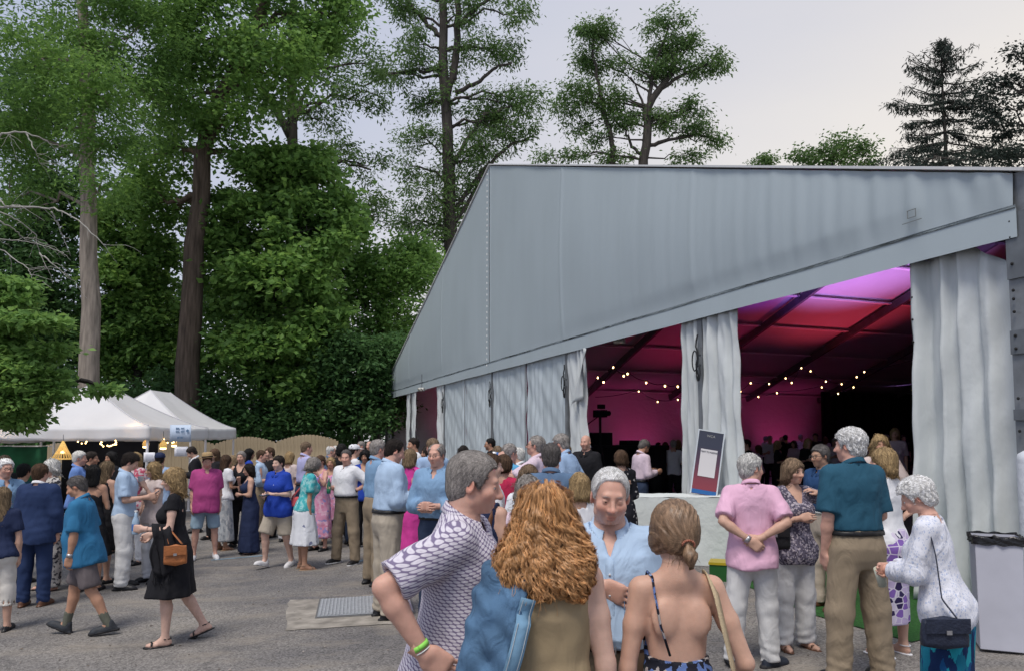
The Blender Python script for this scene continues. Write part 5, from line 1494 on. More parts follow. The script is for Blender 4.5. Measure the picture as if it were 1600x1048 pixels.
def hair_sdf(rig, sp):
    st = sp.get('hair', 'short'); vol = sp.get('vol', 1.0)
    hx = np.array([-.16, -.10, -.055, -.028, -.012, .014, .018, .034, .046, .062, .078, .12], FT)
    hz = np.array([-.088, -.085, -.075, -.045, .020, .024, -.004, .000, .045, .066, .074, .080], FT)
    def shell(q, o, lower=True):
        d = ell(q, (0, -.016, .038), (.0745 + o, .097 + o, .087 + o))
        if lower: d = smin(d, ell(q, (0, -.046, -.020), (.060 + o * .8, .058 + o, .072)), .02)
        return d
    def lock(q):
        return .0022 * np.sin(q[:, 0] * 210 + 3 * np.sin(q[:, 2] * 60)) + .0018 * np.sin(q[:, 1] * 190 + 2.4 * np.sin(q[:, 0] * 80))
    def face(q):
        return ell(q, (0, .098, -.030), (.058, .072, .098))
    if st in ('short', 'receding', 'fringe', 'crop', 'curlyshort', 'fade'):
        o = {'short': .012, 'receding': .009, 'fringe': .008, 'crop': .007, 'curlyshort': .018, 'fade': .010}[st] * vol
        def f(q):
            up = np.clip((q[:, 2] - .01) / .07, 0, 1)
            d = shell(q, o) - o * .55 * up
            hl = np.interp(q[:, 1], hx, hz)
            if st == 'receding': hl = hl + np.clip((q[:, 1] - .010) / .05, 0, 1) * sp.get('recede', .035) * (1 - .35 * np.exp(-(q[:, 0] / .03) ** 2))
            d = smax(d, (hl - q[:, 2]) * .8, .006)
            if st == 'fringe': d = smax(d, -ell(q, (0, .035, .128), (.056, .110, .072)), .012)
            if st == 'curlyshort': d = d + .0035 * np.sin(q[:, 0] * 130) * np.sin(q[:, 1] * 120 + 1) * np.sin(q[:, 2] * 125 + 2)
            return d + lock(q) * min(1, o / .012) * (.35 if sp['lv'] == 0 else 1)
        return f, (-.13, -.14, -.11), (.13, .12, .17)
    L = sp.get('hlen', {'bob': .13, 'long': .30, 'wavy': .20, 'updo': .06, 'curlbob': .13, 'frizz': .10, 'curlylong': .34}.get(st, .15))
    wide = sp.get('hwide', {'curlbob': .112, 'bob': .100, 'wavy': .108, 'frizz': .118}.get(st, .094))
    def f(q):
        o = (.015 if st not in ('frizz',) else .030) * vol
        d = shell(q, o)
        if st == 'updo':
            d = smin(d, ell(q, (0, -.085, -.030), (.048, .045, .055)), .03)
            hl = np.interp(q[:, 1], hx, hz)
            d = smax(d, (hl - q[:, 2]) * .8, .008)
            return d + lock(q)
        pr = np.array([(-L, wide * .72, .055, 0, -.058), (-L + .03, wide * .94, .068, 0, -.055), (-.05, wide, .085, 0, -.035), (.0, wide * .98, .092, 0, -.026), (.06, .088, .096, 0, -.018)], FT)
        c = loft(q, pr, 0, 2.1)
        d = smin(d, c, .025)
        d = smax(d, -face(q), .012)
        d = smax(d, -ell(q, (0, .085, -.16), (.056, .09, .10)), .02)
        if st in ('wavy', 'curlbob', 'frizz'): d = d + .006 * np.sin(q[:, 2] * 75 + 5 * q[:, 0] / .05) * np.clip((.05 - q[:, 2]) * 12, 0, 1) + .005 * np.sin(q[:, 0] * 120 + q[:, 2] * 30) * np.sin(q[:, 1] * 110)
        bang = q[:, 1] - .085
        return d + lock(q)
    return f, (-.16, -.18, -L - .03), (.16, .12, .17)

def strands(hf, q0, n, steps, ln, width, flow, r, curl=0.0, lift=.0015, mess=.25):
    """ribbons combed over the hair surface; head coordinates in, vertices and quads out"""
    def grad(p):
        e = .002
        return np.stack([hf(p + A3(e, 0, 0)) - hf(p - A3(e, 0, 0)), hf(p + A3(0, e, 0)) - hf(p - A3(0, e, 0)), hf(p + A3(0, 0, e)) - hf(p - A3(0, 0, e))], 1) / (2 * e)
    p = q0[r.integers(0, len(q0), n)] + r.normal(0, .002, (n, 3)).astype(FT)
    L = (ln * r.uniform(.6, 1.3, n)).astype(FT)[:, None] / steps
    jit = r.normal(0, mess, (n, 3)).astype(FT); ph = r.uniform(0, 6.28, n).astype(FT)
    pts = []; nrm = []
    for k in range(steps + 1):
        g = grad(p); gl = np.linalg.norm(g, axis=1, keepdims=True) + 1e-6; g = g / gl
        d = hf(p)[:, None]
        p = p - g * np.clip(d - lift * (1 + (ph[:, None] % 1)), -.02, .02)
        pts.append(p.copy()); nrm.append(g)
        fl = flow(p) + jit
        fl = fl - g * np.einsum('ij,ij->i', fl, g)[:, None]
        fl /= np.linalg.norm(fl, axis=1, keepdims=True) + 1e-6
        if curl:
            sd = np.cross(fl, g); fl = fl + sd * (curl * np.sin(ph + k * 1.25))[:, None]
        p = p + fl * L
    P = np.stack(pts, 1); N = np.stack(nrm, 1)
    T = np.gradient(P, axis=1); S = np.cross(T, N); S /= np.linalg.norm(S, axis=2, keepdims=True) + 1e-6
    w = width * np.linspace(1, .35, steps + 1)[None, :, None] * r.uniform(.6, 1.4, (n, 1, 1))
    V = np.stack([P - S * w, P + S * w], 2).reshape(-1, 3).astype(FT)
    m = steps + 1
    i = np.arange(n)[:, None] * m * 2; j = np.arange(steps)[None] * 2
    Q = np.stack([i + j, i + j + 1, i + j + 3, i + j + 2], -1).reshape(-1, 4)
    return V, Q.astype(np.int32)

def wrinkle(P, amp, seed=0.0):
    x, y, z = P[:, 0], P[:, 1], P[:, 2]
    w = (1 - 2 * np.abs(np.sin(15 * z + 5 * np.sin(9 * x + seed) + 6 * y + 3 * x + seed))) * .42 + (1 - 2 * np.abs(np.sin(13 * x + 8 * z + 3 * np.sin(9 * y + seed * 2) - 7 * y))) * .38 + np.sin(61 * z - 25 * x + 21 * y + 3 * seed) * .22
    return amp * w

def cloth_parts(rig, sp, lv):
    """list of (part name, sdf in base frame, lo, hi, res, material)"""
    k = rig.k; out = []; LV = LEVEL[lv]; sheets = sp.setdefault('_sheets', []); sheets.clear()
    amp = .0068 if lv < 2 else .0065
    seed = float(sp.get('seed', 1)) * 1.7
    allu = np.array([rig.fromup(p) for p in (rig.sh[1], rig.sh[-1], rig.elb[1], rig.elb[-1], rig.wri[1], rig.wri[-1], A3(.2, .22, 1.0) * k, A3(-.2, -.2, 1.0) * k, A3(0, 0, 1.55) * k)])
    lo_u, hi_u = allu.min(0) - .10, allu.max(0) + .10
    top = sp.get('top')
    bot = sp.get('bottom')
    drs = sp.get('dress')
    def sleeve_field(U, sl, add, d, loose=.012, kk=.03):
        for sd in (1, -1):
            a, b, c = rig.sh[sd], rig.elb[sd], rig.wri[sd]; r = rig.ar
            if sl <= 0: continue
            end = a + (b - a) * sl if sl <= 1 else b + (c - b) * (sl - 1)
            dr = unit(b - a) if sl <= 1 else unit(c - b)
            ad = rcone(U, a, b if sl > 1 else end, .050 * r + add, (.046 * r if sl <= 1 else .043 * r) + add + loose)
            if sl > 1: ad = smin(ad, rcone(U, b, end, .044 * r + add + loose, .034 * r + add + loose * .8), .02)
            ad = ad + wrinkle(U + A3(0, .3 * sd, 0), amp * 1.1, seed + sd) * np.clip(np.linalg.norm(U - a, axis=1) / .1, 0, 1)
            ad = np.maximum(ad, (U - end) @ dr)
            if lv == 0:
                rr = (.049 * r if sl < .9 else .041 * r if sl <= 1.3 else .033 * r) + .004
                ad = np.maximum(ad, -rcone(U, end - dr * .035, end + dr * .05, rr, rr + .004))
            d = smin(d, ad, kk)
        return d
    if top:
        add = top.get('add', .013) * k; hem = top.get('hem', .84) * k; flare = top.get('flare', .02) * k; sl = top.get('sleeve', .62)
        neck = top.get('neck', 'crew'); tuck = top.get('tuck', False)
        if tuck: hem = 1.035 * k; 
        pr = rig.prof.copy(); 
        low = pr[:, 0] < 1.12 * k
        if not tuck:
            w1 = np.interp(1.12 * k, pr[:, 0], pr[:, 1]); d1 = np.interp(1.1 * k, pr[:, 0], pr[:, 2]); cy1 = np.interp(1.1 * k, pr[:, 0], pr[:, 4])
            f = np.clip((1.12 * k - pr[:, 0]) / (.28 * k), 0, 1)
            pr[:, 1] = np.maximum(pr[:, 1], np.where(low, w1, 0)) + (flare + .010 * k) * f; pr[:, 2] = np.maximum(pr[:, 2], np.where(low, d1, 0)) + (flare + .022 * k) * f
            pr[:, 4] = np.where(low, np.maximum(pr[:, 4], cy1 * .6), pr[:, 4])
            if pr[0, 0] > hem - .05: pr = np.vstack([[hem - .06, pr[0, 1], pr[0, 2], 0, pr[0, 4]], pr]).astype(FT)
        else:
            bl = np.exp(-((pr[:, 0] / k - 1.10) / .05) ** 2) * .012 * k     # blousing over the belt
            pr[:, 1] += bl; pr[:, 2] += bl
        def shirt(B, pr=pr, add=add, hem=hem, sl=sl, neck=neck):
            U = rig.up(B)
            d = loft(U, pr, add, 2.35)
            for sd in (1, -1):
                e = rig.sh[sd] + A3(-.015 * sd, 0, .004) * k
                if sl <= 0: e = A3(.105 * sd, -.015, 1.445) * k if neck != 'strap' else A3(.085 * sd, -.01, 1.40) * k
                d = smin(d, rcone(U, A3(0, -.035, 1.462) * k, e, .038 * k + add, (.049 if sl > 0 else .034) * k * (.6 + .4 * rig.g) + add), .03)
                if rig.fem: d = smin(d, ell(U, A3(.064 * sd, .096, 1.262) * k * A3(rig.g, rig.g, 1), A3(.070, .055, .070) * k * rig.g + add), .04)
            d = sleeve_field(U, sl, add, d)
            if sl <= 0:
                for sd in (1, -1): d = smax(d, -rcone(U, rig.sh[sd] + A3(.03 * sd, 0, .02) * k, rig.sh[sd] + A3(.0 * sd, 0, -.09) * k, .066 * k, .058 * k), .012)
            fold = np.clip((1.30 * k - U[:, 2]) / (.3 * k), 0, 1)
            d = d + wrinkle(U, amp, seed) * (.35 + .65 * fold)
            d = np.maximum(d, hem + .012 * np.sin(U[:, 0] * 18 + seed) * (0 if top.get('tuck') else 1) - U[:, 2])
            if neck in ('polo', 'shirt'): d = np.maximum(d, -np.maximum((1.478 - .40 * (U[:, 1] / k + .02)) * k - U[:, 2], np.sqrt(U[:, 0] ** 2 + (U[:, 1] + .018 * k) ** 2) - .088 * k))
            if neck == 'crew': d = np.maximum(d, -rcone(U, rig.nb + A3(0, -.01, -.01), rig.nb + A3(0, .02, .2), .069 * k, .085 * k))
            elif neck in ('polo', 'shirt'): d = np.maximum(d, -rcone(U, rig.nb + A3(0, .0, -.012), rig.nb + A3(0, .05, .2), .066 * k, .09 * k)); 
            elif neck == 'v': d = np.maximum(d, -rcone(U, A3(0, .10, 1.36) * k, A3(0, .02, 1.55) * k, .030 * k, .115 * k))
            elif neck == 'scoop': d = np.maximum(d, -ell(U, A3(0, .05, 1.50) * k, A3(.105, .14, .13) * k))
            elif neck == 'strap': d = np.maximum(d, -ell(U, A3(0, -.02, 1.52) * k, A3(.082, .24, .17) * k))
            if neck == 'shirt': d = np.maximum(d, -np.maximum(np.abs(U[:, 0]) - np.clip((U[:, 2] - 1.38 * k) * .34, 0, .035), -U[:, 1]) - (0 if top.get('open', True) else 9))
            return d
        low_z = hem - .03 + rig.drop
        out.append((top.get('name', 'shirt'), shirt, (lo_u[0] - .05, lo_u[1] - .08, min(low_z, lo_u[2]) - .05), hi_u + .03, LV['cloth'], top['m']))
        if top.get('collar', neck in ('polo', 'shirt')):
            g0 = .34 if neck == 'shirt' else .15
            th = np.linspace(g0, 2 * math.pi - g0, 41)
            fr = np.clip(np.cos(th), 0, 1); zt = .036 - .030 * np.cos(th)
            gk = .82 + .18 * rig.g
            rows = []
            for r_, dz, fo in ((.066, -.028, 0), (.0665, 0, 0), (.0735, .001, 0), (.079, -.016, .35), (.088, -.030, 1.0)):
                rr = (r_ * gk + .040 * fr * fo)
                rows.append(np.stack([rr * np.sin(th), .006 + rr * np.cos(th) * 1.02, zt + dz - (.046 * fr ** 2) * fo], 1))
            sheets.append(('collar', rig.fromup((np.array(rows, FT) * k + rig.nb).reshape(-1, 3)).reshape(5, 41, 3), top.get('cm', top['m']), .004))
    if drs:
        add = drs.get('add', .008) * k; hem = drs.get('hem', .45) * k; fl = drs.get('flare', .10) * k; sl = drs.get('sleeve', 0); neck = drs.get('neck', 'scoop')
        sway = drs.get('sway', (0, 0)); nf = drs.get('nf', 7)
        wz = 1.02 * k; w0 = np.interp(wz, rig.prof[:, 0], rig.prof[:, 1]); d0 = np.interp(wz, rig.prof[:, 0], rig.prof[:, 2])
        hw = max(w0, .182 * k * rig.g)
        sk = np.array([(hem - .02, hw + fl, d0 + fl * .9 + .02, sway[0], sway[1]), (hem + (wz - hem) * .5, hw + fl * .55, d0 + fl * .5 + .02, sway[0] * .35, sway[1] * .35), (.90 * k, hw + .012, .122 * k * rig.g + .026, 0, -.020), (1.0 * k, w0 + .020, d0 + .024, 0, -.008), (1.13 * k, np.interp(1.13 * k, rig.prof[:, 0], rig.prof[:, 1]) + .008, np.interp(1.1 * k, rig.prof[:, 0], rig.prof[:, 2]) + .008, 0, .002)], FT)
        def dress(B):
            U = rig.up(B); Bd = B - rig.uoff
            d = loft(U, rig.prof, add, 2.3)
            for sd in (1, -1):
                d = smin(d, ell(U, A3(.066 * sd, .098, 1.262) * k * A3(rig.g, rig.g, 1), A3(.068, .056, .068) * k * rig.g + add), .035)
                if neck != 'strap' and neck != 'tube': d = smin(d, rcone(U, A3(0, -.03, 1.475) * k, A3((.11 if sl <= 0 else .15) * sd, -.015, 1.43) * k, .05 * k + add, .042 * k + add), .03)
            d = sleeve_field(U, sl, add, d)
            d = np.maximum(d, .99 * k - U[:, 2])
            t = lambda th, z: .055 * np.clip((wz - z) / (wz - hem + .01), 0, 1) * (np.sin(th * nf + seed) + .5 * np.sin(th * (nf * 2 - 1) + z * 4 + seed * 2))
            s_ = loft(Bd, sk, 0, 2.1, t)
            d = smin(d, s_, .03)
            d = d + wrinkle(U, amp * .8, seed)
            if neck == 'scoop': d = np.maximum(d, -ell(U, A3(0, .05, 1.50) * k, A3(.105, .15, .125) * k))
            elif neck == 'wide': d = np.maximum(d, -ell(U, A3(0, .02, 1.515) * k, A3(.135, .20, .112) * k))
            elif neck == 'strap': d = np.maximum(d, -ell(U, A3(0, -.06, 1.52) * k, A3(.085, .24, .20) * k))
            elif neck == 'tube': d = np.maximum(d, U[:, 2] - (1.325 * k + .1 * np.clip(-U[:, 1], -1, 0)))
            elif neck == 'lowback': d = np.maximum(d, np.where(U[:, 1] < .02, U[:, 2] - 1.165 * k - .25 * np.abs(U[:, 0]) ** 1.4, U[:, 2] - 1.34 * k))
            if sl <= 0 and neck in ('scoop', 'wide'):
                for sd in (1, -1): d = smax(d, -rcone(U, rig.sh[sd] + A3(.03 * sd, 0, .02) * k, rig.sh[sd] + A3(0, 0, -.09) * k, .066 * k, .058 * k), .012)
            return d
        ext = hw + fl + .08
        out.append(('dress', dress, (min(lo_u[0], -ext) , min(lo_u[1], -ext) + min(0, sway[1]), hem + rig.drop - .05), (max(hi_u[0], ext), max(hi_u[1], ext), hi_u[2]), LV['cloth'], drs['m']))
    if bot:
        kind = bot.get('kind', 'trousers'); wide = bot.get('wide', .018) * k; wz = bot.get('waist', 1.05) * k
        if top and not top.get('tuck'): wz = min(wz, (top.get('hem', .84) + .06) * k)
        if kind in ('trousers', 'shorts', 'capri'):
            cut = {'trousers': None, 'shorts': bot.get('len', .80), 'capri': bot.get('len', 1.45)}[kind]   # along the leg: 1 = knee, 2 = ankle
            def tr(B):
                Bd = B - rig.uoff; r = rig.lr
                d = loft(Bd, rig.prof, .010 * k + wide * .3, 2.3)
                for sd in (1, -1):
                    a, b, c = rig.hip[sd], rig.kne[sd], rig.ank[sd]
                    e = c + unit(c - b) * .035 * k
                    thr = .092 * r + wide * .7; kr = .060 * r + wide; ar = bot.get('ankle', .050) * r + wide
                    if cut is None: lg = smin(rcone(B, a, b, thr, kr), rcone(B, b, e, kr, ar), .04)
                    elif cut <= 1.0:
                        e = a + (b - a) * cut; lg = rcone(B, a, e + unit(b - a) * .03, thr, kr + wide * .6 + .008)
                    else:
                        e = b + (c - b) * (cut - 1); lg = smin(rcone(B, a, b, thr, kr), rcone(B, b, e + unit(c - b) * .03, kr, kr + .004), .04)
                    dr = unit(c - b) if (cut is None or cut > 1) else unit(b - a)
                    t = np.clip((b[2] + .1 - B[:, 2]) / .5, 0, 1)
                    lg = lg + wrinkle(B + A3(.4 * sd, 0, 0), amp * 1.05, seed + 2 * sd) * (.5 + .7 * t)
                    if cut is None: lg = lg + amp * .7 * np.sin(B[:, 2] * 95 + B[:, 0] * 30 + seed) * np.clip((c[2] + .16 - B[:, 2]) / .12, 0, 1)
                    pl = (B - e) @ dr
                    lg = np.maximum(lg, pl)
                    if cut is not None and lv <= 1: lg = np.maximum(lg, -rcone(B, e - dr * .03, e + dr * .05, .060 * r + wide * .4, .064 * r + wide * .4))
                    d = smin(d, lg, .028)
                return np.maximum(d, Bd[:, 2] - wz)
            pts = np.array([rig.hip[1], rig.hip[-1], rig.kne[1], rig.kne[-1], rig.ank[1], rig.ank[-1]])
            lo = pts.min(0) - .16; hi = pts.max(0) + .16; lo[2] = max(0.012, pts.min(0)[2] - .09); hi[2] = wz + rig.drop + .02
            hi[1] += .05 * rig.g
            out.append((kind if kind != 'capri' else 'trousers', tr, lo, hi, LV['cloth'], bot['m']))
        else:
            hem = bot.get('hem', .42) * k; fl = bot.get('flare', .09) * k; nf = bot.get('nf', 8); sway = bot.get('sway', (0, 0))
            w0 = np.interp(1.04 * k, rig.prof[:, 0], rig.prof[:, 1]); d0 = np.interp(1.04 * k, rig.prof[:, 0], rig.prof[:, 2])
            hw = .184 * k * rig.g
            sk = np.array([(hem - .01, hw + fl, d0 + fl * .9 + .02, sway[0], sway[1]), (hem + (.92 * k - hem) * .5, hw + fl * .6, d0 + fl * .5 + .025, sway[0] * .4, sway[1] * .4), (.90 * k, hw + .016, .122 * k * rig.g + .028, 0, -.020), (1.0 * k, w0 + .026, d0 + .026, 0, -.008), (1.06 * k, w0 + .012, d0 + .012, 0, 0)], FT)
            def skirt(B):
                Bd = B - rig.uoff
                t = lambda th, z: bot.get('fold', .05) * np.clip((1.0 * k - z) / (1.0 * k - hem), 0, 1) * (np.sin(th * nf + seed) + .5 * np.sin(th * (2 * nf - 3) + z * 4 + seed))
                return np.maximum(loft(Bd, sk, 0, 2.1, t), hem - Bd[:, 2])
            ext = hw + fl + .07
            out.append(('skirt', skirt, (-ext + min(0, sway[0]), -ext + min(0, sway[1]), hem + rig.drop - .03), (ext + max(0, sway[0]), ext + max(0, sway[1]), 1.08 * k + rig.drop), LV['cloth'], bot['m']))
        if bot.get('belt'):
            def belt(B):
                Bd = B - rig.uoff
                d = loft(Bd, rig.prof, .023 * k + wide * .3, 2.3)
                return np.maximum(np.maximum(d, -(d + .016)), np.abs(Bd[:, 2] - (wz - .022 * k)) - .019 * k)
            out.append(('belt', belt, (-.28 * rig.g, -.28, wz - .06 + rig.drop), (.28 * rig.g, .34, wz + .04 + rig.drop), min(LV['cloth'], .013) , bot['belt']))
    return out

def shoe_parts(rig, sp, lv):
    out = []; sh = sp.get('shoes', ('shoe', None)); res = LEVEL[lv]['shoe']; k = rig.k
    for sd in (1, -1):
        c = rig.ank[sd]; lo = c + A3(-.17, -.17, -.15); hi = c + A3(.17, .22, .08); 
        fr = rig.foot(A3(*c)[None], sd)[1]
        lo = c - .23; hi = c + .23
        if sh[0] in ('shoe', 'sneaker', 'flat', 'boot'):
            w = 1.0 if sh[0] != 'flat' else .9
            def f(B, sd=sd):
                q, _ = rig.foot(B, sd)
                d = smin(ell(q, (0, .065, .030), (.047 * w, .120, .050)), ell(q, (0, -.025, .035), (.039 * w, .060, .052)), .03); d = smin(d, ell(q, (.004, .135, .022), (.043 * w, .060, .034)), .02)
                if sh[0] != 'flat': d = smin(d, rcone(q, A3(0, -.012, .05), A3(0, -.018, .095), .042, .040), .025)
                else: d = np.maximum(d, -ell(q, (0, .02, .10), (.04, .085, .065)))
                d = np.maximum(d, -q[:, 2] + .004)
                sole = np.maximum(np.maximum(loft(np.stack([q[:, 0], q[:, 1], q[:, 2]], 1), np.array([(0.002, .046 * w, .155, 0, .048), (.022, .048 * w, .158, 0, .048)], FT), 0, 2.6), -q[:, 2] + .002), q[:, 2] - .022)
                return np.minimum(d, sole) * k
            out.append((sh[0] if sh[0] in ('sneaker', 'boot') else 'shoe', f, lo, hi, res, sh[1]))
            if sh[0] == 'sneaker' or (len(sh) > 2):
                def so(B, sd=sd):
                    q, _ = rig.foot(B, sd)
                    return loft(q, np.array([(-.004, .049 * w, .158, 0, .048), (.026, .051 * w, .162, 0, .048)], FT), 0, 2.6) * k
                out.append(('sole', so, lo, hi, res, sh[2] if len(sh) > 2 else mat('white_rubber', (.62, .62, .62), .6)))
        if sp.get('socks'):
            def sk_(B, sd=sd):
                a = rig.ank[sd]; u = unit(rig.kne[sd] - a); return np.maximum(rcone(B, a - u * .03, a + u * .16 * k, .044 * k, .050 * k), (B - a) @ u - .14 * k)
            out.append(('sock', sk_, c - .10, c + .22, res, sp['socks']))
        if sh[0] not in ('shoe', 'sneaker', 'flat', 'boot'):   # sandals: thin sole and straps over bare feet
            hl = .055 if sh[0] == 'heel' else .0
            def f(B, sd=sd):
                q, _ = rig.foot(B, sd)
                s_ = loft(q, np.array([(-.002, .043, .138, 0, .055), (.012, .044, .140, 0, .055)], FT), 0, 2.4)
                st = np.minimum(np.abs(ell(q, (0, .11, .012), (.047, .06, .046))) - .003 + 10 * np.clip(np.abs(q[:, 1] - .115) - .012, 0, 1), np.abs(ell(q, (0, -.01, .075), (.040, .052, .03))) - .0035 + 10 * np.clip(np.abs(q[:, 2] - .078) - .008, 0, 1))
                t = rcone(q, A3(0, .135, .02), A3(0, .03, .085), .005, .005)
                return np.minimum(np.minimum(s_, st), t) * k
            out.append(('sandal', f, lo, hi, min(res, .0085), sh[1]))
    return out

def person(label, sp, group=None):
    lv = sp['lv']; LV = LEVEL[lv]; rig = Rig(sp); k = rig.k
    x, y = sp['pos']; z = zg(x)
    root = thing('person', label, 'person', (x, y, z), R(sp.get('face', 0)), group)
    r = np.random.default_rng(int(sp.get('seed', 1)))
    # ---- skin
    bare_feet = sp.get('shoes', ('shoe',))[0] in ('sandal', 'heel', 'flat')
    legs_bare = not (sp.get('bottom') and sp['bottom'].get('kind', 'trousers') == 'trousers')
    headbox = .155 * rig.hs
    def body(B):
        U = rig.up(B)
        d = rig.torso(U, -.004)
        for sd in (1, -1): d = smin(d, rig.arm(U, sd, -.0008), .03)
        d = smin(d, rig.neck(U), .025)
        for sd in (1, -1): d = smin(d, rig.leg(B, sd, 0 if legs_bare else -.01), .035)
        for sd in (1, -1):
            q, _ = rig.foot(B, sd)
            fd = smin(ell(q, (0, .075, .020), (.039, .110, .034)), ell(q, (0, -.02, .035), (.031, .05, .045)), .03)
            fd = smin(fd, rcone(q, A3(0, 0, .085), A3(0, .05, .05), .034, .03), .03)
            fd = np.maximum(fd, -q[:, 2] + .008)
            d = smin(d, fd * k, .02)
        return d
    def full(B):
        d = body(B)
        return smin(d, rig.head(rig.hd(rig.up(B)), lv <= 1, sp.get('eyes', .0036)) * rig.hs, .018 * rig.hs)
    pts = np.array([rig.fromup(p) for p in (rig.sh[1], rig.sh[-1], rig.elb[1], rig.elb[-1], rig.wri[1], rig.wri[-1], A3(.2, .16, 1.1) * k, A3(-.2, -.16, 1.1) * k)] + [rig.kne[1], rig.kne[-1], rig.ank[1] + A3(.05, .19, -.08), rig.ank[-1] + A3(-.05, -.1, -.08), rig.ank[1] + A3(0, -.12, 0), rig.ank[-1] + A3(0, .19, 0)])
    hc = rig.fromup(rig.hc); cutz = rig.fromup(rig.nb + A3(0, .01, .045))[2]
    lo = pts.min(0) - .09; hi = pts.max(0) + .09; lo[2] = max(lo[2], 0); hi[2] = cutz + .02
    Vb, Fb = snet(body, lo, hi, LV['body'])
    # take the coarse hands away, they are built finer
    Ub_c = lambda C: (lambda U: (np.minimum(((U - rig.wri[1]) @ rig.hand_frame(1, sp)[0] < .004) | (np.linalg.norm(U - rig.wri[1], axis=1) > .09), 1) * np.minimum(((U - rig.wri[-1]) @ rig.hand_frame(-1, sp)[0] < .004) | (np.linalg.norm(U - rig.wri[-1], axis=1) > .09), 1)).astype(bool))(rig.up(C))
    Vb, Fb = keep(Vb, Fb, Ub_c)
    hb = .148 * rig.hs
    hlo = hc - A3(hb, hb, hb); hhi = hc + A3(hb, hb, hb); hlo[2] = min(cutz - .012, hc[2] - .10)
    Vh, Fh = snet(full, hlo, hhi, LV['head'])
    Vh, Fh = keep(Vh, Fh, lambda C: C[:, 2] > cutz - .012)
    Vs, Fs, n = [Vb, Vh], [Fb, Fh + len(Vb)], len(Vb) + len(Vh)
    if not sp.get('nohands'):
        for sd in (1, -1):
            f, nn, t = rig.hand_frame(sd, sp); w = rig.wri[sd]; c = rig.fromup(w + f * .085 * k)
            fn = lambda B, sd=sd: rig.hand(rig.up(B), sd, sp)
            V, F = snet(fn, c - .125 * k, c + .125 * k, LV['hand'])
            V, F = keep(V, F, lambda C: (rig.up(C) - w) @ f > -.045)
            Vs.append(V); Fs.append(F + n); n += len(V)
    V = np.vstack(Vs); F = np.vstack(Fs)
    me = mesh_from('body', V, F, True, skinmat(lv), skincolor(rig, V, sp, lv))
    link('body', me, root)
    # ---- eyes
    if lv <= 1 and sp.get('eyes', .0036) > 0:
        for sx in (1, -1):
            ph = np.linspace(0, math.pi, 13); th = np.linspace(0, 2 * math.pi, 15)[:-1]
            c = A3(.031 * sx, .0765, .006)
            P = np.array([(math.sin(p) * math.cos(t), math.cos(p), math.sin(p) * math.sin(t)) for p in ph for t in th], FT)
            gz = Rz(R(sp.get('gaze', 0))) 
            Q = np.array([[i * 14 + j, i * 14 + (j + 1) % 14, (i + 1) * 14 + (j + 1) % 14, (i + 1) * 14 + j] for i in range(12) for j in range(14)], np.int32)
            colr = np.where((P[:, 1] > .955)[:, None], A3(.01, .01, .012), np.where((P[:, 1] > .80)[:, None], A3(.10, .075, .05), A3(.55, .50, .47)))
            V = rig.fromhd((P * .0130) @ gz.T + c)
            link('eye', mesh_from('eye', V, Q, True, mat('eyeball', (.5, .5, .5), .15, spec=.5, vcol=True), colr), root)
    # ---- clothes, shoes
    for (nm, fn, lo, hi, res, m) in cloth_parts(rig, sp, lv) + shoe_parts(rig, sp, lv):
        V, F = snet(fn, lo, hi, res)
        if len(F): link(nm, mesh_from(nm, V, F, True, m), root)
    for (nm, P, m, th_) in sp.get('_sheets', ()):
        mb = MB(); mb.grid(P); mb.build(nm, m, root, True, solid=th_)
    # ---- hair
    st = sp.get('hair', 'short')
    if st not in ('none', 'custom'):
        hf, hlo, hhi = hair_sdf(rig, sp)
        res = LV['head'] * (1.15 if lv == 0 else 1.45)
        V, F = snet(lambda q: hf(q), hlo, hhi, res)
        ns = int(sp.get('ns', 5200) * LV['strands'])
        hm = hairmat(sp.get('hairc', 'brown'))
        Vh = V; Vs = [V]; Fs = [F]
        if ns and len(V):
            if st in ('short', 'receding', 'fringe', 'crop', 'curlyshort', 'fade', 'updo'):
                flow = sp.get('flow') or (lambda p: np.stack([p[:, 0] * 2 + .25 * np.sign(p[:, 0] - .02), np.where(p[:, 2] > .06, -.8, -.7), np.where(p[:, 2] > .09, .0, -.9)], 1).astype(FT))
                ln, w = (.055, .0008) if lv == 0 else (.05, .0022)
                if st == 'updo': 
                    flow = lambda p: (A3(0, -.09, -.035) - p) * 8; ln = .10
            else:
                flow = lambda p: np.stack([p[:, 0] * 5, np.where(p[:, 2] > .08, -.2, -.05), np.where(p[:, 2] > .115, -.15, -1)], 1).astype(FT)
                ln, w = .16, (.0013 if lv == 0 else .0032)
            V2, Q2 = strands(hf, V, ns, 7 if lv == 0 else 6, ln, w * (1 if lv < 2 else 1.6), flow, r, .9 if st in ('wavy', 'curlbob', 'frizz', 'curlyshort') else .0, .0026, .30)
            Vs.append(V2); Fs.append(Q2 + len(V))
        V = rig.fromhd(np.vstack(Vs)); F = np.vstack(Fs)
        link('hair', mesh_from('hair', V, F, True, hm), root)
    # ---- glasses
    if sp.get('glasses'):
        mb = MB(); dark = sp['glasses'] == 'sun'
        for sx in (1, -1):
            th = np.linspace(0, 2 * math.pi, 17)
            ring = np.stack([.031 * sx + .021 * np.cos(th), np.full(17, .106), .004 + .0165 * np.sin(th)], 1)
            mb.tube(rig.fromhd(ring), .0016 if lv < 2 else .003, 5)
            mb.tube(rig.fromhd(np.array([(.052 * sx, .104, .008), (.077 * sx, .06, .010), (.082 * sx, -.01, .008)])), .0014 if lv < 2 else .0028, 4)
        mb.tube(rig.fromhd(np.array([(-.011, .107, .008), (.011, .107, .008)])), .0014 if lv < 2 else .0028, 4)
        mb.build('glasses', mat('spectacle_frame', (.05, .045, .045), .35, spec=.5), root, True)
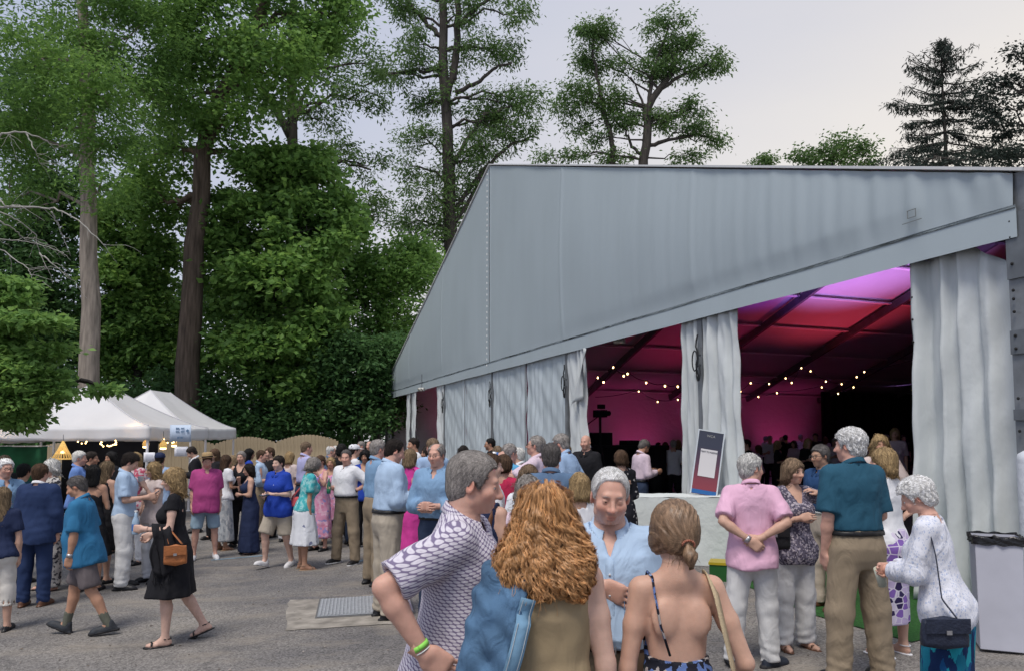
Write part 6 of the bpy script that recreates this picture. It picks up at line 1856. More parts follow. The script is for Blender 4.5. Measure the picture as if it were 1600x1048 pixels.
        if dark:
            mb = MB()
            for sx in (1, -1):
                th = np.linspace(0, 2 * math.pi, 13)[:-1]
                V = rig.fromhd(np.vstack([np.stack([.031 * sx + .0205 * np.cos(th), np.full(12, .1065), .004 + .016 * np.sin(th)], 1), [[.031 * sx, .1085, .004]]]))
                mb.add(V, T=[(j, (j + 1) % 12, 12) for j in range(12)])
            mb.build('dark_lens', mat('dark_lens', (.01, .01, .012), .1, spec=.6), root, True)
    # ---- wrist bands and watches: list of (side, t along forearm, radius add, width, material, name)
    for (sd, t, wd, m, nm) in sp.get('bands', ()):
        a, b = rig.elb[sd], rig.wri[sd]; c = a + (b - a) * t; dr = unit(b - a)
        rad = (.043 + (.0265 - .043) * max(0, (t - .28) / .72)) * rig.ar + .0025
        u = unit(np.cross(dr, A3(0, 0, 1) if abs(dr[2]) < .9 else A3(1, 0, 0))); v = np.cross(dr, u)
        th = np.linspace(0, 2 * math.pi, 25)
        P = np.array([[c + dr * w_ + (u * math.cos(t_) + v * math.sin(t_)) * rad for w_ in (-wd / 2, wd / 2)] for t_ in th], FT)
        mb = MB(); mb.grid(rig.fromup(P.reshape(-1, 3)).reshape(25, 2, 3))
        mb.build(nm, m, root, True, solid=.003)
    Mw = Matrix.Translation((x, y, z)) @ Matrix.Rotation(R(sp.get('face', 0)), 4, 'Z')
    info = dict(root=root, rig=rig, M=Mw, sp=sp)
    def W(p): return Mw @ Vector([float(v) for v in p])
    for sd, nm in ((1, 'R'), (-1, 'L')):
        f, n_, t = rig.hand_frame(sd, sp); 
        info['palm' + nm] = W(rig.fromup(rig.wri[sd] + f * .085 * k + n_ * .030 * k))
        info['knuck' + nm] = W(rig.fromup(rig.wri[sd] + f * .10 * k + n_ * .012 * k))
        info['sh' + nm] = W(rig.fromup(rig.sh[sd])); info['hip' + nm] = W(rig.hip[sd]); info['elb' + nm] = W(rig.fromup(rig.elb[sd]))
    info['W'] = W
    return info
# ================================================================== cloth patterns
def patt(name, stops, scale=(30, 30, 30), rnd=1.0, kind='cell', rot=(0, 0, 0), wr=.45, edge=None, rough=.85):
    """printed cloth: voronoi cells through a stepped colour ramp, optional outline colour"""
    key = 'cloth_' + name
    if key in _mats: return _mats[key]
    m = mat(key, stops[0][1], rough, 0, spec=.2)
    t = m.node_tree; L = t.links; p = t.nodes['Principled BSDF']
    tcn = t.nodes.new('ShaderNodeTexCoord'); mp = t.nodes.new('ShaderNodeMapping'); mp.inputs['Scale'].default_value = scale; mp.inputs['Rotation'].default_value = rot
    L.new(tcn.outputs['Object'], mp.inputs[0]); src = mp.outputs[0]
    if kind == 'warp':
        n = t.nodes.new('ShaderNodeTexNoise'); n.inputs['Scale'].default_value = 2; L.new(mp.outputs[0], n.inputs['Vector'])
        a = t.nodes.new('ShaderNodeMixRGB'); a.blend_type = 'ADD'; a.inputs[0].default_value = .8; L.new(mp.outputs[0], a.inputs[1]); L.new(n.outputs['Color'], a.inputs[2]); src = a.outputs[0]
    rp = t.nodes.new('ShaderNodeValToRGB'); rp.color_ramp.interpolation = 'CONSTANT' if kind != 'noise' else 'LINEAR'
    els = rp.color_ramp.elements
    els[0].position = stops[0][0]; els[0].color = tuple(stops[0][1]) + (1,)
    els[1].position = stops[1][0]; els[1].color = tuple(stops[1][1]) + (1,)
    for q in stops[2:]: e = els.new(q[0]); e.color = tuple(q[1]) + (1,)
    if kind == 'noise':
        n = t.nodes.new('ShaderNodeTexNoise'); n.inputs['Scale'].default_value = 1; n.inputs['Detail'].default_value = 4; L.new(src, n.inputs['Vector']); L.new(n.outputs['Fac'], rp.inputs[0])
    else:
        v = t.nodes.new('ShaderNodeTexVoronoi'); v.inputs['Scale'].default_value = 1; v.inputs['Randomness'].default_value = rnd; L.new(src, v.inputs['Vector'])
        sp = t.nodes.new('ShaderNodeSeparateColor'); L.new(v.outputs['Color'], sp.inputs[0]); L.new(sp.outputs[0], rp.inputs[0])
    out = rp.outputs[0]
    if edge:
        v2 = t.nodes.new('ShaderNodeTexVoronoi'); v2.feature = 'DISTANCE_TO_EDGE'; v2.inputs['Scale'].default_value = 1; v2.inputs['Randomness'].default_value = rnd; L.new(src, v2.inputs['Vector'])
        r2 = t.nodes.new('ShaderNodeMapRange'); r2.inputs['From Min'].default_value = edge[1] * .7; r2.inputs['From Max'].default_value = edge[1] * 1.3; r2.inputs['To Min'].default_value = 1; r2.inputs['To Max'].default_value = 0
        L.new(v2.outputs['Distance'], r2.inputs['Value'])
        mx = t.nodes.new('ShaderNodeMixRGB'); L.new(r2.outputs[0], mx.inputs[0]); L.new(out, mx.inputs[1]); mx.inputs[2].default_value = tuple(edge[0]) + (1,); out = mx.outputs[0]
    L.new(out, p.inputs['Base Color'])
    folds_bump(m, wr, .25)
    return m
W_ = cl('white', (.72, .73, .76)); OFFW = cl('off_white', (.66, .63, .58)); KH = cl('khaki', (.27, .215, .15)); KH2 = cl('light_khaki', (.42, .37, .30)); BEI = cl('beige', (.50, .43, .35))
LBL = cl('light_blue', (.33, .46, .66)); LBL2 = cl('pale_blue', (.40, .53, .70)); MBL = cl('mid_blue', (.20, .33, .50)); NAVY = cl('navy', (.020, .030, .075)); SUIT = cl('navy_suit', (.022, .040, .105), wr=.35)
TEALB = cl('teal_blue', (.035, .17, .33)); PETROL = cl('petrol', (.022, .085, .135)); DNV = cl('dark_navy_polo', (.022, .06, .15)); PINK = cl('pink_polo', (.70, .42, .56)); MAG = cl('magenta', (.40, .065, .22)); HOT = cl('hot_pink', (.60, .055, .30))
BLKC = cl('black', (.014, .014, .017)); LAV = cl('lavender', (.42, .42, .66)); ROY = cl('royal_blue', (.018, .055, .36)); RED = cl('crimson', (.42, .025, .075)); GREY = cl('grey_brown', (.14, .12, .125)); CREAM = cl('cream', (.62, .58, .46))
DKB = cl('dusk_blue', (.10, .165, .27)); TAN = cl('tan_jersey', (.33, .255, .155), wr=.35); DENIM = cl('denim', (.085, .165, .275), .35, wr=.6, weave=.6); LDEN = cl('light_denim', (.30, .42, .52)); JEAN = cl('dark_jeans', (.03, .045, .085))
LP = cl('pale_pink', (.64, .52, .60)); STONE = cl('stone_trousers', (.60, .60, .60)); BLUSH = cl('blush_knit', (.58, .49, .47)); SAGE = cl('olive_khaki', (.24, .20, .14))
def oval_print():
    m = mat('cloth_oval_print', (.6, .58, .66), .85, 0, spec=.2); t = m.node_tree; L = t.links
    tcn = t.nodes.new('ShaderNodeTexCoord'); sp = t.nodes.new('ShaderNodeSeparateXYZ'); L.new(tcn.outputs['Object'], sp.inputs[0])
    def M(op, a, b=None, c=None):
        n = t.nodes.new('ShaderNodeMath'); n.operation = op
        for i, q in enumerate((a, b, c)):
            if q is None: continue
            if isinstance(q, (int, float)): n.inputs[i].default_value = q
            else: L.new(q, n.inputs[i])
        return n.outputs[0]
    ang = M('ARCTAN2', sp.outputs['Y'], sp.outputs['X'])
    v = M('MULTIPLY_ADD', sp.outputs['Z'], 82.0, M('MULTIPLY', sp.outputs['X'], 30.0))
    u = M('MULTIPLY', ang, 8.0)
    row = M('FLOOR', v); par = M('MULTIPLY', M('MODULO', row, 2.0), .5)
    fu = M('SUBTRACT', M('FRACT', M('ADD', u, par)), .5); fv = M('SUBTRACT', M('FRACT', v), .5)
    fu2 = M('ADD', fu, M('MULTIPLY', fv, .45))
    d = M('SQRT', M('ADD', M('POWER', M('MULTIPLY', fu2, 1.05), 2.0), M('POWER', M('MULTIPLY', fv, 1.12), 2.0)))
    rp = t.nodes.new('ShaderNodeValToRGB'); L.new(d, rp.inputs[0]); e = rp.color_ramp.elements
    e[0].position = .0; e[0].color = (.58, .54, .62, 1); e[1].position = .52; e[1].color = (.20, .165, .265, 1)
    q = e.new(.30); q.color = (.66, .63, .69, 1); q = e.new(.43); q.color = (.60, .57, .64, 1)
    L.new(rp.outputs[0], t.nodes['Principled BSDF'].inputs['Base Color']); folds_bump(m, .5, .25); return m
F1M = oval_print()
GRYFL = patt('grey_floral', [(0, (.10, .09, .13)), (.35, (.22, .20, .26)), (.6, (.07, .06, .09)), (.8, (.40, .36, .40))], (75, 75, 75), 1)
FLOR = patt('black_floral', [(0, (.012, .013, .022)), (.42, (.10, .16, .36)), (.60, (.012, .013, .022)), (.74, (.34, .31, .30)), (.86, (.02, .03, .03)), (.93, (.24, .32, .52))], (58, 58, 58), 1, 'warp')
LACE = patt('white_lace', [(0, (.52, .55, .66)), (.3, (.66, .68, .76)), (.65, (.44, .50, .66)), (.85, (.70, .71, .78))], (90, 90, 60), 1, edge=((.70, .71, .77), .12), wr=.7)
PEAC = patt('teal_swirl', [(0, (.01, .03, .10)), (.3, (.01, .16, .25)), (.55, (.02, .32, .40)), (.8, (.01, .08, .22))], (22, 22, 9), 1, 'warp')
PURP = patt('purple_geometric', [(0, (.50, .42, .62)), (.35, (.03, .02, .08)), (.55, (.22, .12, .42)), (.75, (.62, .56, .70)), (.9, (.04, .03, .10))], (14, 14, 18), .6, edge=((.66, .62, .72), .06))
TIED = patt('teal_tie_dye', [(.3, (.03, .30, .36)), (.5, (.08, .44, .46)), (.62, (.36, .62, .62)), (.7, (.05, .34, .42))], (14, 14, 14), 1, 'noise')
PNKF = patt('pink_floral', [(0, (.60, .28, .42)), (.45, (.66, .40, .52)), (.7, (.30, .26, .52)), (.85, (.58, .22, .34))], (24, 24, 24), 1)
WHFL = patt('white_sprigged', [(0, (.70, .72, .76)), (.93, (.20, .22, .34)), (.97, (.70, .72, .76))], (24, 24, 24), 1)
BWPR = patt('black_white_print', [(0, (.50, .48, .46)), (.45, (.05, .05, .06)), (.62, (.56, .53, .50)), (.82, (.08, .08, .09))], (34, 34, 34), 1, 'warp')
SKPR = patt('pale_snake_print', [(0, (.44, .47, .50)), (.5, (.30, .33, .37)), (.75, (.54, .55, .56))], (30, 30, 20), 1)
PLAID = patt('blue_plaid', [(0, (.05, .22, .42)), (.4, (.46, .52, .56)), (.7, (.03, .12, .26))], (20, 20, 20), 0.0)
BLKFL = patt('black_sprigged', [(0, (.014, .014, .02)), (.86, (.40, .38, .38)), (.93, (.014, .014, .02))], (38, 38, 38), 1)
BLUST = patt('fine_blue_check', [(0, (.28, .36, .52)), (.5, (.38, .46, .62))], (110, 110, 110), 0.0)
BELT = mat('brown_belt', (.035, .018, .012), .4, .2, 20); BELTB = mat('black_belt', (.012, .012, .013), .4)
SHB = mat('black_shoe', (.014, .014, .016), .4, bump=.2); SHN = mat('navy_shoe', (.02, .026, .04), .5); SHBR = mat('brown_shoe', (.11, .05, .028), .4); SHW = mat('white_sneaker', (.66, .66, .68), .55); SHT = mat('tan_shoe', (.34, .24, .16), .6); SHG = mat('charcoal_shoe', (.035, .04, .048), .6, .3, 30, .3, 80)
SOLED = mat('dark_sole', (.02, .02, .022), .7); GRB = mat('lime_band', (.30, .75, .12), .5); WHB = mat('white_band', (.72, .74, .72), .5); WATCH = mat('steel_watch', (.42, .42, .44), .3, metal=.7); YEB = mat('yellow_band', (.62, .60, .12), .5)

PEOPLE = {}
def D_(px, feet): return ground(px, feet).y
def put(key, label, px, ytop, D, face, lv=None, hair_up=.014, hmin=1.42, hmax=1.93, **kw):
    d = ray(px, ytop); x = d.x * D
    hgt = HC + d.z * D - zg(x) - hair_up
    lean = math.radians(kw.get('lean', 3)); hgt /= (.56 + .44 * math.cos(lean)) if lean else 1
    sp = dict(pos=(x, D), face=face, h=max(hmin, min(hmax, hgt)), lv=lv if lv is not None else (0 if D < 3.3 else 1 if D < 7.6 else 2 if D < 12 else 3))
    sp.update(kw); sp.setdefault('seed', len(PEOPLE) + 3)
    PEOPLE[key] = person(label, sp)
    return PEOPLE[key]
def shirt(m, **k): return dict(m=m, **k)

# ------------------------------------------------------------------ the four in front
CH = dict(m=TAN)
f1 = put('grey_man', 'grey haired man in white and purple patterned shirt, hand on hip, green wristband', 706, 697, 2.95, -98, 
         hair='receding', recede=.020, hairc='grey', vol=.9, lean=8, head=(6, -2, 0), eyes=.0026, skin='red', girth=1.06, belly=.5, armR=((.14, -.18, -.15), (-.03, .175, -.215)), handR=dict(dir=(-.12, .85, -.42), palm=(-1, -.1, -.1), curl=.25, spread=.5),
         armL='hold', handL=dict(curl=.6), top=shirt(F1M, sleeve=.88, neck='shirt', hem=.80, add=.020, flare=.03), bottom=dict(m=OFFW), shoes=('shoe', SHB), ns=13000,
         bands=[(1, .90, .018, GRB, 'wristband'), (1, .965, .004, WHB, 'wristband')])
f3 = put('old_man', 'balding white haired man in light blue button shirt looking down, hand on his chest', 952, 722, 3.15, 172, hair='receding', recede=.052, hairc='white', vol=.55, lean=4, head=(8, -8, -4), eyes=.0012,
         skin='red', girth=1.06, belly=.55, armR=((.12, .12, -1), (-.66, .48, .58)), handR=dict(dir=(-.92, .20, -.34), palm=(0, -1, .1), curl=.22, spread=.5), armL=((.22, -.02, -1), (-.25, .55, -.7)), handL=dict(curl=.5),
         top=shirt(LBL2, sleeve=1.25, neck='shirt', tuck=True, add=.020), bottom=dict(m=SAGE, belt=BELT), shoes=('shoe', SHB), ns=6000)
f2 = put('curly_woman', 'woman with long curly red hair seen from behind, tan top, denim jacket on one shoulder', 852, 742, 2.5, 4, sex='f', hair='none', hairc='red', lean=2, head=(-8, 0, 0), skin='pale', girth=1.10,
         armR=((.17, -.02, -1), (.06, .06, -1)), armL=((.26, .0, -1), (.06, .12, -1)), top=shirt(TAN, sleeve=0, neck='scoop', hem=.80, add=.009, flare=.0, name='tank_top'), bottom=dict(m=JEAN), shoes=('flat', SHB))
f4 = put('bun_woman', 'woman with gathered brown hair and bare back in black floral strap dress', 1056, 770, 2.58, 4, sex='f', hair='custom', hairc='ash', lean=3, head=(6, -5, 3), skin='fair', girth=.86,
         armR=((.34, -.10, -.9), (.02, .75, -.55)), armL=((.17, .02, -1), (.05, .20, -1)), dress=dict(m=FLOR, neck='lowback', hem=.40, flare=.09, add=.007), shoes=('flat', SHB))

# --- curly hair: a soft core plus many coiled locks
def curly(info, n, seed):
    rig = info['rig']; r = np.random.default_rng(seed)
    def core(q):
        d = ell(q, (0, -.018, .040), (.090, .108, .097))
        pr = np.array([(-.265, .120, .058, -.004, -.082), (-.22, .158, .080, -.004, -.076), (-.14, .168, .098, 0, -.060), (-.06, .140, .100, 0, -.040), (.02, .104, .102, 0, -.026), (.08, .082, .09, 0, -.02)], FT)
        d = smin(d, loft(q, pr, 0, 2.0), .04)
        d = smax(d, -ell(q, (0, .110, -.03), (.060, .080, .10)), .02)
        d = smax(d, -ell(q, (0, .12, -.2), (.09, .11, .16)), .03)
        return d + .007 * np.sin(q[:, 0] * 55 + 3 * np.sin(q[:, 2] * 25)) * np.sin(q[:, 2] * 40 + q[:, 1] * 50)
    V, F = snet(core, (-.20, -.20, -.33), (.20, .13, .16), .0075)
    def grad(p):
        e = .004
        g = np.stack([core(p + A3(e, 0, 0)) - core(p - A3(e, 0, 0)), core(p + A3(0, e, 0)) - core(p - A3(0, e, 0)), core(p + A3(0, 0, e)) - core(p - A3(0, 0, e))], 1)
        return g / (np.linalg.norm(g, axis=1, keepdims=True) + 1e-6)
    ng, ps = n, 9
    root = V[r.integers(0, len(V), ng * 4)]
    root = root[(root[:, 2] > -.16) | (r.random(len(root)) < .30)][:ng]; ng = len(root)
    steps = 32; L = r.uniform(.14, .25, ng).astype(FT); st = (L / steps)[:, None]
    p = root.copy(); path = []; ph = r.uniform(0, 6.28, ng)
    for k in range(steps + 1):
        g = grad(p); d = core(p)[:, None]
        p = p - g * np.clip(d - .002 - .012 * (ph[:, None] / 6.28), -.01, .01)
        path.append(p.copy())
        fl = np.stack([p[:, 0] * 3.0, np.where(p[:, 2] > .09, -.25, -.05), np.where(p[:, 2] > .12, -.35, -1)], 1).astype(FT)
        fl = fl - g * np.einsum('ij,ij->i', fl, g)[:, None] * .9; fl /= np.linalg.norm(fl, axis=1, keepdims=True) + 1e-6
        p = p + fl * st
    P = np.stack(path, 1); T = np.gradient(P, axis=1); T /= np.linalg.norm(T, axis=2, keepdims=True) + 1e-6
    N = np.stack([grad(P[:, k]) for k in range(0, steps + 1, 4)], 1); N = np.repeat(N, 4, 1)[:, :steps + 1]
    S = np.cross(T, N); S /= np.linalg.norm(S, axis=2, keepdims=True) + 1e-6
    rp_ = lambda a_: np.repeat(a_, ps, 0)
    P, N, S, L, ph = rp_(P), rp_(N), rp_(S), rp_(L), rp_(ph); n = len(P)
    t = np.linspace(0, 1, steps + 1)[None]
    turns = rp_(r.uniform(15, 24, ng))[:, None] * L[:, None]          # coils per metre of lock
    zf = np.clip((.075 - P[:, :, 2]) * 9, .12, 1.0)
    amp = zf * rp_(r.uniform(.0045, .0105, ng))[:, None]
    a = turns * t * 6.28 + ph[:, None] + r.normal(0, .16, n)[:, None]
    o1, o2 = r.normal(0, .0030, (2, n))[:, :, None]
    taper = 1 - .55 * t
    C = P + S * (amp * np.cos(a) + o1 * taper)[..., None] + N * (amp * .8 * np.sin(a) + o2 * taper)[..., None]
    T2 = np.gradient(C, axis=1); S2 = np.cross(T2, N); S2 /= np.linalg.norm(S2, axis=2, keepdims=True) + 1e-6
    w = (.00062 * r.uniform(.6, 1.6, n))[:, None, None] * (1 - .5 * t[..., None])
    Vs = np.stack([C - S2 * w, C + S2 * w], 2).reshape(-1, 3).astype(FT)
    m = steps + 1; i = np.arange(n)[:, None] * m * 2; j = np.arange(steps)[None] * 2
    Q = np.stack([i + j, i + j + 1, i + j + 3, i + j + 2], -1).reshape(-1, 4).astype(np.int32)
    hm = mat('hair_red_curly', (.53, .275, .11), .45, .35, 14, 0, spec=.45, stretch=(3, 3, .5), island=.45)
    fm = MB(); sel = r.permutation(len(V))[:420]
    for q in V[sel]:
        g_ = grad(q[None])[0]; e_ = q + g_ * r.uniform(.012, .034) + A3(0, 0, -r.uniform(.0, .05)); m_ = (q + e_) / 2 + r.normal(0, .008, 3)
        fm.tube(rig.fromhd(np.array([q, m_, e_], FT)), .0006, 3, cap=False)
    fm.build('flyaway_hair', hm, info['root'], kind='stuff')
    VV = rig.fromhd(np.vstack([V * A3(.965, .965, .985), Vs])); FF = np.vstack([F, Q + len(V)])
    link('hair', mesh_from('hair', VV, FF, True, hm), info['root'])
curly(f2, 900, 4)
# --- gathered hair with a bead hair tie
def gathered(info):
    rig = info['rig']; r = np.random.default_rng(9)
    kn = A3(.012, -.112, -.052)
    def hf(q):
        d = ell(q, (0, -.018, .036), (.092, .108, .098))
        d = smin(d, ell(q, (0, -.055, -.020), (.078, .066, .075)), .035)
        d = smin(d, ell(q, (.05, .02, -.03), (.040, .060, .060)), .03); d = smin(d, ell(q, (-.05, .02, -.03), (.040, .060, .060)), .03)
        d = smax(d, -ell(q, (0, .110, -.030), (.060, .085, .10)), .012)
        d = smax(d, -.088 - q[:, 2], .012)
        tail = rcone(q, kn, kn + A3(.006, -.016, -.040), .013, .022); tail = smin(tail, rcone(q, kn + A3(.006, -.016, -.040), kn + A3(.010, -.010, -.080), .022, .006), .02)
        d = smin(d, tail, .012)
        return d + .0022 * np.sin(q[:, 0] * 260 + 4 * np.sin(q[:, 2] * 40))
    V, F = snet(hf, (-.13, -.19, -.16), (.13, .13, .16), .0040)
    flow = lambda p: np.where((p[:, 2:3] < kn[2] + .005) & (p[:, 1:2] < -.105), A3(.1, -.2, -1), (kn - p) * 8).astype(FT)
    V2, Q2 = strands(hf, V, 7500, 10, .12, .0011, flow, r, 0, .001, .10)
    hm = mat('hair_gathered', (.235, .150, .092), .42, .35, 22, 0, spec=.4, stretch=(3, 3, .6), island=.40)
    link('hair', mesh_from('hair', rig.fromhd(np.vstack([V, V2])), np.vstack([F, Q2 + len(V)]), True, hm), info['root'])
    mb = MB()
    for i in range(11):
        a = -.2 + i / 10 * 3.5; q = kn + A3(.024 * math.cos(a), -.012 - .006 * math.sin(a), .016 * math.sin(a) + .004)
        mb.ball(rig.fromhd(q), .0045, 7)
    mb.build('hair_tie', mat('bead_tie', (.30, .11, .07), .3, island=.5), info['root'], True)
    # loose wisps at the nape
    mb = MB()
    for i in range(26):
        a = A3(r.uniform(-.06, .07), -.085, -.085); e = a + A3(r.normal(0, .015), r.uniform(-.01, .02), -r.uniform(.02, .06)); mb.tube(rig.fromhd(np.array([a, (a + e) / 2 + A3(0, -.006, 0), e])), .0007, 3, cap=False)
    mb.build('wisps', hm, info['root'], kind='stuff')
gathered(f4)
# thin straps of the dress, tote bag on the shoulder
rg = f4['rig']; k = rg.k
mb = MB(); mb.tube(rg.fromup(np.array([(-.100, -.055, 1.462), (-.100, -.088, 1.40), (-.088, -.108, 1.30), (-.055, -.100, 1.195)], FT) * k), .0042, 6); mb.build('shoulder_strap', FLOR, f4['root'], True)
mb = MB(); mb.tube(rg.fromup(np.array([(-.100, -.055, 1.462), (-.105, .0, 1.475), (-.100, .05, 1.44), (-.085, .095, 1.345)], FT) * k), .0042, 6); mb.build('shoulder_strap', FLOR, f4['root'], True)
CANVAS = mat('cream_canvas', (.50, .40, .255), .85, .15, 12, .4, 150)
def ribbon(P, w, nrm, name, m, parent, th=.003):
    P = np.asarray(P, FT); T = np.gradient(P, axis=0); S = np.cross(T, np.broadcast_to(np.asarray(nrm, FT), P.shape)); S /= np.linalg.norm(S, axis=1, keepdims=True) + 1e-6
    mb = MB(); mb.grid(np.stack([P - S * w / 2, P + S * w / 2], 1)); return mb.build(name, m, parent, True, solid=th)
b0 = f4['W'](rg.fromup(A3(.20, -.03, .86) * k))
bag = thing('tote_bag', 'cream canvas tote bag hanging from the shoulder of the bare backed woman', 'bag', b0, R(4))
Mi = (Matrix.Translation(b0) @ Matrix.Rotation(R(4), 4, 'Z')).inverted()
loc = lambda info, q: np.array(Mi @ info['W'](info['rig'].fromup(A3(*q) * info['rig'].k)))
Pp = [loc(f4, q) for q in ((.125, .11, 1.30), (.118, .060, 1.410), (.115, .010, 1.455), (.117, -.045, 1.452), (.124, -.085, 1.40), (.140, -.112, 1.28), (.165, -.118, 1.15), (.190, -.10, 1.02))]
tt = np.linspace(0, 1, 30); ii = np.linspace(0, 1, len(Pp)); Pp = np.stack([np.interp(tt, ii, np.array(Pp)[:, j]) for j in range(3)], 1)
ribbon(Pp, .052, (1, -.6, .5), 'strap', CANVAS, bag, .004)
mb = MB(); Gp = np.zeros((33, 12, 3), FT)
for i in range(33):
    a = i / 32 * 2 * math.pi
    for j in range(12):
        v = j / 11; rx = .17 * (1 - .25 * (v > .95)); Gp[i, j] = (.03 + (.045 + .03 * math.sin(v * 3)) * math.cos(a), rx * math.sin(a) * (1 + .05 * math.sin(5 * a)), .20 - .34 * v + .012 * math.sin(3 * a + v * 6))
Gp[-1] = Gp[0]; mb.grid(Gp); mb.build('pouch', CANVAS, bag, True, solid=.004)
# denim jacket hung over the left shoulder of the curly woman
rg = f2['rig']; k = rg.k
def jacket(B):
    U = rg.up(B)
    a, b, c = rg.sh[-1] + A3(0, -.005, .005), rg.elb[-1], rg.wri[-1]
    sl = smin(rcone(U, a, b, .068, .064), rcone(U, b, c, .064, .056), .03)
    pan = loft(U, np.array([(.80, .215, .150, -.02, -.035), (1.0, .205, .150, -.015, -.03), (1.2, .200, .145, -.01, -.02), (1.36, .190, .125, 0, -.015), (1.43, .15, .095, 0, -.02), (1.47, .10, .075, 0, -.03)], FT) * A3(k, k, k, k, k), .012, 2.3)
    pan = np.maximum(pan, U[:, 0] + (.075 + .27 * np.clip(1.37 * k - U[:, 2], 0, .5) + .006 * np.sin(U[:, 2] * 40)) * k)
    pan = np.maximum(pan, -(pan + .05) * 0 - 1)
    d = smin(sl, pan, .04)
    d = d + wrinkle(U, .0095, 2.0) + .004 * np.sin(U[:, 2] * 60 + U[:, 0] * 50)
    return np.maximum(d, .84 * k - U[:, 2])
lo = np.minimum(f2['rig'].fromup(rg.wri[-1]), A3(-.3, -.3, .8)) - .1; lo[2] = .78
V, F = snet(jacket, lo, (.06, .24, 1.55), .0085)
link('denim_jacket', mesh_from('denim_jacket', V, F, True, DENIM), f2['root'])
folds_bump(DENIM, 1.0, .6, 9.0)
mb = MB()
def onto(fn, P, it=6):
    P = np.array(P, FT)
    for _ in range(it):
        e = .003; d = fn(P)
        g = np.stack([fn(P + A3(*(e * (np.arange(3) == j)))) - d for j in range(3)], 1) / e; g /= np.linalg.norm(g, axis=1, keepdims=True) + 1e-6
        P = P - g * (d - .0015)[:, None]
    return P
# stitched front edge with fold-over facing and seams of the jacket
mb = MB(); mb2 = MB()
E = []
for z in np.linspace(1.37, .86, 30):
    x = -(.075 + .27 * min(.5, max(0, 1.37 - z)))
    yy = -.16 * max(.05, 1 - ((x + .02) / .225) ** 2) ** .5 - .035 if z < 1.3 else -.16 * max(.05, 1 - ((x + .02) / .2) ** 2) ** .5 + .005
    E.append((x + .004, yy - .004 + .01 * math.sin(z * 30), z))
E = np.array(E, FT)
ribbon(rg.fromup(E * k), .046, (0, -1, 0), 'button_facing', cl('denim_light', (.16, .29, .42), .25), f2['root'], .006)
mb = MB()
for dx in (-.017, .017): mb.tube(rg.fromup((E + A3(dx, -.006, 0)) * k), .0012, 4)
mb.build('stitching', mat('pale_stitching', (.42, .46, .48), .8), f2['root'], kind='stuff')
# buttons, placket, pen and buckle of the old man
rg = f3['rig']; k = rg.k
def front(z, x, info, off=.0):
    """point on the front of the torso"""
    rig = info['rig']; pr = rig.prof; zz = z * rig.k
    b = np.interp(zz, pr[:, 0], pr[:, 2]) + info['sp']['top'].get('add', .013) * rig.k + .006; cy = np.interp(zz, pr[:, 0], pr[:, 4]); a = np.interp(zz, pr[:, 0], pr[:, 1]) + .02
    return A3(x, cy + b * max(.02, 1 - abs(x / a) ** 2.35) ** (1 / 2.35) + off, zz)
for info, zs in ((f3, (1.33, 1.25, 1.17, 1.09)), (f1, (1.36, 1.28, 1.20, 1.12, 1.04))):
    ribbon(info['rig'].fromup(np.array([front(z, .0, info, -.004) for z in np.linspace(1.385, 1.04, 16)])), .034, (0, 1, 0), 'placket', info['sp']['top']['m'], info['root'], .003)
    for z in zs:
        mb = MB(); mb.ball((0, 0, 0), .0055, 8, .5); o = mb.build('button', mat('shirt_button', (.62, .64, .66), .3), info['root'], True)
        o.location = info['rig'].fromup(front(z, .0, info, .003)); o.rotation_euler = (R(90), 0, 0)
P4 = [front(z, x, f3, .003) for (x, z) in ((-.055, 1.27), (-.125, 1.27), (-.125, 1.17), (-.09, 1.155), (-.055, 1.17))]
mb = MB(); mb.tube(rg.fromup(np.array(P4 + P4[:1])), .0018, 4); mb.build('pocket_seam', cl('pocket_seam', (.26, .38, .56)), f3['root'])
pn = thing('pen', 'dark pen clipped in the shirt pocket of the balding man', 'pen', f3['W'](rg.fromup(front(1.275, -.085, f3, .004))))
mb = MB(); mb.tube([(-.022, 0, .006), (0, -.003, 0), (.024, 0, .008)], .0042, 6); mb.build('barrel', BLK, pn, True)
mb = MB(); mb.ball((.024, -.002, .010), .006, 6); mb.build('clip', mat('pen_clip', (.03, .05, .16), .3), pn, True)
mb = MB(); bz = 1.028 * k
for (x0, x1, z0, z1) in ((-.022, .022, .014, .018), (-.022, .022, -.018, -.014), (-.022, -.018, -.018, .018), (.018, .022, -.018, .018)):
    mb.box(((x0 + x1) / 2, 0, (z0 + z1) / 2), (x1 - x0, .006, z1 - z0))
o = mb.build('buckle', WATCH, f3['root']); pr = rg.prof; bb = np.interp(bz, pr[:, 0], pr[:, 2]) + np.interp(bz, pr[:, 0], pr[:, 4]) + .036; o.location = Vector((0, float(bb), float(bz + rg.drop)))

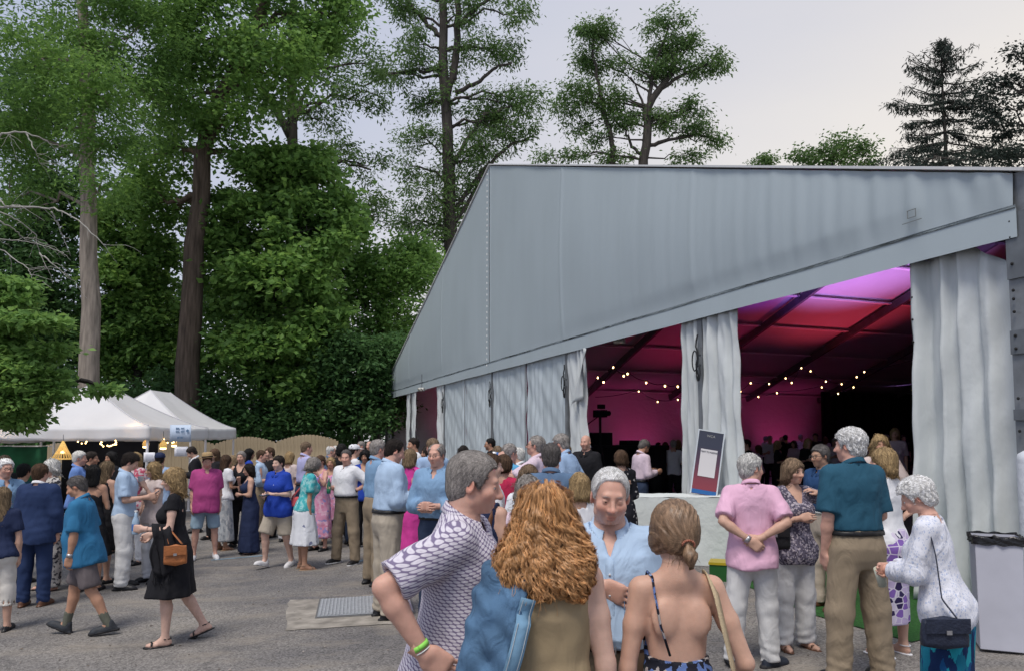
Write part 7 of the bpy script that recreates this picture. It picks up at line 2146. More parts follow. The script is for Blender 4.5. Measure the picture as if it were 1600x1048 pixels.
# ------------------------------------------------------------------ right-hand group
r1 = put('pink_polo', 'white haired man in pink polo seen from behind, hands clasped behind his back', 1172, 706, D_(1180, 1040), -8, hair='short', hairc='silver', head=(-62, 0, 0), skin='fair', belly=.3, girth=1.03,
         armR=((.30, -.52, -.82), (-.86, -.02, -.50)), armL=((.30, -.56, -.8), (-.80, -.06, -.58)), handR=dict(dir=(-.85, .0, -.4), palm=(0, 1, 0), curl=.6), handL=dict(dir=(-.75, -.05, -.6), palm=(0, 1, 0), curl=.6),
         top=shirt(PINK, sleeve=.85, neck='polo', hem=.80, add=.018), bottom=dict(m=STONE, wide=.026), shoes=('shoe', SHN, SOLED), bands=[(-1, .93, .03, WATCH, 'watch')], legR=((.06, .06, -1), (.03, -.03, -1), 0, 55), legL='wide')
r2 = put('brown_bob', 'woman with brown bob in grey printed blouse, one hand at her neck', 1236, 712, D_(1235, 1012), 192, sex='f', hair='bob', hairc='ash', hlen=.12, head=(14, 0, 0), skin='fair', girth=1.04,
         armL=((.85, .30, -.28), (-.86, .10, .38)), armR=((.22, .10, -1), (-.62, .72, .32)), handR=dict(curl=.5), handL=dict(curl=.4), top=shirt(GRYFL, sleeve=.45, neck='v', hem=.78, add=.016, flare=.035), bottom=dict(m=STONE, wide=.030, ankle=.06), shoes=('sandal', SHBR))
r4 = put('tall_blue_polo', 'tall man with white curly hair in petrol blue polo and khaki trousers, back turned', 1331, 664, 5.55, 12, hair='curlyshort', hairc='white', head=(30, 2, 0), skin='red', girth=1.08, hmax=1.92, armL=((.16, -.04, -1), (-.04, .30, -1)), armR=((.16, .05, -1), (-.3, .8, -.3)),
         top=shirt(PETROL, sleeve=.90, neck='polo', tuck=True, add=.020), bottom=dict(m=KH, belt=BELTB, wide=.028), shoes=('shoe', SHB), legL='wide', legR='wide')
r3 = put('navy_polo_glasses', 'dark haired man with glasses in navy polo and beige trousers facing left', 1284, 692, D_(1275, 950), 112, hair='short', hairc='dgrey', glasses=True, skin='olive', armR='pocket', armL='down', top=shirt(DNV, sleeve=.8, neck='polo', tuck=True, add=.018), bottom=dict(m=BEI, belt=WHB), shoes=('shoe', SHBR))
r5 = put('purple_skirt', 'blonde woman in white sleeveless top and purple patterned long skirt, hand on hip', 1384, 694, D_(1380, 1022), 28, sex='f', hair='bob', hairc='blond', head=(35, 0, 0), skin='fair', armR=((.72, -.10, -.62), (-.80, .10, -.42)), handR=dict(curl=.5), armL='hold', top=shirt(W_, sleeve=0, neck='scoop', hem=.86, add=.012, flare=.0), bottom=dict(kind='skirt', m=PURP, hem=.26, flare=.0, fold=.02), shoes=('heel', W_))
r6 = put('lace_cardigan', 'white haired woman in white lace cardigan and teal skirt with crossbody bag', 1468, 744, 4.35, 52, sex='f', hair='curlyshort', hairc='white', vol=1.2, lean=11, head=(10, -14, 0), skin='red', girth=1.06, hmin=1.5,
         armL=((.12, .40, -.9), (-.45, .55, .05)), armR=((.12, .35, -.9), (-.55, .65, .1)), handL=dict(curl=.9), handR=dict(curl=.6), top=shirt(LACE, sleeve=1.85, neck='crew', hem=.78, add=.020, flare=.012), bottom=dict(kind='skirt', m=PEAC, hem=.18, flare=.04), shoes=('sandal', SHB))

# ------------------------------------------------------------------ left-hand walkers and talkers
l3 = put('blue_walker', 'grey haired man striding left in teal blue shirt and brown shorts', 138, 738, D_(125, 990), 100, hair='crop', hairc='dgrey', skin='tan', lean=9, head=(2, -12, 0), girth=1.12, belly=.8, hmin=1.62, armR=((.14, -.10, -1), (.0, .45, -.9)), armL=((.14, .12, -1), (.0, .30, -1)), handL=dict(curl=.5), handR=dict(curl=.5),
         legR=((.03, .34, -1), (.02, .18, -1), 22), legL=((.03, -.26, -1), (.02, -.52, -1), -8), top=shirt(TEALB, sleeve=.95, neck='shirt', hem=.76, add=.016, flare=.012), bottom=dict(kind='shorts', m=GREY, len=.92, wide=.024), shoes=('shoe', SHG, SOLED), socks=cl('grey_sock', (.12, .125, .10)), bands=[(-1, .92, .035, WATCH, 'watch'), (1, .92, .035, WATCH, 'watch')])
l4 = put('black_dress', 'woman with shoulder length blond hair walking left in black dress holding a water bottle', 277, 725, D_(285, 1003), 108, sex='f', hair='wavy', hairc='blond', hlen=.17, hmin=1.60, head=(4, -4, 0), skin='pale', girth=1.02, armR=((.22, .0, -1), (-.10, .70, -.2)), armL=((.20, .12, -1), (-.25, .92, .10)), handL=dict(curl=1.1, palm=(-1, .1, .1)), handR=dict(curl=.7),
         legL=((.03, .16, -1), (.02, -.02, -1), 0), legR=((.03, -.16, -1), (.02, -.62, -1), -22), dress=dict(m=BLKC, neck='wide', sleeve=.34, hem=.50, flare=.12, sway=(0, .03), add=.010), shoes=('sandal', SHB))
l5 = put('phone_man', 'dark haired man in light blue shirt and white trousers looking at his phone', 197, 703, D_(205, 918), -72, hair='short', hairc='dark', vol=1.3, head=(0, -22, 0), skin='fair', lv=1, armR=((.16, .16, -1), (-.25, .95, .18)), armL=((.16, .2, -1), (-.3, .9, .15)), handR=dict(curl=.9), handL=dict(curl=.9), top=shirt(LBL2, sleeve=.85, neck='polo', hem=.92, add=.018, flare=.0), bottom=dict(m=STONE, wide=.032), shoes=('shoe', SHB), legR=((.08, .10, -1), (.04, -.05, -1), 0), legL='wide')
l6 = put('blush_top', 'blonde woman in beige top and white trousers drinking from a white cup', 243, 718, D_(240, 908), 150, sex='f', hair='wavy', hairc='blond', head=(-20, 0, 0), skin='fair', lv=1, armL=((.25, .50, -.8), (-.35, .35, .90)), handL=dict(curl=.9), armR='relax', top=shirt(BLUSH, sleeve=.3, neck='crew', hem=.84, add=.012), bottom=dict(m=W_, wide=.03), shoes=('flat', SHB))
l2 = put('navy_suit', 'brown haired man in navy suit seen from behind at the left', 62, 722, D_(60, 945), 6, hair='short', hairc='brown', skin='red', lv=1, girth=1.10, hmin=1.66, head=(-15, 0, 0), armR=((.16, .02, -1), (.0, .24, -1)), armL='down', handR=dict(curl=.5), top=shirt(SUIT, sleeve=1.95, neck='crew', hem=.76, add=.026, flare=.02, name='suit_jacket', collar=True, cm=W_), bottom=dict(m=SUIT, wide=.02), shoes=('shoe', SHBR))
l1 = put('long_haired_girl', 'long haired person in navy top and white capri trousers at the left edge', 4, 758, D_(0, 985), 20, sex='f', hair='long', hairc='dirty', hlen=.33, hmin=1.40, skin='fair', lv=1, girth=1.12, armR=((.18, -.02, -1), (.02, .14, -1)), top=shirt(NAVY, sleeve=.75, neck='crew', hem=.88, add=.012), bottom=dict(kind='capri', m=OFFW, len=1.45, wide=.018), shoes=('flat', SHB))
l7 = put('magenta_hat', 'man in straw hat, magenta shirt and pale blue shorts looking down', 324, 706, D_(330, 872), 205, hair='crop', hairc='brown', skin='red', girth=1.12, belly=.7, head=(0, -14, 0), armR='down', armL='down', top=shirt(MAG, sleeve=.92, neck='shirt', hem=.78, add=.016, flare=.012), bottom=dict(kind='shorts', m=LDEN, len=.95, wide=.018), legL='wide', legR='wide', shoes=('sneaker', SHW))
l8 = put('snake_skirt', 'dark haired woman in white top and pale patterned skirt beside the straw hat', 352, 707, D_(350, 858), -40, sex='f', hair='long', hairc='brown', hlen=.2, skin='tan', armR=((.2, .1, -1), (-.3, .9, .1)), armL='hold', top=shirt(W_, sleeve=.6, neck='crew', hem=.92, add=.014), bottom=dict(kind='skirt', m=SKPR, hem=.16, flare=.06), shoes=('sandal', SHT))
l9 = put('grey_tied_hair', 'woman with tied back grey hair in black top facing the camera', 378, 701, 14.2, 178, sex='f', hair='updo', hairc='grey', skin='fair', armR='hold', armL='down', top=shirt(BLKC, sleeve=0, neck='v', hem=.85), bottom=dict(m=BLKC), shoes=('flat', SHB))
l10 = put('navy_maxi', 'dark haired woman in navy strap maxi dress with a hand raised to her mouth', 392, 724, D_(385, 864), 118, sex='f', hair='wavy', hairc='dark', hlen=.15, hmin=1.56, head=(0, -6, 0), skin='fair', girth=1.12, armR=((.25, .55, -.75), (-.45, .10, .92)), handR=dict(curl=.9), armL='belly', dress=dict(m=NAVY, neck='strap', hem=.06, flare=.08), shoes=('sandal', SHB))
l11 = put('royal_polo', 'smiling dark haired person in royal blue polo and beige shorts stepping left', 437, 708, D_(425, 886), 158, sex='f', hair='short', hairc='dark', hmin=1.60, skin='pale', girth=1.18, belly=.2, head=(-4, 0, 0), armR=((.22, .05, -1), (-.45, .85, .02)), armL=((.2, .05, -1), (-.4, .9, .12)), handR=dict(curl=.6), handL=dict(curl=.2, palm=(0, .3, 1)),
          legR=((.18, .30, -1), (.06, -.12, -1), 14), legL=((.05, -.12, -1), (.02, -.35, -1), -10), top=shirt(ROY, sleeve=.8, neck='polo', hem=.80, add=.018), bottom=dict(kind='shorts', m=KH2, len=.95, wide=.03), shoes=('sneaker', SHW))
l12 = put('teal_blouse', 'grey haired woman in teal tie dye blouse and white skirt with a coral bag', 478, 712, D_(470, 888), -62, sex='f', hair='frizz', hairc='grey', hlen=.09, hmin=1.58, lean=10, head=(0, -14, 0), skin='tan', girth=1.10, armR=((.10, .05, -1), (.0, .20, -1)), armL='down', handR=dict(curl=.6), top=shirt(TIED, sleeve=.8, neck='crew', hem=.88, add=.016, flare=.0), bottom=dict(kind='skirt', m=WHFL, hem=.38, flare=.10), shoes=('sandal', SHT))
l13 = put('white_polo', 'balding man in white polo and khaki trousers, green bottle in hand, other hand on hip', 543, 699, D_(525, 880), 152, hair='receding', hairc='dgrey', skin='red', head=(25, -4, 0), belly=.35, armL='hip', handL=dict(curl=.5), armR=((.16, .05, -1), (-.30, .90, .22)), handR=dict(curl=1.1), top=shirt(W_, sleeve=.9, neck='polo', tuck=True, add=.022), bottom=dict(m=KH, belt=BELTB, wide=.026), shoes=('sneaker', SHB), legR=((.16, .06, -1), (.06, -.02, -1), 0), legL='wide', bands=[(-1, .92, .03, BELTB, 'watch')])
l14 = put('pink_floral', 'woman in pink floral dress raising a white cup behind the teal blouse', 502, 708, 13.4, 150, sex='f', hair='updo', hairc='brown', skin='red', armL=((.3, .5, -.7), (-.3, .4, .9)), armR='hold', dress=dict(m=PNKF, neck='scoop', hem=.25, flare=.07), shoes=('flat', SHB))
l15 = put('blond_curls', 'older woman with short blond hair in patterned top facing the camera', 517, 711, 14.2, 185, sex='f', hair='bob', hairc='blond', hlen=.08, skin='tan', armR='hold', armL='down', dress=dict(m=PNKF, neck='scoop', hem=.5, sleeve=.4), shoes=('flat', SHB))
l16 = put('lavender_shirt', 'tall sandy haired man in lavender shirt facing away before the fence', 477, 684, 14.0, -50, hair='crop', hairc='sandy', skin='red', armR='hold', armL='hold', top=shirt(LAV, sleeve=1.9, neck='shirt', tuck=True), bottom=dict(m=JEAN, belt=BELT), shoes=('shoe', SHBR))
l17 = put('white_shirt_right', 'short haired man in white shirt facing right before the fence', 407, 700, 15.0, -80, hair='crop', hairc='brown', skin='red', armR='hold', armL='hold', top=shirt(LBL2, sleeve=1.2, neck='shirt', tuck=True), bottom=dict(m=KH), shoes=('shoe', SHB))
l18 = put('black_top_fence', 'woman with pulled back hair in black top by the fence, looking left', 423, 695, 15.6, 140, sex='f', hair='updo', hairc='brown', skin='fair', armR='belly', armL='belly', top=shirt(BLKC, sleeve=.5, neck='crew'), bottom=dict(m=BLKC), shoes=('flat', SHB))
l19 = put('black_hair_blue', 'black haired person in deep blue top half hidden at the canopy leg', 388, 697, 16.2, -60, sex='f', hair='long', hairc='black', skin='tan', armR='down', armL='down', top=shirt(ROY, sleeve=.7), bottom=dict(m=BLKC), shoes=('flat', SHB))
l20 = put('waiter', 'dark haired waiter in black waistcoat and white collar under the canopy', 311, 685, 17.0, 110, hair='short', hairc='dark', vol=1.2, skin='fair', lean=10, head=(0, -22, 0), armR='hold', armL='hold', top=shirt(BLKC, sleeve=1.9, neck='shirt', cm=W_), bottom=dict(m=BLKC), shoes=('shoe', SHB))
l21 = put('blue_shirt_can', 'tall man with dark receding hair in light blue shirt and khaki trousers holding a can', 607, 681, 8.1, -62, hair='receding', hairc='dark', skin='red', hmax=1.90, belly=.3, girth=1.08, lean=5, head=(-6, -14, 0), armR=((.16, .10, -1), (-.25, .92, .22)), armL='hold', handR=dict(curl=1.1), handL=dict(curl=1.1), lv=1, top=shirt(LBL2, sleeve=1.8, neck='shirt', tuck=True, add=.024), bottom=dict(m=KH2, belt=BELTB, wide=.028), shoes=('shoe', SHB), bands=[(1, .86, .012, YEB, 'wristband'), (1, .93, .012, GRB, 'wristband')])
l22 = put('grey_blue_behind', 'grey haired man in blue shirt right behind the tall man with the can', 588, 683, 10.0, -55, hair='short', hairc='grey', skin='red', armR='hold', armL='down', top=shirt(MBL, sleeve=1.8, neck='shirt', tuck=True), bottom=dict(m=KH, wide=.026), shoes=('shoe', SHB))
l23 = put('hot_pink_dress', 'woman with khaki coloured bob in hot pink dress seen from behind', 640, 697, 10.0, -18, sex='f', hair='bob', hairc='dirty', hlen=.14, skin='fair', armR=((.15, .05, -1), (-.1, .85, -.3)), armL='hold', handR=dict(curl=1.0), dress=dict(m=HOT, neck='crew', sleeve=.5, hem=.30, flare=.07), shoes=('flat', SHB))
l24 = put('glasses_blue_shirt', 'grey haired man with glasses in blue shirt, hands held before him', 684, 687, 7.6, 160, hair='fringe', hairc='grey', skin='red', glasses=True, head=(0, 0, 0), lv=1, armR='belly', armL='belly', handR=dict(curl=.7), handL=dict(curl=.7), top=shirt(MBL, sleeve=1.7, neck='shirt', tuck=True, add=.022), bottom=dict(m=JEAN, belt=BELTB), shoes=('shoe', SHB))
l25 = put('white_tee', 'dark haired man in white T-shirt drinking near the tent opening', 648, 679, 14.0, 120, hair='short', hairc='dark', skin='tan', armR='mouth', armL='down', handR=dict(curl=1), top=shirt(W_, sleeve=.8), bottom=dict(m=JEAN), shoes=('sneaker', SHW))
l26 = put('dark_hair_profile', 'dark haired woman in black jacket looking left beside the man with glasses', 671, 692, 12.0, 110, sex='f', hair='wavy', hairc='dark', skin='tan', armR='hold', armL='down', top=shirt(BLKC, sleeve=1.9), bottom=dict(m=BLKC), shoes=('flat', SHB))
l27 = put('afro_smile', 'smiling person with full black hair in royal blue top', 571, 700, 13.6, 178, sex='f', hair='frizz', hairc='black', hlen=.08, skin='tan', armR='down', armL='relax', top=shirt(ROY, sleeve=.7, neck='v'), bottom=dict(m=BLKC), shoes=('flat', SHB))
l28 = put('yellow_shirt', 'bald man in cream shirt far back before the dark hedge', 578, 679, 20.0, 170, hair='fringe', hairc='grey', skin='red', armR='hold', armL='down', top=shirt(CREAM, sleeve=.8, neck='polo'), bottom=dict(m=KH), shoes=('shoe', SHB))
l29 = put('plaid_shirt', 'man in turquoise plaid shirt far back before the dark hedge', 566, 678, 19.0, 120, hair='crop', hairc='grey', skin='red', armR='hold', armL='down', top=shirt(PLAID, sleeve=.8, neck='shirt'), bottom=dict(m=JEAN), shoes=('shoe', SHB))
l30 = put('white_cap_back', 'person in white shirt with pale cap behind the balding man in the white polo', 552, 691, 14.0, -60, hair='short', hairc='dark', skin='fair', armR='hold', armL='hold', top=shirt(W_, sleeve=.8), bottom=dict(m=JEAN), shoes=('shoe', SHB))
l31 = put('far_black_hair', 'black haired person in dark top left of the pale cap', 534, 691, 15.0, 20, hair='frizz', hairc='black', skin='tan', top=shirt(BLKC, sleeve=.8), bottom=dict(m=BLKC), shoes=('shoe', SHB))
l32 = put('far_ruddy', 'ruddy grey haired man behind the older blonde woman', 516, 693, 15.5, -75, hair='fringe', hairc='silver', skin='red', top=shirt(DKB, sleeve=.8, neck='polo'), bottom=dict(m=KH), shoes=('shoe', SHB))
l33 = put('far_grey', 'grey haired person in grey shirt before the right end of the fence', 525, 694, 16.0, 40, hair='short', hairc='silver', skin='fair', top=shirt(GREY, sleeve=.8), bottom=dict(m=KH), shoes=('shoe', SHB))
l34 = put('blond_behind_royal', 'blond woman mostly hidden behind the person in royal blue polo', 452, 702, 14.8, -20, sex='f', hair='bob', hairc='blond', skin='fair', top=shirt(BLUSH, sleeve=.7), bottom=dict(m=W_), shoes=('flat', SHB))
l35 = put('brown_hair_hat_back', 'brown haired woman half hidden behind the straw hat', 337, 697, 15.5, 150, sex='f', hair='wavy', hairc='brown', skin='fair', top=shirt(BLKC, sleeve=.6), bottom=dict(m=BLKC), shoes=('flat', SHB))
l36 = put('ash_blond_back', 'ash blond woman between the patterned skirt and the grey tied hair', 364, 708, 14.8, -30, sex='f', hair='wavy', hairc='dirty', skin='fair', top=shirt(W_, sleeve=.6), bottom=dict(m=W_), shoes=('flat', SHB))
# left edge crowd under the canopy
e1 = put('glasses_left_edge', 'white haired man with glasses in blue shirt at the left edge', 8, 713, 9.6, -125, hair='short', hairc='white', skin='red', glasses=True, armR='hold', armL='down', top=shirt(MBL, sleeve=1.2, neck='shirt'), bottom=dict(m=JEAN), shoes=('shoe', SHB))
e3 = put('print_dress_suit', 'grey curly haired woman in black and white print dress in front of the suit', 84, 712, 10.4, 140, sex='f', hair='curlbob', hairc='silver', hlen=.1, skin='red', armR='hold', armL='hold', top=shirt(BWPR, sleeve=1.2, hem=.7, flare=.03), bottom=dict(m=BWPR, wide=.04), shoes=('sandal', SHB))
e4 = put('blue_shirt_canopy', 'grey haired man in bright blue shirt facing right under the canopy', 122, 701, 12.8, -70, hair='short', hairc='silver', skin='red', armR='hold', armL='hold', top=shirt(cl('periwinkle', (.16, .28, .62)), sleeve=1.7, neck='shirt'), bottom=dict(m=JEAN), shoes=('shoe', SHB))
e5 = put('black_shirt_canopy', 'dark haired man in black shirt beside the bright blue shirt under the canopy', 141, 702, 13.2, -70, hair='short', hairc='dark', skin='tan', armR='hold', armL='down', top=shirt(BLKC, sleeve=.9, neck='polo'), bottom=dict(m=BLKC), shoes=('shoe', SHB))
e6 = put('blond_black_dress', 'long haired blond woman in black dress behind the man with the phone', 166, 716, 10.8, -25, sex='f', hair='long', hairc='dirty', hlen=.24, skin='fair', armR='hold', armL='down', dress=dict(m=BLKC, neck='strap', hem=.5), shoes=('flat', SHB))
e7 = put('dark_wave_back', 'dark haired person under the canopy above the blond woman', 176, 701, 14.0, 150, sex='f', hair='wavy', hairc='black', skin='tan', armR='hold', armL='hold', top=shirt(BLKC, sleeve=.8), bottom=dict(m=BLKC), shoes=('flat', SHB))
e8 = put('cap_dark', 'person in dark cap and pale blue shirt behind the phone', 250, 704, 13.4, 20, hair='crop', hairc='dark', skin='tan', armR='hold', armL='down', top=shirt(LBL, sleeve=.8), bottom=dict(m=JEAN), shoes=('shoe', SHB))
e9 = put('blond_head_canopy', 'fair haired person in striped top right of the phone man', 214, 702, 12.5, 160, sex='f', hair='bob', hairc='blond', skin='fair', armR='hold', armL='down', top=shirt(patt('red_floral', [(0, (.6, .5, .52)), (.6, (.5, .1, .16))], (30, 30, 30)), sleeve=.5), bottom=dict(m=W_), shoes=('flat', SHB))
e10 = put('brown_hat_edge', 'fair haired person behind the glasses man at the left edge', 8, 708, 11.5, 40, hair='short', hairc='sandy', skin='fair', top=shirt(BLKC, sleeve=.8), bottom=dict(m=BLKC), shoes=('shoe', SHB))
e11 = put('dark_bob_mid', 'black haired woman with bare shoulders seen between suit and walker', 146, 722, 10.2, 10, sex='f', hair='long', hairc='black', hlen=.2, hmin=1.55, skin='tan', armR='hold', armL='down', dress=dict(m=BLKC, neck='tube', hem=.5), shoes=('flat', SHB))
e12 = put('dark_green_back', 'person in dark teal top behind the navy suit shoulder', 36, 722, 11.0, -10, hair='short', hairc='black', skin='tan', hmin=1.6, top=shirt(cl('dark_teal', (.02, .07, .09)), sleeve=.8), bottom=dict(m=BLKC), shoes=('shoe', SHB))
# middle crowd before the tent wall
m1 = put('sunglasses_black', 'man in black jacket and sunglasses in profile before the tent wall', 768, 681, 15.0, 95, hair='crop', hairc='black', skin='tan', glasses='sun', beard=True, top=shirt(BLKC, sleeve=1.9, neck='shirt'), bottom=dict(m=BLKC), shoes=('shoe', SHB))
m2 = put('dark_curls_top', 'dark curly head just showing above the grey haired man', 724, 692, 13.0, 0, sex='f', hair='curlbob', hairc='dark', hlen=.08, skin='tan', top=shirt(BLKC, sleeve=.8), bottom=dict(m=BLKC), shoes=('flat', SHB))
m3 = put('grey_head_teal', 'grey haired man in turquoise blue shirt facing right before the tent wall', 794, 690, 9.6, -55, hair='short', hairc='grey', skin='red', armR='hold', armL='hold', top=shirt(cl('turquoise', (.10, .34, .56)), sleeve=.8, neck='polo'), bottom=dict(m=KH), shoes=('shoe', SHB))
m4 = put('drinking_man', 'grey haired man with sunglasses drinking from a silver can', 838, 677, 9.4, 78, hair='short', hairc='grey', skin='red', glasses='sun', head=(0, 14, 0), armL=((.28, .72, -.45), (-.35, .42, .80)), armR=((.28, .72, -.45), (-.35, .42, .80)), handR=dict(curl=1.1), handL=dict(curl=1.1), top=shirt(LP, sleeve=.9, neck='polo'), bottom=dict(m=KH), shoes=('shoe', SHB))
m5 = put('grey_back_dusk', 'short grey haired man in dusty blue shirt seen from behind in the middle', 861, 688, 6.4, -8, hair='crop', hairc='dgrey', vol=1.3, skin='red', girth=1.05, armR='hold', armL='hold', top=shirt(DKB, sleeve=.9, neck='polo', add=.02), bottom=dict(m=KH), shoes=('shoe', SHB))
m6 = put('leaning_blue', 'grey haired man leaning left in light blue shirt by the tent curtain', 896, 670, 9.4, 62, hair='short', hairc='grey', skin='red', hmax=1.9, lean=16, head=(5, 6, 0), armR='pocket', armL='hold', top=shirt(LBL, sleeve=1.5, neck='shirt', add=.024), bottom=dict(m=KH), shoes=('shoe', SHB))
m7 = put('bald_dark_shirt', 'bald man in dark shirt standing at the tent curtain', 916, 675, 12.0, 150, hair='none', hairc='dgrey', skin='red', armR='hold', armL='down', top=shirt(BLKC, sleeve=.9, neck='polo'), bottom=dict(m=BLKC), shoes=('shoe', SHB))
m8 = put('brown_waves', 'woman with wavy auburn hair facing the camera behind the curly red hair', 826, 722, 6.6, 175, sex='f', hair='wavy', hairc='ash', hlen=.15, hmin=1.55, skin='fair', lv=1, armR='hold', armL='belly', top=shirt(WHFL, sleeve=.6), bottom=dict(m=W_), shoes=('flat', SHB))
m9 = put('grey_brown_bob', 'woman with grey brown hair seen from behind above the curly red hair', 826, 738, 5.0, 12, sex='f', hair='wavy', hairc='grey', hlen=.16, hmin=1.50, skin='fair', lv=1, armR='hold', armL='belly', top=shirt(LP, sleeve=.6), bottom=dict(m=W_), shoes=('flat', SHB))
m10 = put('pale_blond_back', 'pale blond woman in white seen from behind beside the balding man', 906, 735, 6.2, 5, sex='f', hair='bob', hairc='blond', hmin=1.5, skin='fair', armR='hold', armL='belly', top=shirt(W_, sleeve=.8), bottom=dict(m=W_), shoes=('flat', SHB))
m11 = put('boyish_profile', 'brown haired person facing right beside the red top', 764, 706, 7.2, -75, hair='short', hairc='brown', skin='pale', hmin=1.60, lv=1, armR='hold', armL='belly', top=shirt(W_, sleeve=.8), bottom=dict(m=JEAN), shoes=('shoe', SHB))
m12 = put('red_top', 'dark haired person in crimson top facing away', 786, 706, 7.9, -30, sex='f', hair='bob', hairc='brown', hlen=.06, hmin=1.6, skin='fair', armR='belly', armL='belly', top=shirt(RED, sleeve=.8, add=.02), bottom=dict(m=BLKC), shoes=('flat', SHB))
m13 = put('navy_sleeveless', 'woman in navy sleeveless top with brown bag strap behind the patterned shirt', 752, 722, 5.0, -20, sex='f', hair='bob', hairc='brown', hmin=1.52, skin='fair', lv=1, armR='down', armL='hold', top=shirt(NAVY, sleeve=0, neck='scoop', hem=.85), bottom=dict(m=W_), shoes=('flat', SHB))
m14 = put('black_sprigged', 'dark haired woman in black sprigged blouse at the tent opening', 971, 699, 9.6, 15, sex='f', hair='bob', hairc='brown', hlen=.08, skin='fair', armR='hold', armL='hold', dress=dict(m=BLKFL, neck='scoop', sleeve=1.2, hem=.3), shoes=('flat', SHB))
m15 = put('pink_shirt_tent', 'dark haired man in pale pink shirt and dark jeans standing inside the tent opening', 999, 683, 13.2, -68, hair='short', hairc='dgrey', skin='tan', lean=6, head=(0, -28, 0), armR='hold', armL='hold', top=shirt(LP, sleeve=1.85, neck='shirt', tuck=True), bottom=dict(m=JEAN, belt=BELTB), shoes=('shoe', SHB))
m16 = put('blond_curtain', 'long haired blond woman half hidden by the leaning man at the curtain', 884, 690, 11.5, 20, sex='f', hair='long', hairc='dirty', skin='fair', top=shirt(W_, sleeve=.8), bottom=dict(m=W_), shoes=('flat', SHB))
m17 = put('small_silver', 'silver haired person seen between the turquoise shirt and the drinking man', 812, 697, 11.5, 60, hair='short', hairc='silver', skin='fair', top=shirt(W_, sleeve=.8, neck='polo'), bottom=dict(m=KH), shoes=('shoe', SHB))
m18 = put('reddish_back', 'reddish haired person behind the man in glasses and blue shirt', 677, 681, 11.0, 30, hair='short', hairc='sandy', skin='red', top=shirt(LBL, sleeve=.8, neck='polo'), bottom=dict(m=KH), shoes=('shoe', SHB))
m19 = put('sandy_back_low', 'sandy haired woman behind the turquoise shirt before the tent wall', 778, 693, 12.2, 20, sex='f', hair='bob', hairc='sandy', skin='fair', top=shirt(W_, sleeve=.8), bottom=dict(m=W_), shoes=('flat', SHB))
# inside the tent
t1 = put('golden_woman', 'golden haired woman in shimmering blush top gesturing inside the tent', 1374, 674, 8.6, 165, sex='f', hair='wavy', hairc='blond', hlen=.22, hmax=1.85, skin='tan', armL=((.35, .30, -.8), (.45, .85, .05)), armR='belly', handL=dict(curl=.15, palm=(0, .2, 1)), top=shirt(BLUSH, sleeve=.8, neck='scoop'), bottom=dict(m=BLKC), shoes=('flat', SHB))
t2 = put('pink_lit_woman', 'fair haired woman in pale top lit pink deep inside the tent', 1398, 665, 15.5, 150, sex='f', hair='bob', hairc='blond', hmax=1.9, skin='fair', armR='hold', armL='down', top=shirt(LP, sleeve=.8), bottom=dict(m=BLKC), shoes=('flat', SHB))

# dim guests deep in the tent: four figures, copied with their parts
GU = []
for i, (hc_, tp_, sx_) in enumerate((('dark', BLKC, 'm'), ('brown', LP, 'f'), ('grey', W_, 'm'), ('blond', BLKC, 'f'))):
    sp = dict(pos=(30, 30), face=0, h=1.72 if sx_ == 'm' else 1.64, sex=sx_, lv=3, hair='short' if sx_ == 'm' else 'wavy', hairc=hc_, armR='hold', armL='relax', top=shirt(tp_, sleeve=.9), bottom=dict(m=BLKC), shoes=('shoe', SHB), seed=40 + i, nohands=False)
    GU.append(person('guest in the dim tent', sp, 'guests deep inside the tent'))
def copy_tree(o, parent=None):
    c = o.copy(); COL.objects.link(c); c.parent = parent
    for ch in o.children: copy_tree(ch, c)
    return c
rr = random.Random(12)
spots = []
for (px, D) in ((1168, 17), (1186, 20), (1203, 24), (1214, 19), (1228, 27), (1241, 22), (1252, 30), (1262, 18), (1275, 25), (1290, 29), (1304, 21), (1318, 26), (1332, 18), (1352, 24), (1385, 23), (1400, 19), (1412, 27), (1040, 22), (1052, 19), (1060, 25), (1028, 26), (1365, 29), (1196, 31), (1222, 33)):
    spots.append((px, D))
for i, (px, D) in enumerate(spots):
    g = GU[i % 4]; o = g['root'] if i < 4 else copy_tree(g['root'])
    d = ray(px, 700); x = d.x * D
    o.location = (x, D, zg(x) - rr.choice((0, .12, .22)) * 0); o.rotation_euler = (0, 0, rr.uniform(0, 6.28)); s_ = rr.uniform(.90, 1.02); o.scale = (s_, s_, s_)
    o['label'] = 'dim silhouetted guest deep inside the tent among others of the same look'

# ------------------------------------------------------------------ things held, worn over or carried (top-level)
def held(info, hand, name, label, cat, dz=0.0, off=(0, 0, 0)):
    p = info['palm' + hand] + Vector(off)
    return thing(name, label, cat, (p.x, p.y, p.z + dz), R(info['sp']['face']))
GLASSG = mat('green_bottle_glass', (.015, .13, .085), .12, spec=.6); CANM = mat('silver_can', (.55, .56, .58), .3, metal=.6); CUPW = mat('white_cup', (.70, .70, .70), .5); LABELW = mat('pale_label', (.62, .66, .72), .5)
PET = mat('clear_water_bottle', (.30, .42, .55), .12, spec=.6)
def bottle(t, m, hgt=.23, r=.031, lab=None, capc=None):
    mb = MB(); mb.lathe([(.001, 0), (r * .9, 0), (r, .01), (r, hgt * .52), (r * .85, hgt * .62), (r * .42, hgt * .78), (r * .38, hgt * .97), (.001, hgt * .97)], 14); mb.build('glass', m, t, True)
    if lab:
        mb = MB(); mb.lathe([(r * 1.02, hgt * .16), (r * 1.02, hgt * .44)], 14); mb.build('label', lab, t, True)
    mb = MB(); mb.lathe([(.001, hgt), (r * .46, hgt), (r * .46, hgt * .94), (.001, hgt * .94)], 12); mb.build('cap', capc or CUPW, t, True)
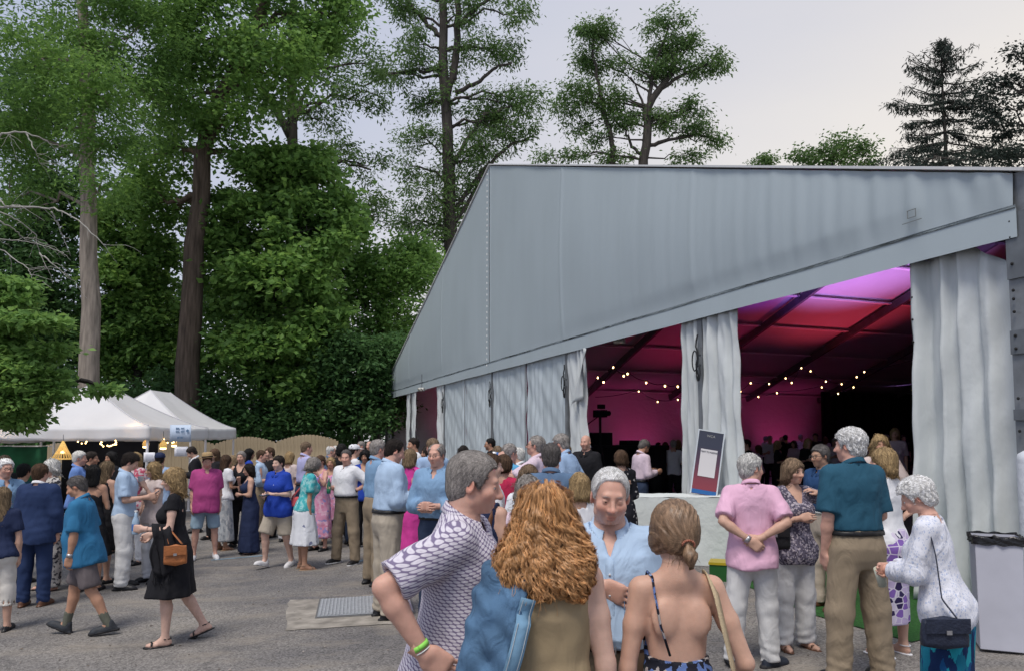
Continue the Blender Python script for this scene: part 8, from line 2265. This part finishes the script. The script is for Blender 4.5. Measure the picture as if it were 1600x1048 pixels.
def can_(t, m=CANM, h=.122, r=.033):
    mb = MB(); mb.lathe([(.001, .004), (r * .75, 0), (r, .012), (r, h - .012), (r * .82, h), (.001, h - .003)], 16); mb.build('can_body', m, t, True)
    mb = MB(); mb.lathe([(r * 1.01, .03), (r * 1.01, .075)], 16); mb.build('can_print', mat('can_print_blue', (.05, .14, .36), .35), t, True)
def cup(t, h=.11, r0=.028, r1=.042):
    mb = MB(); mb.lathe([(.001, 0), (r0, 0), (r1, h), (r1 + .003, h + .002), (r1 - .003, h), (r0 - .002, .006), (.001, .006)], 16); mb.build('cup_wall', CUPW, t, True)
t = held(l13, 'R', 'beer_bottle', 'green beer bottle in the hand of the man in white polo', 'bottle', -.11); bottle(t, GLASSG, .24, .031, mat('green_label', (.03, .20, .10), .5))
t = held(l4, 'L', 'water_bottle', 'clear water bottle held by the woman in the black dress', 'bottle', -.06); bottle(t, PET, .22, .034, mat('water_label', (.06, .16, .42), .4))
t = held(l21, 'R', 'drink_can', 'silver drink can held by the tall man in light blue shirt', 'can', -.03); can_(t)
t = held(m4, 'L', 'drink_can', 'silver can tipped to the mouth of the drinking man', 'can', -.02); can_(t); t.rotation_euler = (R(15), R(-75), R(m4['sp']['face'] - 90))
t = held(l6, 'L', 'paper_cup', 'white cup at the mouth of the woman in beige top', 'cup', -.03); cup(t)
t = held(l14, 'L', 'paper_cup', 'white cup raised by the woman in pink floral dress', 'cup', -.03); cup(t)
t = held(l5, 'R', 'phone', 'black phone in the hand of the man in white trousers', 'phone', .0)
mb = MB(); mb.box((0, .02, .02), (.072, .150, .009)); o = mb.build('phone_body', BLK, t); o.rotation_euler = (R(35), 0, 0); bv = o.modifiers.new('b', 'BEVEL'); bv.width = .003
mb = MB(); mb.box((0, .02, .0265), (.064, .138, .003)); o = mb.build('screen', mat('phone_screen', (.02, .03, .05), .15, emit=(.4, .5, .7), estr=.25), t); o.rotation_euler = (R(35), 0, 0)
t = held(l11, 'R', 'phone', 'dark phone in the hands of the person in royal blue polo', 'phone', .0)
mb = MB(); mb.box((0, .0, .01), (.072, .150, .01)); mb.build('phone_body', BLK, t)
mb = MB(); mb.box((0, .0, .017), (.064, .138, .003)); mb.build('screen', mat('phone_screen', (.02, .03, .05), .15), t)
t = held(r6, 'L', 'drink_cup', 'clear cup with yellow lemon slices held by the woman in lace', 'cup', -.10)
t.scale = (.72, .72, .72); t.rotation_euler = (R(14), R(-16), 0)
mb = MB(); mb.lathe([(.001, 0), (.034, 0), (.044, .16), (.041, .16), (.032, .006), (.001, .006)], 18); mb.build('cup_wall', mat('cloudy_plastic', (.52, .55, .46), .2, spec=.6), t, True)
mb = MB(); mb.lathe([(.001, .07), (.0375, .07), (.041, .125), (.001, .125)], 16); mb.build('lemon_drink', mat('lemon_drink', (.50, .50, .16), .3), t, True)
t = held(l12, 'R', 'drink_cup', 'small clear cup in the lowered hand of the woman in teal blouse', 'cup', -.08); bottle(t, PET, .13, .026)
t = held(l23, 'R', 'water_bottle', 'clear bottle hanging from the hand of the woman in hot pink', 'bottle', -.16); bottle(t, PET, .21, .032)
# bags
def handbag(label, p, rz, w, d, h, m, strap=None, name='handbag', flap=True, w2=.024):
    t = thing(name, label, 'bag', (p.x, p.y, p.z), rz)
    mb = MB(); Gp = np.zeros((25, 9, 3), FT)
    for i in range(25):
        a = i / 24 * 2 * math.pi; c_, s_ = math.cos(a), math.sin(a); e = .45
        for j in range(9):
            v = j / 8; q = (1 - abs(2 * v - 1) ** 6) ** .5 if j in (0, 8) else 1; sc_ = .93 + .07 * math.sin(v * math.pi); sc_ = .02 if j in (0, 8) else sc_
            Gp[i, j] = (w / 2 * math.copysign(abs(c_) ** e, c_) * sc_ * (1 - .10 * v), d / 2 * math.copysign(abs(s_) ** e, s_) * sc_ * (1 - .3 * v), h * v)
    Gp[-1] = Gp[0]; mb.grid(Gp); mb.build('pouch', m, t, True)
    if flap:
        mb = MB(); mb.box((0, -d / 2 - .003, h * .74), (w * .92, .008, h * .45)); o = mb.build('flap', m, t); bv = o.modifiers.new('b', 'BEVEL'); bv.width = .004; bv.segments = 2
        mb = MB(); mb.box((0, -d / 2 - .009, h * .56), (.028, .006, .022)); mb.build('clasp', WATCH, t)
    if strap is not None:
        Ml = (Matrix.Translation(p) @ Matrix.Rotation(rz, 4, 'Z')).inverted()
        P = np.array([np.array(Ml @ Vector(q)) for q in strap]); tt = np.linspace(0, 1, 6 * len(P)); ii = np.linspace(0, 1, len(P)); P = np.stack([np.interp(tt, ii, P[:, j]) for j in range(3)], 1)
        ribbon(P, w2, (.8, -.6, .2), 'strap', m, t, .004)
    return t
def U_(info, *q): return info['W'](info['rig'].fromup(A3(*q) * info['rig'].k))
TANL = mat('tan_leather', (.36, .13, .045), .5, .2, 12, .3, 60); NAVL = mat('navy_leather', (.022, .028, .05), .4, .2, 12, .3, 60); CORL = mat('coral_leather', (.55, .10, .11), .5); BLKL = mat('black_leather', (.014, .014, .016), .4, bump=.2); BRL = mat('brown_leather', (.16, .07, .035), .5)
pb = U_(l4, -.30, -.03, .80)
handbag('tan leather handbag hanging from the arm of the woman in the black dress', pb, R(20), .21, .10, .20, TANL, [pb + Vector((-.06, 0, .2)), U_(l4, -.245, .04, 1.10), U_(l4, -.205, .03, 1.16), pb + Vector((.06, 0, .2))])
# black shawl over the arm of the woman in the black dress
rg = l4['rig']; k = rg.k
Pn = np.zeros((26, 16, 3), FT); ea, wa = rg.elb[-1], rg.wri[-1]
for i in range(26):
    u = i / 25; c_ = ea + (wa - ea) * (-.10 + .72 * u)
    for j in range(16):
        v = j / 15
        Pn[i, j] = c_ + A3(-.045 * math.sin(min(1, v * 4) * 1.57) + .05 * (1 - min(1, v * 4)) - .03 * v + .012 * math.sin(u * 20 + v * 3), .03 * (u - .5) * v + .015 * math.sin(v * 9 + u * 14), .045 - (.02 + .52 * (.75 + .25 * math.sin(u * 3))) * max(0, v - .12))
mb = MB(); mb.grid(rg.fromup(Pn.reshape(-1, 3)).reshape(26, 16, 3)); mb.build('shawl', BLKC, l4['root'], True, solid=.012)
mb = MB(); rr2 = np.random.default_rng(2)
for i in range(24):
    a = Pn[i, 15]; mb.tube(rg.fromup(np.array([a, a + A3(rr2.normal(0, .015), rr2.normal(0, .015), -.05), a + A3(rr2.normal(0, .02), rr2.normal(0, .02), -.11)])), .003, 3, cap=False)
mb.build('fringe', BLKC, l4['root'], kind='stuff')
pb = U_(r6, -.27, .02, .70)
handbag('navy crossbody bag of the woman in the lace cardigan', pb, R(0), .26, .08, .18, NAVL, [pb + Vector((.06, -.02, .17)), U_(r6, -.255, -.03, 1.0), U_(r6, -.225, -.05, 1.25), U_(r6, -.185, -.045, 1.40), U_(r6, -.125, -.02, 1.485), U_(r6, -.10, .05, 1.45), U_(r6, -.09, .12, 1.30)], w2=.022)
pb = U_(l12, -.23, -.06, .92)
handbag('coral red handbag behind the woman in teal blouse', pb, R(-40), .26, .12, .17, CORL, [pb + Vector((-.08, 0, .16)), U_(l12, -.17, -.06, 1.28), U_(l12, -.12, -.01, 1.49), U_(l12, -.17, .06, 1.28)], flap=False)
pb = U_(r2, .21, .06, .90)
handbag('black shoulder bag of the woman with brown bob', pb, R(-20), .24, .10, .24, BLKL, [pb + Vector((0, 0, .23)), U_(r2, .20, .09, 1.25), U_(r2, .12, .0, 1.48), U_(r2, .19, -.08, 1.25)], w2=.02)
pb = U_(m13, .20, .14, .85)
handbag('brown bag of the woman in navy sleeveless top', pb, R(0), .22, .09, .2, BRL, [pb + Vector((0, 0, .2)), U_(m13, .14, .11, 1.25), U_(m13, .115, -.02, 1.475), U_(m13, .10, -.10, 1.38), U_(m13, .09, -.135, 1.15), U_(m13, .14, -.13, .95)], w2=.035)
pb = U_(l23, .22, .10, .78)
handbag('small straw bag of the woman in hot pink dress', pb, R(-30), .18, .10, .18, CANVAS, None, flap=False)
# straw hat with dark band
rg = l7['rig']; ho = l7['W'](rg.fromhd(A3(0, -.012, .072)))
ht = thing('straw_hat', 'straw fedora with dark band on the man in magenta shirt', 'hat', ho, R(205)); ht.rotation_euler = (R(-12) * 0, R(4), R(205))
STRAW = mat('straw', (.44, .31, .16), .8, .25, 60, .5, 150)
mb = MB(); mb.lathe([(.088, .0), (.086, .05), (.078, .085), (.055, .098), (.001, .088)], 26, sx=1.0, sy=1.2); mb.build('hat_crown', STRAW, ht, True)
mb = MB(); mb.lathe([(.086, .004), (.115, .0), (.145, .008), (.146, .012), (.115, .006), (.086, .01)], 30, sx=1, sy=1.15); mb.build('brim', STRAW, ht, True)
mb = MB(); mb.lathe([(.0895, .006), (.089, .032)], 26, sx=1, sy=1.2); mb.build('band', BLKC, ht, True)
for info, m_, lb in ((l30, W_, 'white cap on the person in white shirt behind the polo'), (e8, NAVY, 'dark cap on the person in pale blue shirt')):
    rg = info['rig']; ho = info['W'](rg.fromhd(A3(0, -.014, .045))); ht = thing('cap', lb, 'hat', ho, R(info['sp']['face']))
    mb = MB(); mb.lathe([(.092, .0), (.092, .03), (.078, .065), (.045, .088), (.001, .094)], 22, sx=.98, sy=1.18); mb.build('cap_crown', m_, ht, True)
    mb = MB(); mb.grid(np.array([[(.085 * math.sin(a) * (1 + .0 * w), .105 * math.cos(a) + w * .075 * math.cos(a), .012 - .012 * w) for w in (0, 1)] for a in np.linspace(-.9, .9, 14)], FT)); mb.build('peak', m_, ht, True, solid=.005)
# lettering on the royal blue polo, chest logos
rg = l11['rig']
mb = MB(); 
for i in range(6): mb.box((i * .012 - .03, 0, 0), (.009, .004, .014))
o = mb.build('chest_print', mat('white_print', (.7, .72, .76), .6), l11['root']); o.location = Vector([float(v) for v in rg.fromup(front(1.30, -.085, l11, .006))]); o.rotation_euler = (0, 0, R(20))
# stanchion-like straps on backs: bra strap shadow line left out on purpose
